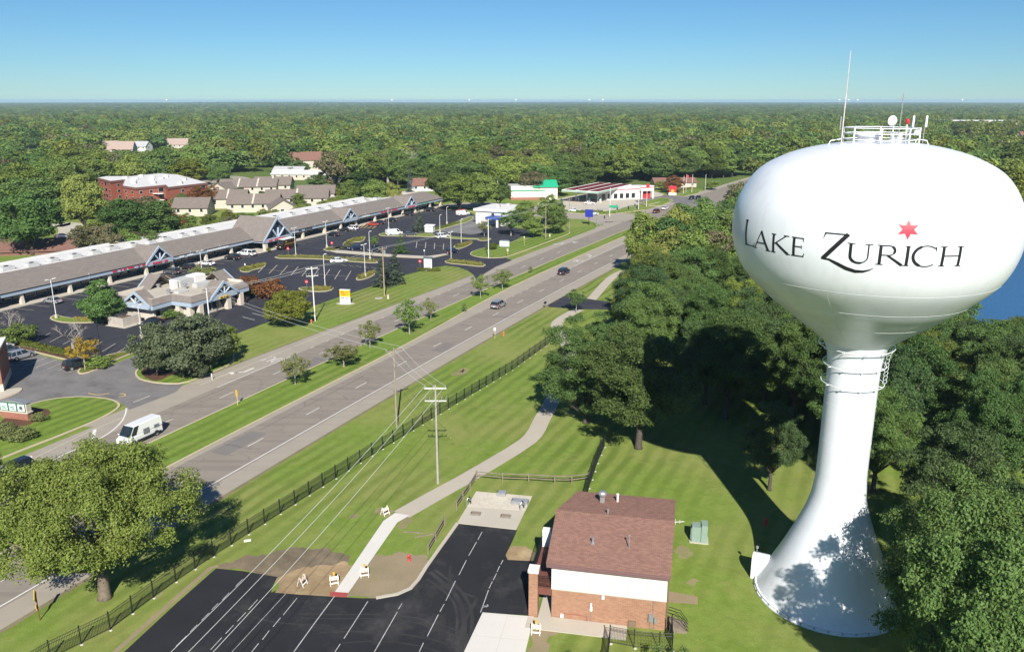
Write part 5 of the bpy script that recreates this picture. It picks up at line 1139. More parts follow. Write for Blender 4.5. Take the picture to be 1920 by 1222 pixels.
for cx, w_, za, o_, dp in ((-67.0,8.4,7.1,-1.5,7.5),(-25.0,12.4,9.3,-5.2,14),(18.2,8.4,6.9,-1.5,7.5),(59.4,8.4,6.9,-1.5,7.5)): gable(shop, cx, o_, -math.pi/2, w_, 3.3, za, dp)
rr = random.Random(2)
s = -99.0
while s < 58:
    if not (-31 < s < -18):
        o_ = 10.8+rr.uniform(-.4,1.2); sx = rr.uniform(.9,1.5); u_ = MB().box(s-sx,s+sx,o_-.9,o_+.9,5.6,6.45).build('rooftop_unit', M_unit, shop)
        MB().lathe([(.5,6.45),(.5,6.6),(.42,6.62)], 12, s, o_).build('fan_grille', M_dark, u_); MB().box(s-sx-.5,s+sx+1.2,o_-1.4,o_+1.2,5.602,5.66).build('unit_curb', M_unit, u_)
    s += rr.uniform(5.2,6.6) if s < -60 else rr.uniform(4.2,9)
def sign_letters(par, s0, s1, o, z0, z1, mat, n, rr=random.Random(1)):
    """shop name too small to read in the photograph: a row of separate letter blocks"""
    w_ = (s1-s0)/n
    for k in range(n):
        if k and rr.random() < .12: continue
        x = s0+k*w_; MB().box(x,x+w_*.72,o-.08,o,z0+rr.uniform(0,.06),z1-rr.uniform(0,.1)).build('sign_letter', mat, par)
M_redsign = plain('red_letters', (.55,.03,.05), .5, .05); M_whitesign = plain('white_letters', (.8,.8,.78), .5, .03); M_greensign = plain('green_letters', (.05,.35,.2), .5, .05)
for s0, s1, o_, mt, n in ((-81.5,-75,-1.3,M_redsign,14),(-73.8,-71.2,-1.3,M_redsign,4),(-69.6,-64.6,-1.85,M_redsign,8),(-60,-55,-1.3,M_whitesign,9),(-50,-41.5,-1.3,M_whitesign,12),(-29.4,-21,-5.55,M_redsign,10),(-10,-3,-1.3,M_dark,9),(26,32,-1.3,M_whitesign,6),(38,50,-1.3,M_redsign,14),(56.8,62,-1.85,M_redsign,6),(66,74,-1.3,M_greensign,10)):
    sign_letters(shop, s0, s1, o_, 2.72 if o_ > -1.5 else 2.62, 3.2, mt, n)
MB().box(-119,-110.5,-1.5,-1.2,2.0,3.3).build('shop_sign', plain('blue_sign', (.02,.05,.35), .5, .05), shop); MB().box(-119,-111,-1.56,-1.5,2.0,2.4).build('sign_band', plain('orange_sign', (.75,.25,.03), .5, .05), shop)

# ---- restaurant in front of the shops
def RL(x, y): return ML(-93+x, -36+y)
rest_ = thing('restaurant', 'low restaurant with flat tan roof, blue fascia and four gables', 'building', RL(0,0), MALL_ROT)
OUT = [(-12,8),(-12,-4),(-7,-4),(-7,-9.3),(10,-9.3),(12,-7),(12,7),(10,9.5),(-10,9.5)]
MB().prism(inset(OUT, 1.3), 0, 2.75).build('wall', M_cream, rest_); MB().prism(OUT, 2.72, 3.7).build('fascia', M_bluetrim, rest_)
def ring_slope(name, a, z0, b, z1, mat, par):
    n = len(a); return MB().add([(x,y,z0) for x,y in a]+[(x,y,z1) for x,y in b], [(i,(i+1)%n,n+(i+1)%n,n+i) for i in range(n)]).build(name, mat, par)
a_ = sum(OUT[i][0]*OUT[(i+1)%len(OUT)][1]-OUT[(i+1)%len(OUT)][0]*OUT[i][1] for i in range(len(OUT))); OC = OUT if a_ > 0 else OUT[::-1]
ring_slope('mansard', inset(OC, -.12), 3.66, inset(OC, 1.0), 4.75, M_taupe, rest_); ring_slope('parapet_cap', inset(OC, 1.0), 4.75, inset(OC, 1.35), 4.76, M_cream, rest_)
ring_slope('parapet', inset(OC, 1.35), 4.76, inset(OC, 1.37), 4.2, M_cream, rest_); MB().sheet(inset(OC, 1.36), 4.22).build('flat_roof', M_tan_roof, rest_)
gable(rest_, 2.3, -9.3, -math.pi/2, 7.4, 3.7, 6.5, 3.2); gable(rest_, -12, .4, math.pi, 7.2, 3.7, 6.3, 2.6); gable(rest_, 0, 9.4, math.pi/2, 8, 3.7, 6.9, 3.4); gable(rest_, 12, -.3, 0, 7.2, 3.7, 6.4, 3.4)
for x, y in ((-6.3,-8.2),(-4.4,-8.9),(3.6,-8.9),(7.5,-8.9),(-6.3,-5.2)): MB().box(x-.55,x+.55,y-.5,y+.5,0,2.72).build('pier', M_cream, rest_)
wall_windows(rest_, M_glass, [((x,-8.02),(x+1.5,-8.02),.5,2.3) for x in (-3.6,-1.9,-.2,1.5,5,6.6)]+[((-5.72,-4.8),(-5.72,-7.4),.1,2.3)][:0]+[((-10.4,-2.72),(-9,-2.72),.8,2.2)], 'window')
for x, y, sx, sy, z, mt in ((3,3,2.2,1.6,1.6,M_unit),(6.5,2.5,1.6,1.3,1.9,M_white),(4.2,-1.4,2.2,.7,.9,M_unit),(-2.5,-2.2,1.4,.6,.55,M_unit),(-.2,2.2,.6,.6,1.8,M_white)): bevel(MB().box(x-sx,x+sx,y-sy,y+sy,4.22,4.22+z).build('rooftop_unit', mt, rest_), .06)
for x, y, h in ((-4.6,-.8,1.1),(-1,6,.9),(1.4,-5.2,.7),(.6,-.2,1.3)): MB().lathe([(.32,4.2),(.32,4.2+h*.6),(.5,4.2+h*.65),(.5,4.2+h*.9),(.1,4.2+h)], 12, x, y).build('roof_vent', M_galv, rest_)
MB().box(.6,3.4,-9.7,-9.62,2.85,3.35).build('sign_board', plain('yellow_sign', (.75,.45,.02), .5, .05), rest_); sign_letters(rest_, .9, 3.1, -9.71, 2.95, 3.25, M_dark, 7)
enc = thing('bin_enclosure', 'weathered timber bin enclosure beside the restaurant', 'enclosure', RL(-14.6,1.2), MALL_ROT)
MB().box(-2.6,2.6,-2.9,2.4,0,.1).build('slab', M_conc, enc)
for x0, x1, y0, y1 in ((-2.2,-2.1,-2,2),(2.1,2.2,-2,2),(-2.2,2.2,-2.1,-2),(-2.2,2.2,2,2.1)):
    n = int(max(x1-x0, y1-y0)/.3)
    for k in range(n):
        t0, t1 = k/n, (k+.9)/n
        MB().box(x0+(x1-x0)*(t0 if x1-x0 > 1 else 0), x0+(x1-x0)*(t1 if x1-x0 > 1 else 1), y0+(y1-y0)*(t0 if y1-y0 > 1 else 0), y0+(y1-y0)*(t1 if y1-y0 > 1 else 1), .1, 1.9).build('board', plain('grey_board', (.42,.38,.33), .85, .12), enc)
MB().box(-1.2,1.3,-1.2,.8,.1,1.5).build('bin', plain('bin_brown', (.12,.08,.06), .7, .1), enc)

# ---- brick corner building at the left edge and its signs
M_redbrick = brick_mat('red_brick', (.27,.085,.05), (.34,.12,.075), (.33,.25,.2), .24, .085, .01)
cb_ = thing('corner_building', 'red brick corner of a building at the left edge', 'building', G(8,735), R(24)); MB().box(-12,0,0,9,.16,1.3).build('stone_base', M_cream, cb_); MB().box(-12,-.05,.05,9,1.3,6.2).build('wall', M_redbrick, cb_); MB().box(-12.1,.05,-.05,9.1,6.2,6.5).build('coping', M_white, cb_)
mon = thing('monument_sign', 'brick based monument sign with three white panels on the left lawn', 'sign', G(33,785)+(.14,), R(-14))
MB().box(-2.3,2.3,-.45,.45,0,1.0).build('brick_base', M_redbrick, mon); MB().box(-2.4,2.4,-.52,.52,1.0,1.15).build('ledge', M_cream, mon); MB().box(-2.25,2.25,-.4,.4,1.15,2.5).build('cabinet', M_cream, mon)
MB().add([(-2.35,-.5,2.5),(2.35,-.5,2.5),(0,-.5,2.85),(-2.35,.5,2.5),(2.35,.5,2.5),(0,.5,2.85)], [(0,1,2),(5,4,3),(1,4,5,2),(0,2,5,3),(0,3,4,1)]).build('cap', M_galv, mon)
M_grnframe = plain('green_frame', (.03,.16,.1), .5, .05); M_pale = plain('pale_panel', (.62,.72,.68), .5, .05)
for k, x in enumerate((-1.5,-.05,1.4)):
    pn = MB().box(x-.7,x+.7,-.46,-.4,1.2,2.42).build('sign_panel', M_grnframe, mon); MB().box(x-.58,x+.58,-.48,-.465,1.3,2.32).build('face', M_pale if k < 2 else M_white, pn)
    if k == 2: MB().lathe([(.3,-.49),(.3,-.47)], 16).build('emblem', M_slate, pn).rotation_euler = (0,0,0)
    else: MB().box(x-.4,x+.3,-.49,-.481,1.7,1.85).box(x-.3,x+.4,-.49,-.481,1.5,1.6).build('print_lines', M_grnframe, pn)
for o in list(mon.children_recursive):
    if o.name.startswith('emblem'): o.location = (1.4,-.02,1.8); o.rotation_euler = (R(90),0,0); o.data.transform(Matrix.Translation((0,0,.97)))

# ---- bank
bk = thing('bank', 'white bank building with flat roof and blue drive-through canopy', 'building', (-4.5,302,0), MALL_ROT)
M_bankw = plain('bank_white', (.62,.61,.58), .7, .03)
MB().box(-8,8,-6,6,0,4.8).build('wall', M_bankw, bk); MB().box(-8.6,8.6,-6.6,6.6,4.8,5.6).build('roof_band', M_white, bk); MB().box(-8.2,8.2,-6.2,6.2,5.55,5.66).build('flat_roof', M_white_roof, bk)
for x, y in ((-3,-1),(1,1),(3.5,-2)): MB().box(x-.7,x+.7,y-.6,y+.6,5.6,6.5).build('rooftop_unit', M_unit, bk)
MB().box(-8.06,-7.99,-1.5,-.4,2.6,4.2).build('window', M_dark, bk)
wall_windows(bk, M_glass, [((x,-6.02),(x+1.4,-6.02),.8,2.6) for x in (-5,-2,1,4)])
MB().box(-13.5,-8.1,-5.5,-.5,2.7,3.5).build('canopy', plain('canopy_blue', (.03,.08,.3), .5, .05), bk)
for x, y in ((-13.1,-5.1),(-13.1,-.9),(-9,-5.1)): MB().box(x-.35,x+.35,y-.35,y+.35,0,2.7).build('canopy_column', M_bankw, bk)
# ---- petrol station
A, B_, C_ = G(1053,357,5.2), G(1122,361,5.2), G(1184,347,5.2); ux = Vector(B_)-Vector(A); uy = Vector(C_)-Vector(B_); D_ = tuple(Vector(A)+uy)
gs = thing('station_canopy', 'petrol station canopy with white and green edge and maroon roof grid', 'canopy', A+(0,))
def LA(p): return (p[0]-A[0], p[1]-A[1])
CAN = [LA(A), LA(B_), LA(C_), LA(D_)]
ca = sum(CAN[i][0]*CAN[(i+1)%4][1]-CAN[(i+1)%4][0]*CAN[i][1] for i in range(4)); CAN = CAN if ca > 0 else CAN[::-1]
MB().prism(CAN, 4.7, 5.5).build('edge_band', M_white, gs)
ring_slope('green_stripe', inset(CAN, -.06), 4.9, inset(CAN, -.06), 5.2, plain('station_green', (.02,.3,.16), .4, .05), gs)
MB().sheet(inset(CAN, .5), 5.53).build('roof', plain('maroon_roof', (.13,.02,.02), .7, .2), gs)
for k in range(9):
    t = (k+.5)/9; p = Vector(CAN[0]).lerp(Vector(CAN[1]), t); q = Vector(CAN[3]).lerp(Vector(CAN[2]), t); MB().tube([(p.x,p.y,5.62),(q.x,q.y,5.62)], .14, 4).build('roof_rib', M_white if k % 3 == 0 else plain('maroon_roof', (.13,.02,.02), .7, .2), gs)
for tx in (.2,.5,.8):
    for ty in (.2,.55,.88):
        p = Vector(A)+ux*tx+uy*ty-Vector(A); MB().box(p.x-.2,p.x+.2,p.y-.2,p.y+.2,0,4.7).build('canopy_column', M_white, gs)
        if ty < .6:
            pu = thing('fuel_pump', 'white and green fuel pump under the petrol station canopy', 'fuel pump', (A[0]+p.x+1.2, A[1]+p.y, 0), MALL_ROT, 'fuel pumps'); MB().box(-.4,.4,-.3,.3,0,1.5).build('cabinet', M_white, pu); MB().box(-.45,.45,-.33,.33,1.5,2.1).build('header', plain('station_green', (.02,.3,.16), .4, .05), pu)
st_ = thing('station_shop', 'white petrol station shop with red band and entrance arch', 'building', G(1165,374), R(20))
MB().box(-12,14,0,9,0,4.2).build('wall', M_bankw, st_); MB().box(-12.2,14.2,-.2,9.2,4.2,5.2).build('parapet', M_white, st_); MB().box(-12.25,14.25,-.25,-.2,4.35,4.7).build('red_band', M_redsign, st_)
MB().box(9,15.5,-2,0,3.6,5.9).build('entrance_head', M_white, st_); MB().box(9,15.6,-2.1,-1.99,5.0,5.4).build('red_band', M_redsign, st_)
for x in (9.4,15.1): MB().box(x-.3,x+.3,-1.95,-1.4,0,3.6).build('entrance_column', M_white, st_)
MB().lathe([(.9,0),(.9,.1)], 18).build('round_sign', M_redsign, st_).location = (12.2,-2.15,5.9)
for o in st_.children:
    if o.name.startswith('round_sign'): o.rotation_euler = (R(90),0,0)
wall_windows(st_, M_glass, [((x,-.02),(x+2,-.02),.4,2.8) for x in (-10,-7,-4,-1,2,5)]); MB().box(9.6,14.9,-.06,-.01,0,3.4).build('shop_entrance', plain('red_wall', (.4,.03,.04), .6, .1), st_)
gb = thing('green_roof_building', 'cream fast food building with green roof and stripe', 'building', G(990,375), R(8))
MB().box(-6.5,6.5,0,9,.8,4.2).build('wall', M_stucco, gb); MB().box(-6.55,6.55,-.05,9,0,.8).build('brick_base', M_redbrick, gb); MB().box(-6.56,6.56,-.06,9.05,2.7,3.05).build('green_stripe', plain('station_green', (.02,.3,.16), .4, .05), gb)
slab('roof', [(2,-.6,4.1),(11.5,-.6,4.1),(11.5,4.5,5.8),(3.5,4.5,5.8)], .2, plain('green_roof', (.02,.38,.2), .5, .08), gb); slab('roof', [(3.5,4.5,5.8),(11.5,4.5,5.8),(11.5,9.4,4.1),(2,9.4,4.1)], .2, plain('green_roof', (.02,.38,.2), .5, .08), gb)
MB().box(6.5,11.3,0,9,0,4.1).build('wall', M_stucco, gb); MB().box(-6.3,2,.2,8.8,4.2,4.35).build('flat_roof', M_unit, gb); MB().box(-2,1,3,5,4.3,5.2).build('rooftop_unit', M_unit, gb)
gb.scale = (1.2, 1.2, 1.45)
# ---- apartment block
ap_px = [(182.7,333.7),(206.9,340),(234,337),(229.5,348.6),(253.8,352.5),(310,347),(315,351.5),(331.9,349.5),(388.9,343),(360,335),(334,328),(300,325.6),(244,331),(199,331)]
AO = G(280,352,8.8); APL = [(x-AO[0], y-AO[1]) for x, y in GP(ap_px, 8.8)]
apt = thing('apartment_block', 'three storey red brick apartment block with white flat roof', 'building', AO+(0,))
M_aptbrick = brick_mat('apartment_brick', (.36,.105,.065), (.3,.085,.055), (.3,.16,.12), .5, .2, .01); M_band = plain('brown_band', (.19,.09,.07), .7, .08)
MB().prism(APL, 0, 8.0).build('wall', M_aptbrick, apt); MB().prism(inset(APL, -.25), 8.0, 8.9).build('roof_band', M_band, apt); MB().prism(inset(APL, .25), 8.7, 8.95).build('flat_roof', M_white_roof, apt)
for k in range(16):
    u, v = random.Random(k).uniform(215,370), random.Random(k+50).uniform(331,345); p = Vector(G(u, v, 9))-Vector(AO)
    if inpoly(p.x, p.y, inset(APL, 2)): MB().box(p.x-1,p.x+1,p.y-.8,p.y+.8,8.95,9.9).build('rooftop_unit', M_white if k % 2 else M_unit, apt)
if sum(APL[i][0]*APL[(i+1)%14][1]-APL[(i+1)%14][0]*APL[i][1] for i in range(14)) < 0: APL = APL[::-1]
rects = []; 
for i in range(14):
    a, b = Vector(APL[i]), Vector(APL[(i+1)%14]); d = b-a; L = d.length; out = Vector((d.y,-d.x)).normalized()
    if out.y > -.25 or L < 5: continue
    m = int(L/4.6)
    for k in range(m):
        t = (k+.5)/m; p = a+d*t; q = d.normalized()*.75
        if k % 3 == 2: q = q*1.8
        for z in (.9, 3.5, 6.1): rects.append(((p-q), (p+q), z, z+(1.4 if k % 3 != 2 else 1.9)))
wall_windows(apt, M_glass, rects)
for k in range(3):
    p = Vector(G(297,349,8.8))-Vector(AO); bz = .3+k*2.7; MB().box(p.x-2.2,p.x+2.2,p.y-1.4,p.y+.3,bz,bz+.2).build('balcony', M_white, apt)
# ---- houses
M_greyroof = brick_mat('grey_shingle', (.2,.168,.145), (.165,.138,.12), (.135,.115,.1), .6, .25, .006, False, 0, .9, .2); M_siding = plain('cream_siding', (.49,.44,.365), .7, .04); M_whitesiding = plain('white_siding', (.6,.59,.565), .7, .03)
M_brownroof = plain('brown_roof', (.19,.1,.075), .9, .15); M_palegrey = plain('pale_grey_roof', (.38,.38,.39), .8, .1); M_pinkroof = plain('pinkish_roof', (.34,.26,.22), .9, .1)
def house(name, label, loc, rz, L, D, hw, rise, wm, rm, strips=0, win=True, chimney=False, group=None):
    o = thing(name, label, 'house', loc, rz, group); x, y = L/2, D/2
    MB().box(-x,x,-y,y,0,hw).build('wall', wm, o)
    MB().add([(-x,-y,hw),(-x,y,hw),(-x,0,hw+rise),(x,-y,hw),(x,y,hw),(x,0,hw+rise)], [(0,2,1),(3,4,5)]).build('gable_wall', wm, o)
    ex = .45; k = rise/y; r1 = slab('roof', [(-x-ex,-y-.5,hw-.5*k+.15),(x+ex,-y-.5,hw-.5*k+.15),(x+ex,0,hw+rise+.15),(-x-ex,0,hw+rise+.15)], .18, rm, o); slab('roof', [(-x-ex,0,hw+rise+.15),(x+ex,0,hw+rise+.15),(x+ex,y+.5,hw-.5*k+.15),(-x-ex,y+.5,hw-.5*k+.15)], .18, rm, o)
    for i in range(strips):
        sx = -x+L*(i+1)/(strips+1); slab('fire_wall', [(sx-.35,-y-.3,hw-.3*k+.35),(sx+.35,-y-.3,hw-.3*k+.35),(sx+.35,0,hw+rise+.35),(sx-.35,0,hw+rise+.35)], .3, wm, o)
    if win:
        n = max(2, int(L/4)); wall_windows(o, M_glass, [((-x+L*(i+.5)/n-.6,-y-.01),(-x+L*(i+.5)/n+.6,-y-.01),hw-1.8,hw-.5) for i in range(n)]); wall_windows(o, M_glass, [((x+.01,-1.2),(x+.01,.2),hw-1.8,hw-.4),((-x-.01,.2),(-x-.01,-1.2),hw-1.8,hw-.4)])
    if chimney: MB().box(x*.4,x*.4+.9,-.4,.5,hw+rise*.6,hw+rise+1.1).build('chimney', M_redbrick, o)
    return o
TG = 'townhouses behind the shops'
for u, v, rz, L, D, hw, rise, st, lb in [(365,402,.1,13,12,3.4,3.2,0,'near left grey roofed townhouse with cream gable end'),(432,388,.15,15,11,4.2,3,1,'white gabled townhouse left of the middle row'),(480,395,.1,20,11,3.6,3.2,1,'middle front townhouse with white gable dormer'),(530,402,-1.2,11,10,3.2,3,0,'townhouse with broad cream gable end facing the shops'),
        (470,366,.1,26,11,4.6,3,2,'rear left row of townhouses with white fire walls'),(515,364,.08,17,11,5,3.2,1,'rear middle townhouse with white gable'),(425,369,1.3,12,10,4,2.8,0,'small grey roofed townhouse beside the apartment block'),(560,384,.12,26,12,3.6,3,1,'long right townhouse roof behind the shops'),(595,380,.12,16,11,4.6,3,0,'rightmost townhouse with cream gable and windows')]:
    house('townhouse', lb, G(u, v), rz, L, D, hw, rise, M_siding, M_greyroof, st, group=TG)
HG_ = 'houses among the trees'
for u, v, rz, L, D, hw, rise, wm, rm, nm, lb in [(577,336,-.1,38,12,3.2,1.8,M_siding,M_white_roof,'long_house','low house with long white roof beyond the townhouses'),(545,331,-.1,18,10,3.4,2.4,M_siding,M_palegrey,'house','grey roofed house left of the long white roof'),
        (720,342,.5,12,9,5,3,M_redbrick,M_brownroof,'house','brick house with brown roof under the bare trees'),(795,357,.2,13,9,3,3,M_whitesiding,M_brownroof,'house','low brown roofed house behind the end of the shops'),(645,383,.1,12,7,2.4,1,M_siding,M_palegrey,'house','low pale roofed garage among the shrubs behind the shops'),
        (1176,334,.6,5,5,3,2.4,M_siding,M_siding,'shed','small cream shed behind the petrol station'),(1106,328,.3,8,8,5,2,M_whitesiding,M_palegrey,'house','white house end behind the canopy'),(1262,350,.1,22,9,2.6,2,M_siding,M_brownroof,'house','low brown roofed house on the lawn beyond the crossroads'),
        (205,287,.4,15,11,5,5,M_whitesiding,M_pinkroof,'house','white gabled house in the far trees, left of the group'),(228,291,.1,22,12,5,6,M_siding,M_pinkroof,'house','large pinkish roofed house in the far trees'),(268,285,-.2,13,10,5,4,M_whitesiding,M_palegrey,'house','small white house right of the pinkish roofed house'),(335,281,.2,18,12,5,5,M_siding,M_pinkroof,'house','house with white gable in the trees above the apartment block'),
        (58,282,.5,16,11,4,4,M_whitesiding,M_brownroof,'house','brown roofed house far left in the trees'),(165,280,.2,12,9,4,4,M_siding,M_pinkroof,'house','orange brown house gable among far left trees'),(130,328,.3,22,12,5,2.5,M_redbrick,M_brownroof,'house','low brown apartment house behind the left trees'),(150,334,.3,16,10,4,2,M_redbrick,M_brownroof,'house','brown roofed wing behind the rusty tree'),
        (60,362,.2,16,9,3,2,M_redbrick,M_brownroof,'house','brown roof at the far left by the lime tree'),(562,266,.3,14,10,5,4,M_whitesiding,M_palegrey,'house','white house in far trees above the townhouses'),(637,262,.3,12,10,5,4,M_whitesiding,M_palegrey,'house','pale roof in far trees, left of centre'),(725,254,.2,12,9,5,3,M_whitesiding,M_palegrey,'house','white house end in far trees, centre'),
        (1345,325,.4,13,9,4,3,M_whitesiding,M_palegrey,'house','white house partly hidden left of the tower'),(1320,300,.2,14,10,4,3,M_siding,M_palegrey,'house','pale house in trees left of the tower'),(1365,458,.9,16,10,3.5,2,M_whitesiding,M_white_roof,'house','white roofed house in the wood left of the tank'),(1375,492,.7,10,8,3,1.8,M_whitesiding,M_white_roof,'house','small white roofed building left of the tank'),
        (1200,209,.1,30,16,8,6,M_siding,M_pinkroof,'house','pale houses on the horizon right of centre, left one'),(1225,208,.2,30,16,8,6,M_siding,M_pinkroof,'house','pale houses on the horizon right of centre, right one'),(1905,300,.3,14,10,4,3,M_whitesiding,M_palegrey,'house','grey roofed house at the right edge behind the tank'),
        (56,470,.2,30,16,1.2,2.4,M_brownroof,M_brownroof,'house','wide brown roof behind the left end of the shops'),(118,462,.2,14,10,1.6,1.0,M_brownroof,M_brownroof,'house','flat brown roof with vents behind the left end of the shops')]:
    house(nm, lb, G(u, v), rz, L, D, hw, rise, wm, rm, win=hw > 2, group=HG_ if nm == 'house' else None)
rf_ = random.Random(21)
for k in range(30):
    yy = rf_.uniform(480, 1250); xx = rf_.uniform(-.6, .62)*yy; u, v = project(xx, yy, 8)
    if 1390 < u < 1900 and v > 240 or (130 < u < 420 and 235 < v < 320) or any(inpoly(xx, yy, P) for P in keep_open): continue
    lift = 1.5+yy*.002
    house('far_house', 'pale roofed house half hidden in the far wood', (xx, yy, 0), rf_.uniform(-.6,.6), rf_.uniform(14,24), rf_.uniform(9,13), 5+lift, rf_.uniform(4,6), rf_.choice([M_whitesiding, M_siding]), rf_.choice([M_brownroof, M_pinkroof, M_greyroof, M_palegrey]), win=False, group='far roofs in the wood')
dist_ = thing('warehouse', 'long cream and brick store building far right behind the tower', 'building', G(1840,252), 0)
MB().box(-45,-4,0,30,0,15).build('brick_wall', M_redbrick, dist_); MB().box(-4,45,0,30,0,17).build('wall', M_siding, dist_); MB().box(-46,46,-.5,31,16.9,17.8).build('roof', M_white_roof, dist_)
for k in range(3): MB().box(-2+k*4,-1+k*4,-.6,0,0,17).build('pilaster', M_redbrick, dist_)
for i, (u, v) in enumerate([(313,205),(880,205),(967,203),(1105,202),(1130,202),(1573,203),(1590,202),(1607,202),(1803,202),(735,204)]):
    p = G(u, 193.5); lb = ['leftmost tiny water tower on the horizon','tiny white tower on the horizon left of centre','tiny white tower on the horizon at centre','left tiny tower of the pair on the horizon','right tiny tower of the pair on the horizon','left of three tiny towers behind the mast','middle of three tiny towers behind the mast','right of three tiny towers behind the mast','tiny white tower on the horizon at far right','tiny white tower on the horizon above the shops'][i]
    k = .55; p = (p[0]*k, p[1]*k); o = thing('distant_water_tower', lb, 'water tower', p, group='water towers on the horizon')
    MB().lathe([(1.5,0),(1.5,34),(9,40),(10,45),(7,50),(.1,51)], 14).build('tank', M_white, o, True)
# ================================================================== vehicles
CAR_MESH = {}
def loft(st, closed_ends=True):
    """st: list of rings of equal length"""
    n = len(st[0]); mb = MB(); v = [p for r in st for p in r]; f = []
    for i in range(len(st)-1):
        for k in range(n): f.append((i*n+k, i*n+(k+1)%n, (i+1)*n+(k+1)%n, (i+1)*n+k))
    f += [tuple(range(n-1,-1,-1)), tuple(range((len(st)-1)*n, len(st)*n))]
    return mb.add(v, f)
KINDS = {  # L, W, H, belt, hood profile [(x, z_top)], windscreen base, roof front, roof rear, rear base, wheel x, wheel r
 'sedan': (4.8,1.82,1.45,.92,[(2.4,.55),(2.2,.72),(.95,.93),(-1.8,.97),(-2.25,.9),(-2.4,.62)],1.0,.3,-1.1,-1.85,1.42,.33),
 'suv': (4.7,1.86,1.72,1.02,[(2.35,.6),(2.15,.85),(1.1,1.03),(-2.2,1.05),(-2.33,.95),(-2.35,.55)],1.15,.5,-1.85,-2.3,1.4,.37),
 'minivan': (5.1,1.98,1.75,1.0,[(2.55,.55),(2.35,.78),(1.6,.98),(-2.4,1.02),(-2.53,.95),(-2.55,.5)],1.65,.7,-2.15,-2.5,1.55,.34),
 'van': (5.7,2.02,2.15,1.2,[(2.85,.6),(2.65,.95),(1.85,1.18),(-2.75,1.2),(-2.84,1.1),(-2.85,.55)],1.9,1.2,-2.72,-2.83,1.75,.36),
 'transit': (6.0,2.08,2.55,1.35,[(3.0,.7),(2.85,1.08),(2.35,1.33),(-2.9,1.36),(-2.98,1.2),(-3.0,.6)],2.4,1.6,-2.9,-2.98,1.9,.36),
 'pickup': (5.8,1.98,1.85,1.12,[(2.9,.65),(2.75,.98),(1.4,1.12),(-2.8,1.14),(-2.88,1.0),(-2.9,.6)],1.45,.8,-2.55,-2.85,1.75,.39)}
def car_meshes(kind):
    if kind in CAR_MESH: return CAR_MESH[kind]
    L, W, H, belt, prof, xw, xf, xr, xb, wx, wr = KINDS[kind]; h = W/2; D = {}
    st = []
    for x, zt in prof:
        nar = .86 if abs(x) > L/2-.12 else (.95 if abs(x) > L/2-.35 else 1); y = h*nar; zb = .28 if abs(x) < L/2-.1 else .36
        st.append([(x,-y*.94,zb),(x,-y,zb+.14),(x,-y,zt-.22),(x,-y*.93,zt-.04),(x,-y*.6,zt),(x,y*.6,zt),(x,y*.93,zt-.04),(x,y,zt-.22),(x,y,zb+.14),(x,y*.94,zb)])
    D['body'] = loft(st[::-1]).mesh('car_body', None, False)
    hb, hr = h*.93, h*.74
    if kind in ('van','transit'): hr = h*.86
    zb, zr = belt-.02, H-.09
    B = lambda x, y, z: (x, y, z)
    D['roof'] = loft([[(xr-.02,-hr*.98,zr),(xr-.02,-hr*.8,H-.02),(xr-.02,hr*.8,H-.02),(xr-.02,hr*.98,zr)],[((xf+xr)/2,-hr,zr+.01),((xf+xr)/2,-hr*.82,H),((xf+xr)/2,hr*.82,H),((xf+xr)/2,hr,zr+.01)],[(xf,-hr*.98,zr),(xf,-hr*.8,H-.03),(xf,hr*.8,H-.03),(xf,hr*.98,zr)]]).mesh('car_roof')
    D['windshield'] = MB().add([(xw,-hb,zb),(xw,hb,zb),(xf,hr,zr+.02),(xf,-hr,zr+.02)], [(0,1,2,3)]).mesh('windshield', M_glass)
    D['rear_window'] = MB().add([(xb,hb,zb),(xb,-hb,zb),(xr,-hr,zr+.02),(xr,hr,zr+.02)], [(0,1,2,3)]).mesh('rear_window', M_glass)
    for s, nm in ((-1,'side_l'),(1,'side_r')):
        q = [(xw,s*hb,zb),(xb,s*hb,zb),(xr,s*hr,zr),(xf,s*hr,zr)]
        D[nm] = MB().add(q, [(0,1,2,3) if s < 0 else (3,2,1,0)]).mesh('side_glass', M_glass)
        mb = MB()
        def P(t, k): a = Vector(q[0]).lerp(Vector(q[1]), t); b = Vector(q[3]).lerp(Vector(q[2]), t); return a.lerp(b, k)
        bars = [(0,.02),(.36,.4),(.66,.72),(.97,1)]
        if kind in ('van','transit'): bars = [(0,.03),(.2,1)]
        if kind == 'pickup': bars = [(0,.02),(.28,.32),(.52,.62),(.97,1)]
        for a, b in bars:
            v = [P(a,0),P(b,0),P(b,1),P(a,1)]; mb.add([(x,y+s*.012,z) for x,y,z in v], [(0,1,2,3) if s < 0 else (3,2,1,0)])
        D['pillar'+nm[-1]] = mb.mesh('pillars')
    if kind in ('van','transit'):
        D['back_doors'] = MB().add([(xb-.01,hb,zb),(xb-.01,-hb,zb),(xr-.01,-hr,zr+.02),(xr-.01,hr,zr+.02)], [(0,1,2,3)]).mesh('back_doors')
    D['tyre'] = MB().tube([(0,-.11,0),(0,.11,0)], wr, 16).mesh('tyre', M_rubber); D['rim'] = MB().tube([(0,-.118,0),(0,.118,0)], wr*.62, 12).mesh('rim', M_rim)
    D['arch'] = MB().tube([(0,-.05,0),(0,.05,0)], wr*1.18, 16).mesh('wheel_arch', M_dark)
    D['lamp'] = MB().box(-.03,.03,-.2,.2,-.09,.09).mesh('lamp', M_lampwhite); D['tail'] = MB().box(-.03,.03,-.13,.13,-.17,.17).mesh('tail', M_lampred)
    D['plate'] = MB().box(-.015,.015,-.16,.16,-.08,.08).mesh('plate', M_white); D['bumper'] = MB().box(-.06,.06,-h*.8,h*.8,-.1,.1).mesh('bumper', M_dark)
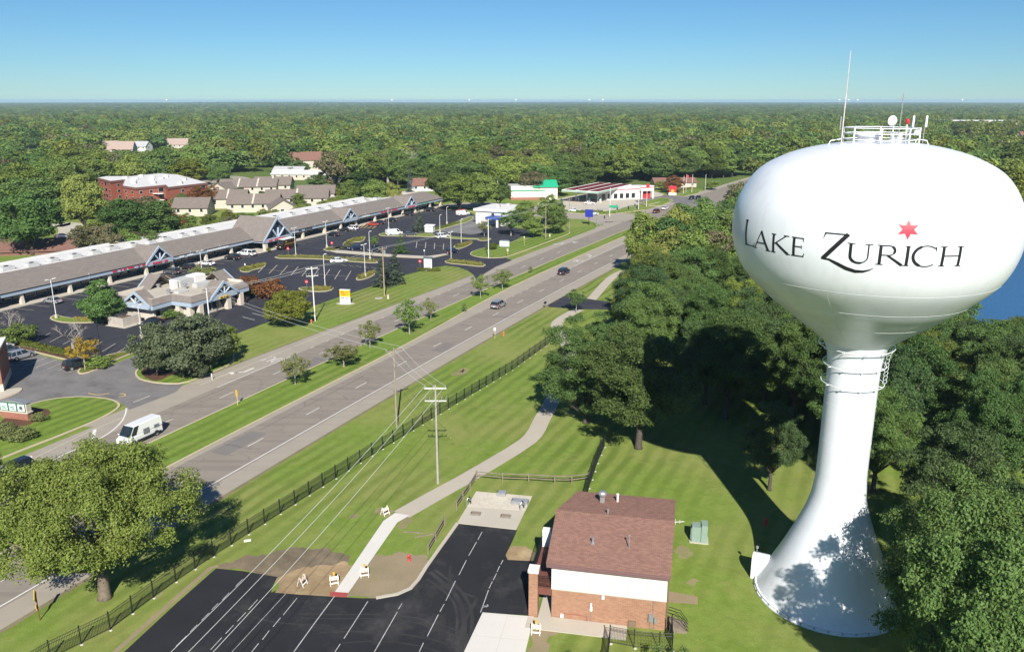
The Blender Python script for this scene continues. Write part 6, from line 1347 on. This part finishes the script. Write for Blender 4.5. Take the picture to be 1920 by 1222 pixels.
    D['mirror'] = MB().box(-.06,.08,-.11,.11,-.07,.08).mesh('mirror')
    CAR_MESH[kind] = D; return D
PAINT = {k: plain('paint_'+k, c, .28, .02, 1, spec=.5, coat=.6, metal=m) for k, c, m in [('white',(.74,.74,.73),0),('silver',(.42,.43,.45),.5),('grey',(.12,.125,.135),.4),('black',(.012,.012,.015),0),('blue',(.012,.018,.05),.2),('maroon',(.16,.015,.02),.2),('red',(.45,.05,.025),.1),('slate',(.1,.13,.17),.4)]}
CG = {'park': 'cars parked in the shopping centre car park', 'road': 'vehicles on the main road', 'left': 'cars parked in the worn car park'}
def car(kind, paint, loc, hd, label, group=None, cat='car', name='parked_car'):
    """hd: heading clockwise from +Y"""
    D = car_meshes(kind); L, W, H, belt, prof, xw, xf, xr, xb, wx, wr = KINDS[kind]; pt = PAINT[paint]
    o = thing(name, label, cat, loc, math.pi/2-hd, group)
    def b(nm, me, m=None, loc=(0,0,0), par=o):
        if m is not None and not me.materials: me.materials.append(M_white)
        return put(nm, me, par, loc, mat=m)
    bd = b('body', D['body'], pt); b('roof', D['roof'], pt); b('windshield', D['windshield'])
    if 'back_doors' in D: b('back_door', D['back_doors'], pt)
    else: b('rear_window', D['rear_window'])
    for k in 'lr': sg = b('side_window', D['side_'+k]); b('pillars', D['pillar'+k], pt)
    for s in (-1, 1):
        for x in (-wx, wx):
            b('wheel_arch', D['arch'], None, (x, s*(W/2-.045), wr+.02)); wh = b('wheel', D['tyre'], None, (x, s*(W/2-.11), wr)); b('rim', D['rim'], None, (0,0,0), wh)
        b('headlight', D['lamp'], None, (L/2-.1, s*W*.34, .72 if H < 2 else .95)); b('taillight', D['tail'], None, (-L/2+.02, s*W*.4, .85 if H < 2 else 1.0)); b('mirror', D['mirror'], pt, (xw-.15, s*(W/2+.1), belt+.08))
    b('number_plate', D['plate'], None, (-L/2-.02, 0, .6)); b('bumper', D['bumper'], None, (-L/2+.02,0,.42)); b('bumper', D['bumper'], None, (L/2-.03,0,.42))
    return o
def hd_px(a, b): p, q = G(*a), G(*b); return math.atan2(q[0]-p[0], q[1]-p[1])
tv = car('transit', 'white', RD(100.6,-14.5), RH(100)+math.pi, 'white delivery van with dark shield on its side driving down the road', CG['road'], 'van', 'delivery_van')
for s in (-1, 1):
    MB().add([(-.7,s*1.055,1.0),(.25,s*1.055,1.0),(.25,s*1.055,1.75),(-.7,s*1.055,1.75)], [(0,1,2,3) if s < 0 else (3,2,1,0)]).build('shield_emblem', plain('emblem_grey', (.16,.17,.19), .5, .25, 5), tv)
    for k in range(3): MB().add([(-2.4,s*1.05,1.6-k*.18),(-1.5,s*1.05,1.6-k*.18),(-1.5,s*1.05,1.68-k*.18),(-2.4,s*1.05,1.68-k*.18)], [(0,1,2,3) if s < 0 else (3,2,1,0)]).build('print_line', M_slate, tv)
    MB().box(-2.6,1.4,s*1.04-.02,s*1.04+.02,.36,.62).build('side_moulding', M_dark, tv)
car('suv', 'black', G(28,890)+(.02,), RH(80)+math.pi, 'dark car half hidden by the large maple at the left edge', CG['road'], name='road_car')
p = G(929,577); car('suv', 'silver', RD(p[1]+.5,-2.1), RH(p[1]), 'silver sport utility car driving away on the main road', CG['road'], name='road_car')
p = G(1065,514); car('suv', 'blue', RD(p[1]+.5,-2.6), RH(p[1]), 'dark blue car driving away on the main road', CG['road'], name='road_car')
car('suv', 'maroon', G(1231,399), R(28), 'maroon car waiting at the far crossroads', CG['road'], name='road_car'); car('sedan', 'white', G(1247,393), R(28), 'white car ahead of the maroon car at the crossroads', CG['road'], name='road_car')
car('sedan', 'white', G(1111,403), R(100), 'white car on the cross street behind the blue sign', CG['road'], name='road_car'); car('sedan', 'white', G(1077,397), R(100), 'white car on the cross street left of the blue sign', CG['road'], name='road_car'); car('sedan', 'white', G(1105,383), R(95), 'white car at the pumps under the canopy', None)
for dx, (u, v) in enumerate([(1296,374),(1308,374)]): car('suv', 'black', G(u, v), R(208), 'black car far up the road, %s one' % ('left' if dx == 0 else 'right'), CG['road'], name='road_car')
NOSE = math.atan2(MN.x, MN.y)
for kind, paint, a, hd, lb in [('sedan','silver',(99,568),NOSE,'silver sedan parked alone before the left end of the shops'),('suv','grey',(322,513),NOSE,'grey car parked at the first gable'),('suv','black',(352,505),NOSE,'black car beside the grey car at the first gable'),('sedan','white',(388,497),NOSE,'white car behind the restaurant shrub'),
        ('suv','black',(436,486),NOSE,'black boxy car left of the white covered pickup'),('pickup','white',(463,479),NOSE,'white covered pickup left of the big gable'),('sedan','black',(624,442),NOSE,'black sedan right of the brown delivery truck'),('sedan','black',(645,434),NOSE,'black car left of the white sport utility car'),('suv','white',(660,431),NOSE,'white sport utility car at the third gable'),
        ('sedan','red',(698,423),NOSE,'orange red car before the shops'),('sedan','black',(711,420),NOSE,'black car right of the orange red car'),('sedan','black',(733,415),NOSE,'black car behind the lamp post right of the orange red car'),('suv','black',(765,404),NOSE,'black car left of the car park spruce'),('suv','black',(805,396),NOSE,'dark car near the far end of the shops'),
        ('van','white',(739,441),hd_px((724,441),(755,438)),'white passenger van on the middle island edge'),('sedan','grey',(768,442),hd_px((756,442),(782,440)),'grey sedan in front of the white passenger van'),('minivan','white',(829,446),hd_px((815,448),(843,444)),'white minivan by the bank lane'),('van','white',(868,404),hd_px((857,405),(882,402)),'white work van with red roof rack at the far corner'),
        ('sedan','white',(635,492),hd_px((620,493),(652,491)),'white sedan in front of the long grass row'),('sedan','blue',(667,468),hd_px((682,467),(653,470)),'dark blue sedan by the middle divider'),('sedan','black',(705,472),hd_px((720,471),(692,473)),'black sedan under the small island tree'),('suv','blue',(848,475),hd_px((836,478),(858,472)),'dark blue hatchback at the right end of the divider'),
        ('sedan','black',(284,609),hd_px((298,604),(271,611)),'black sedan beside the restaurant bin enclosure'),('sedan','black',(457,566),hd_px((450,572),(464,560)),'black car at the right side of the restaurant')]:
    car(kind, paint, G(*a), hd, lb, CG['park'])
for kind, paint, a, hd, lb in [('suv','silver',(40,672),hd_px((20,677),(62,665)),'silver car nose to the hedge in the worn car park'),('suv','slate',(12,664),hd_px((-6,670),(34,656)),'blue grey car beside the silver car at the left edge'),('sedan','white',(0,655),hd_px((-20,660),(18,650)),'white car hidden behind the blue grey one'),('minivan','black',(150,689),hd_px((126,694),(178,683)),'black minivan parked under the yellow tree'),
        ('sedan','blue',(118,446),R(80),'dark car on the pale drive by the pond'),('suv','black',(178,367),R(70),'black car beside the apartment block'),('sedan','white',(182,391),R(70),'white car in the apartment car park')]:
    car(kind, paint, G(*a), hd, lb, CG['left'])
vrk = [o for o in C.objects if o.get('label') == 'white work van with red roof rack at the far corner'][0]
MB().tube([(-2.4,-.5,2.3),(1.0,-.5,2.3)], .05, 4).tube([(-2.4,.5,2.3),(1.0,.5,2.3)], .05, 4).tube([(-2,-.8,2.25),(-2,.8,2.25)], .04, 4).tube([(.6,-.8,2.25),(.6,.8,2.25)], .04, 4).build('roof_rack', M_redsign, vrk)
# brown parcel truck
pt_ = thing('parcel_truck', 'dark brown parcel truck parked below the big gable', 'truck', G(536,466), math.pi/2-(R(24)+math.pi), CG['park'])
M_brown = plain('parcel_brown', (.035,.018,.01), .4, .05, coat=.3); M_gold = plain('gold_trim', (.6,.38,.05), .5, .05)
bevel(MB().box(-3.6,2.0,-1.15,1.15,.6,3.0).build('box_body', M_brown, pt_), .06); MB().box(-3.62,1.9,-1.17,1.17,3.0,3.06).build('roof', M_white, pt_)
loft([[(2.0,-1.1,.6),(2.0,1.1,.6),(2.0,1.1,2.9),(2.0,-1.1,2.9)],[(2.5,-1.08,.6),(2.5,1.08,.6),(2.5,1.08,1.6),(2.5,-1.08,1.6)],[(3.4,-1.0,.6),(3.4,1.0,.6),(3.4,.95,1.45),(3.4,-.95,1.45)]]).build('bonnet', M_brown, pt_)
MB().add([(2.06,-1.0,2.8),(2.06,1.0,2.8),(2.5,1.0,1.7),(2.5,-1.0,1.7)], [(0,3,2,1)]).build('windshield', M_glass, pt_)
for s in (-1, 1):
    MB().box(-3.5,1.8,s*1.16-.02,s*1.16+.02,1.55,1.65).build('gold_stripe', M_gold, pt_); MB().add([(.9,s*1.18,2.1),(1.25,s*1.18,2.1),(1.3,s*1.18,2.5),(1.08,s*1.18,2.6),(.85,s*1.18,2.5)], [(0,1,2,3,4) if s < 0 else (4,3,2,1,0)]).build('shield_badge', M_gold, pt_)
    MB().box(1.35,1.95,s*1.16-.01,s*1.16+.01,1.7,2.7).build('cab_window', M_glass, pt_)
    for x in (-2.2,2.4): MB().tube([(x,s*.95,.45),(x,s*1.2,.45)], .45, 14).build('wheel', M_rubber, pt_)
    MB().box(3.38,3.44,s*.75-.15,s*.75+.15,.9,1.15).build('headlight', M_lampwhite, pt_)

# ================================================================== lamp posts, poles, wires
LG = 'white car park lamp posts'
def lamp_post(px, vt, label, heads=2, rz=MALL_ROT):
    H = HG(px[0], px[1], vt); o = thing('lamp_post', label, 'lamp post', G(*px), rz, LG)
    MB().lathe([(.32,0),(.32,.75),(.28,.8)], 12).build('base', M_conc, o); MB().tube([(0,0,.75),(0,0,H-.1)], [.09,.06], 8).build('pole', M_polesteel, o)
    for s in ((-1, 1) if heads == 2 else (1,)):
        MB().tube([(0,0,H-.12),(s*.5,0,H-.05)], .035, 5).build('arm', M_polesteel, o); bevel(MB().box(min(s*.45,s*1.15),max(s*.45,s*1.15),-.18,.18,H-.12,H+.04).build('lamp_head', M_polesteel, o), .03)
for px, vt, lb, hd in [((106,597),523,'lamp post on the island left of the restaurant',2),((266,634),572,'lamp post behind the corner pines',2),((610,541),477,'lamp post left of the yellow sign',1),((555,481),427,'lamp post beside the parcel truck',2),((613,464),415,'lamp post on the tip of the divider',2),((694,487),434,'lamp post in the long grass row',1),((685,519),458,'lamp post on the island left of the spruces',2),
        ((846,490),435,'lamp post at the car park entry',2),((865,460),411,'lamp post on the island beside the dark hatchback',1),((825,437),403,'lamp post behind the white minivan',1),((838,420),388,'lamp post on the bank lane island',1),((729,431),390,'lamp post above the white passenger van',2),((863,394),353,'lamp post beyond the end of the shops',1),((380,522),470,'lamp post behind the restaurant roof',2)]: lamp_post(px, vt, lb, hd)
M_armpale = plain('arm_pale', (.6,.58,.54), .7, .1)
def upole(px, vt, label, mat=M_polegrey, arm=1.4, arm_rz=0.0, trafo=False, second=False, r=.15, name='utility_pole', group='utility poles'):
    H = HG(px[0], px[1], vt); x, y = G(*px); o = thing(name, label, 'utility pole', (x, y, 0), arm_rz, group)
    MB().tube([(0,0,-.1),(0,0,H)], [r,r*.68], 8).build('pole', mat, o); tops = []
    if arm:
        a = MB().box(-arm,arm,-.06,.06,H-.45,H-.3).build('crossarm', M_armpale if second else M_wood, o)
        for k in (-1, -.15 if second else 0, 1):
            MB().lathe([(.03,H-.3),(.06,H-.22),(.04,H-.14),(.06,H-.08),(.02,H-.02)], 8, k*arm*.92, 0).build('insulator', M_galv, a)
            tops.append((x+math.cos(arm_rz)*k*arm*.92, y+math.sin(arm_rz)*k*arm*.92, H-.05))
        if second:
            MB().box(-arm,arm,-.05,.05,H-1.95,H-1.83).build('crossarm', M_armpale, o)
            for k in (-.95,-.55,.55,.95): MB().tube([(k*arm,0,H-1.85),(k*arm,-.1,H-1.45),(k*arm+.1,-.1,H-1.3)], .05, 6).build('fuse_switch', M_galv, o)
            for s in (-1,1): MB().tube([(s*arm*.5,.02,H-1.9),(0,.02,H-2.5)], .03, 4).build('brace', M_galv, o)
    if trafo: MB().lathe([(.02,H-1.6),(.28,H-1.55),(.28,H-.75),(.2,H-.7),(.02,H-.65)], 12, .35, -.2).build('transformer', M_galv, o)
    return tops
t1 = upole((744,801), 652, 'dark wooden utility pole between road and black fence', arm=1.25, arm_rz=R(35))
t2 = upole((821,906), 722, 'pale utility pole with two crossarms beside the footpath', plain('pole_pale', (.34,.32,.285), .75, .15), 1.25, 0.0, second=True)
t3 = upole((591,602), 500, 'grey utility pole beside the hydrant and round lime tree', M_polesteel, 1.2, R(20), second=True)
t4 = upole((393,603), 540, 'utility pole in front of the restaurant', M_polesteel, .9, R(-20))
t5 = upole((721,555), 463, 'wooden utility pole with transformer before the pair of spruces', plain('pole_tan', (.33,.26,.16), .85, .15), 1.0, R(20), trafo=True)
t6 = upole((916,484), 410, 'pale utility pole on the lawn by the clipped round bush', M_polesteel, .9, R(20)); t7 = upole((1023,449), 382, 'wooden utility pole before the bank trees', M_polegrey, .9, R(20)); t8 = upole((1067,431), 372, 'wooden utility pole beside the crossroads lawn', M_polegrey, .9, R(20))
upole((933,378), 332, 'utility pole by the cross street in front of the trees', M_polesteel, .9, R(20)); upole((1143,406), 352, 'utility pole at the forecourt corner', M_polesteel, 0); upole((190,668), 598, 'thin dark pole behind the yellow tree', M_black, 0, r=.07, name='sign_pole')
for u, vb, vt, lb in [(1281,362,330,'left pale pole on the lawn beyond the crossroads'),(1297,361,327,'second pale pole on the lawn beyond the crossroads'),(1322,356,327,'third pale pole on the lawn beyond the crossroads'),(832,340,328,'thin pole behind the end of the shops'),(1197,392,362,'pole right of the forecourt'),(1212,388,356,'rightmost pole of the forecourt')]: upole((u, vb), vt, lb, M_polesteel, 0, r=.12)
WN = 0
M_wire = plain('wire', (.52,.53,.5), .5, .05)
def wire(a, b, sag, label, r=.022):
    a, b = Vector(a), Vector(b); pts = [a.lerp(b, k/14)-Vector((0,0,sag*4*(k/14)*(1-k/14))) for k in range(15)]
    tag(MB().tube([p-a for p in pts], r, 4).build('overhead_wire', M_wire, None, loc=tuple(a)), label, 'wire', 'overhead wires')
nmw = ['left','middle','right']
for k in range(3):
    wire(t1[k], t2[k], .5, '%s wire between the dark pole and the pale pole with two crossarms' % nmw[k])
    e = [(250,1290),(285,1290),(335,1290)][k]; q = G(*e, 9.0); wire(t2[k], q+(9.0,), .6, '%s wire running from the pale pole down over the new car park' % nmw[k])
for k in (0, 2):
    wire(t1[k], t4[k], .9, '%s wire over the road from the dark pole to the restaurant pole' % nmw[k]); wire(t4[k], t3[k], .7, '%s wire from the restaurant pole to the pole by the lime tree' % nmw[k])
    wire(t3[k], t5[k], .6, '%s wire between the lime tree pole and the transformer pole' % nmw[k]); wire(t5[k], t6[k], .8, '%s wire from the transformer pole to the bush pole' % nmw[k]); wire(t6[k], t7[k], .8, '%s wire from the bush pole to the bank trees' % nmw[k]); wire(t7[k], t8[k], .6, '%s wire near the crossroads lawn' % nmw[k])
g0 = Vector((t2[1][0], t2[1][1], 9.0)); g1 = G(852,833); wire(g0, g1+(.1,), .0, 'guy wire of the pale pole running down to the grass', .012)
gm = Vector(g1+(.1,)); gd = (g0-gm).normalized(); tag(MB().tube([(0,0,0), tuple(gd*3)], .05, 6).build('guy_guard', plain('guard_yellow', (.6,.6,.1), .5, .05), None, loc=tuple(gm)), 'yellow guard sleeve on the guy wire by the pale pole', 'guy guard')

# ================================================================== signs
def board(name, label, px, w_, h_, z0, mat, rz, cat='sign', thick=.5, group=None):
    o = thing(name, label, cat, G(*px), rz, group); MB().box(-w_/2,w_/2,-thick/2,thick/2,z0,z0+h_).build('board', mat, o); return o
ys = board('pylon_sign', 'yellow and white sign board on the verge lawn', (648,569), 2.35, 1.15, 0, M_white, R(-10))
yb = MB().box(-1.15,1.15,-.28,.28,1.15,3.1).build('sign_face', plain('sign_yellow', (.8,.5,.03), .5, .05), ys); MB().box(-1.16,1.16,-.29,.29,1.15,1.6).build('name_panel', M_pale, ys); MB().box(-1.2,1.2,-.3,.3,3.1,3.2).build('cap', M_white, ys)
for k in range(3): sign_letters(ys, -.95+.1*k, .95-.05*k, -.285, 2.65-.36*k, 2.9-.36*k, plain('brown_letters', (.3,.12,.02), .5, .1), 9)
sign_letters(ys, -1, 1, -.295, 1.25, 1.48, M_slate, 10)
gvl = surface('stone_bed', smooth_poly([ (ys.location.x+2.2*math.cos(a), ys.location.y+1.2*math.sin(a)) for a in [k*.7 for k in range(9)]], 2), .012, M_gravel)
ws = board('pylon_sign', 'tall white tenant sign with dark cap at the car park entry', (803,508), 2.0, .7, 0, M_cream, R(-10)); MB().box(-1.05,1.05,-.3,.3,.7,3.3).build('sign_face', M_white, ws); MB().box(-1.2,1.2,-.36,.36,3.3,3.75).build('cap', M_slate, ws)
for k in range(5): sign_letters(ws, -.8, .8, -.31, .95+k*.45, 1.15+k*.45, M_unit, 10)
bs = board('bank_sign', 'pale green and white sign board of the bank on its lawn', (946,464), 3.0, .3, 0, M_slate, R(-12)); MB().box(-1.5,1.5,-.25,.25,.35,2.0).build('sign_face', M_pale, bs); MB().box(-1.2,1.2,-.3,.3,2.2,2.4).build('cap', M_slate, bs)
OCT = [(math.cos(R(22.5+45*k)), math.sin(R(22.5+45*k))) for k in range(8)]
M_stop = plain('stop_red', (.55,.02,.03), .5, .05)
for u, vb, lb in [(541,480,'stop sign beside the parcel truck'),(788,505,'stop sign left of the white tenant sign'),(623,469,'stop sign on the tip of the divider'),(576,545,'red and white sign behind the lime tree')]:
    o = thing('stop_sign', lb, 'sign', G(u, vb), R(-20), 'red signs in the car park'); MB().tube([(0,0,0),(0,0,2.6)], .04, 6).build('post', M_galv, o)
    MB().add([(x*.48,-.05,2.2+z*.48) for x, z in OCT]+[(x*.48,-.02,2.2+z*.48) for x, z in OCT], [tuple(range(8)), tuple(range(15,7,-1))]).build('plate', M_stop, o)
    for k in range(4): MB().box(-.28+k*.15,-.18+k*.15,-.07,-.055,2.1,2.3).build('letter', M_white, o)
def post_sign(px, vt, label, w_, h_, mat, rz, post=M_galv, plate2=None):
    H = HG(px[0], px[1], vt); o = thing('road_sign', label, 'sign', G(*px), rz); MB().tube([(0,0,0),(0,0,H)], .045, 6).build('post', post, o); MB().box(-w_/2,w_/2,-.06,-.03,H-h_,H).build('plate', mat, o); return o
M_tanpost = plain('tan_post', (.62,.48,.22), .7, .1); M_signold = plain('marker_yellow', (.5,.34,.04), .6, .15)
M_signyel = plain('traffic_yellow', (.85,.55,.01), .45, .05)
post_sign((360,711), 682, 'pale sign on a tan post at the corner pine bed', .6, .95, plain('sign_back', (.6,.56,.48), .6, .08), R(-24), M_tanpost); post_sign((446,761), 731, 'yellow object marker sign on the median', .4, .95, M_signold, R(-24), M_tanpost)
post_sign((928,634), 614, 'small white sign on a tan post at the road verge', .45, .6, M_white, R(-24), M_tanpost); post_sign((952,482), 466, 'pale sign on a post below the bank sign', .6, .8, M_siding, R(-24), M_tanpost); post_sign((983,462), 443, 'white marker post on the bank lawn', .25, .5, M_white, R(-24), M_tanpost); post_sign((1031,447), 439, 'small white marker by the verge beyond the bank', .3, .8, M_white, R(-24), M_white)
post_sign((240,660), 645, 'small sign at the corner of the restaurant lot', .45, .6, M_galv, R(-24)); post_sign((460,503), 494, 'small white sign on the grass island', .4, .5, M_white, R(-24)); post_sign((796,484), 468, 'small blue parking sign on the divider', .4, .5, M_pale, R(-24)); post_sign((398,712), 700, 'short white marker post by the corner bed', .18, .5, M_white, R(-24), M_white)
we = thing('warning_sign', 'yellow signal ahead sign on a brown post beside the road, bottom left', 'sign', G(75,1162), R(-68)); MB().tube([(0,0,0),(0,0,2.9)], .05, 6).build('post', plain('brown_post', (.16,.07,.04), .7, .1), we)
MB().add([(0,-.06,1.75),(.66,-.06,2.4),(0,-.06,3.05),(-.66,-.06,2.4),(0,-.03,1.75),(.66,-.03,2.4),(0,-.03,3.05),(-.66,-.03,2.4)], [(0,1,2,3),(7,6,5,4),(0,4,5,1),(1,5,6,2),(2,6,7,3),(3,7,4,0)]).build('diamond_plate', M_signyel, we)
MB().box(-.42,.42,-.06,-.03,1.25,1.68).build('plaque', M_signyel, we)
for z, m in ((2.68,M_stop),(2.4,M_signyel),(2.12,M_greensign)):
    c_ = MB().lathe([(.12,0),(.12,.02)], 14).build('signal_dot', m, we); c_.rotation_euler = (R(90),0,0); c_.location = (0,-.065,z)
mbx = thing('mailbox', 'dark mailbox at the driveway beside the main road', 'mailbox', G(1022,577), R(-24)); MB().box(-.06,.06,-.06,.06,0,1.0).build('post', M_wood, mbx)
arc = [(.16*math.cos(math.pi*k/6), 1.25+.16*math.sin(math.pi*k/6)) for k in range(7)]; pr = [(.16,1.0)]+arc+[(-.16,1.0)]; n = len(pr)
MB().add([(x*1.3,-.35,z) for x, z in pr]+[(x*1.3,.35,z) for x, z in pr], [tuple(range(n)), tuple(range(2*n-1,n-1,-1))]+[(i,n+i,n+(i+1)%n,(i+1)%n) for i in range(n)]).build('box', M_black, mbx)
shd = thing('white_kiosk', 'white kiosk shed beside the car park spruce', 'kiosk', G(806,435), R(-15)); MB().box(-1.5,1.5,-1,1,0,2.2).build('wall', M_whitesiding, shd); slab('roof', [(-1.7,-1.2,2.2),(1.7,-1.2,2.2),(1.7,1.2,2.5),(-1.7,1.2,2.5)], .12, M_white, shd)
blue = thing('blue_sign', 'blue pylon sign at the crossroads lawn', 'sign', G(1104,422), R(-20)); MB().tube([(0,0,0),(0,0,4.2)], .12, 8).build('post', M_black, blue); MB().box(-1.4,1.4,-.25,.25,2.9,5.6).build('board', plain('sign_blue', (.02,.03,.3), .5, .05), blue)
red = thing('price_sign', 'red and white sign at the far side of the crossroads', 'sign', G(1261,366), R(-20)); MB().box(-1.8,1.8,-.3,.3,0,1.2).build('base', M_white, red); MB().box(-1.7,1.7,-.25,.25,1.2,4.4).build('board', M_redsign, red); MB().lathe([(.8,0),(.8,.1)], 14).build('roundel', M_gold, red).location = (0,-.36,1.9)
for o in red.children:
    if o.name.startswith('roundel'): o.rotation_euler = (R(90),0,0)
sg_ = thing('traffic_signal', 'traffic signal mast with long arm over the crossroads', 'traffic light', G(1119,425), 0); MB().tube([(0,0,0),(0,0,6.6)], [.16,.12], 8).build('mast', M_galv, sg_); MB().tube([(0,0,6.2),(15,6,6.5)], [.1,.06], 6).build('arm', M_galv, sg_)
for k, t in enumerate((.5,.78,1)): MB().box(15*t-.2,15*t+.2,6*t-.2,6*t+.2,5.6,6.8).build('signal_head', M_black, sg_)
MB().box(4.5,7.5,2.1,2.3,6.5,7.3).build('street_name_plate', plain('station_green', (.02,.3,.16), .4, .05), sg_)
for u, v, lb in [(1156,402,'pedestrian signal on the forecourt corner, left'),(1190,400,'pedestrian signal on the forecourt corner, right'),(1133,424,'pedestrian signal on the near corner')]:
    o = thing('signal_post', lb, 'traffic light', G(u, v), 0, 'short signal posts'); MB().tube([(0,0,0),(0,0,3.4)], .08, 6).build('post', M_galv, o); MB().box(-.2,.2,-.2,.2,2.7,3.7).build('signal_head', M_black, o)
fl = thing('flag_pole', 'flag pole with flag on the lawn beyond the crossroads', 'flag pole', G(1286,360), 0); MB().tube([(0,0,0),(0,0,8.5)], .08, 6).build('pole', M_polesteel, fl); MB().add([(0,0,8.3),(1.1,.2,8.1),(1.1,.3,6.9),(0,0,7.0)], [(0,1,2,3),(3,2,1,0)][:1]).build('flag', M_redsign, fl)
tf = thing('telecom_pedestal', 'short tan utility pedestal on the verge behind the transformer pole', 'pedestal', G(728,560), 0); MB().box(-.2,.2,-.2,.2,0,.9).build('cabinet', M_siding, tf)
mh = thing('manhole_slab', 'flat concrete access slab on the verge lawn', 'slab', G(710,559), R(20)); MB().lathe([(.9,0),(.9,.06)], 16).build('slab', M_conc, mh); MB().lathe([(.4,.06),(.4,.08)], 12).build('cover', M_galv, mh)
# ================================================================== haze
def haze():
    m = bpy.data.materials.new('haze_air'); m.use_nodes = True; nt = m.node_tree; nt.nodes.clear(); out = nt.nodes.new('ShaderNodeOutputMaterial'); v = nt.nodes.new('ShaderNodeVolumePrincipled')
    v.inputs['Color'].default_value = (.60,.84,1,1); v.inputs['Density'].default_value = 0.85e-4; v.inputs['Anisotropy'].default_value = .0
    nt.links.new(v.outputs[0], out.inputs['Volume'])
    m.cycles.homogeneous_volume = True
    o = MB().box(-26500,26500,-26500,26500,-55.5,49.5).build('haze', m); stuff(o); o['label'] = 'thin blue air haze over the whole scene'
haze()
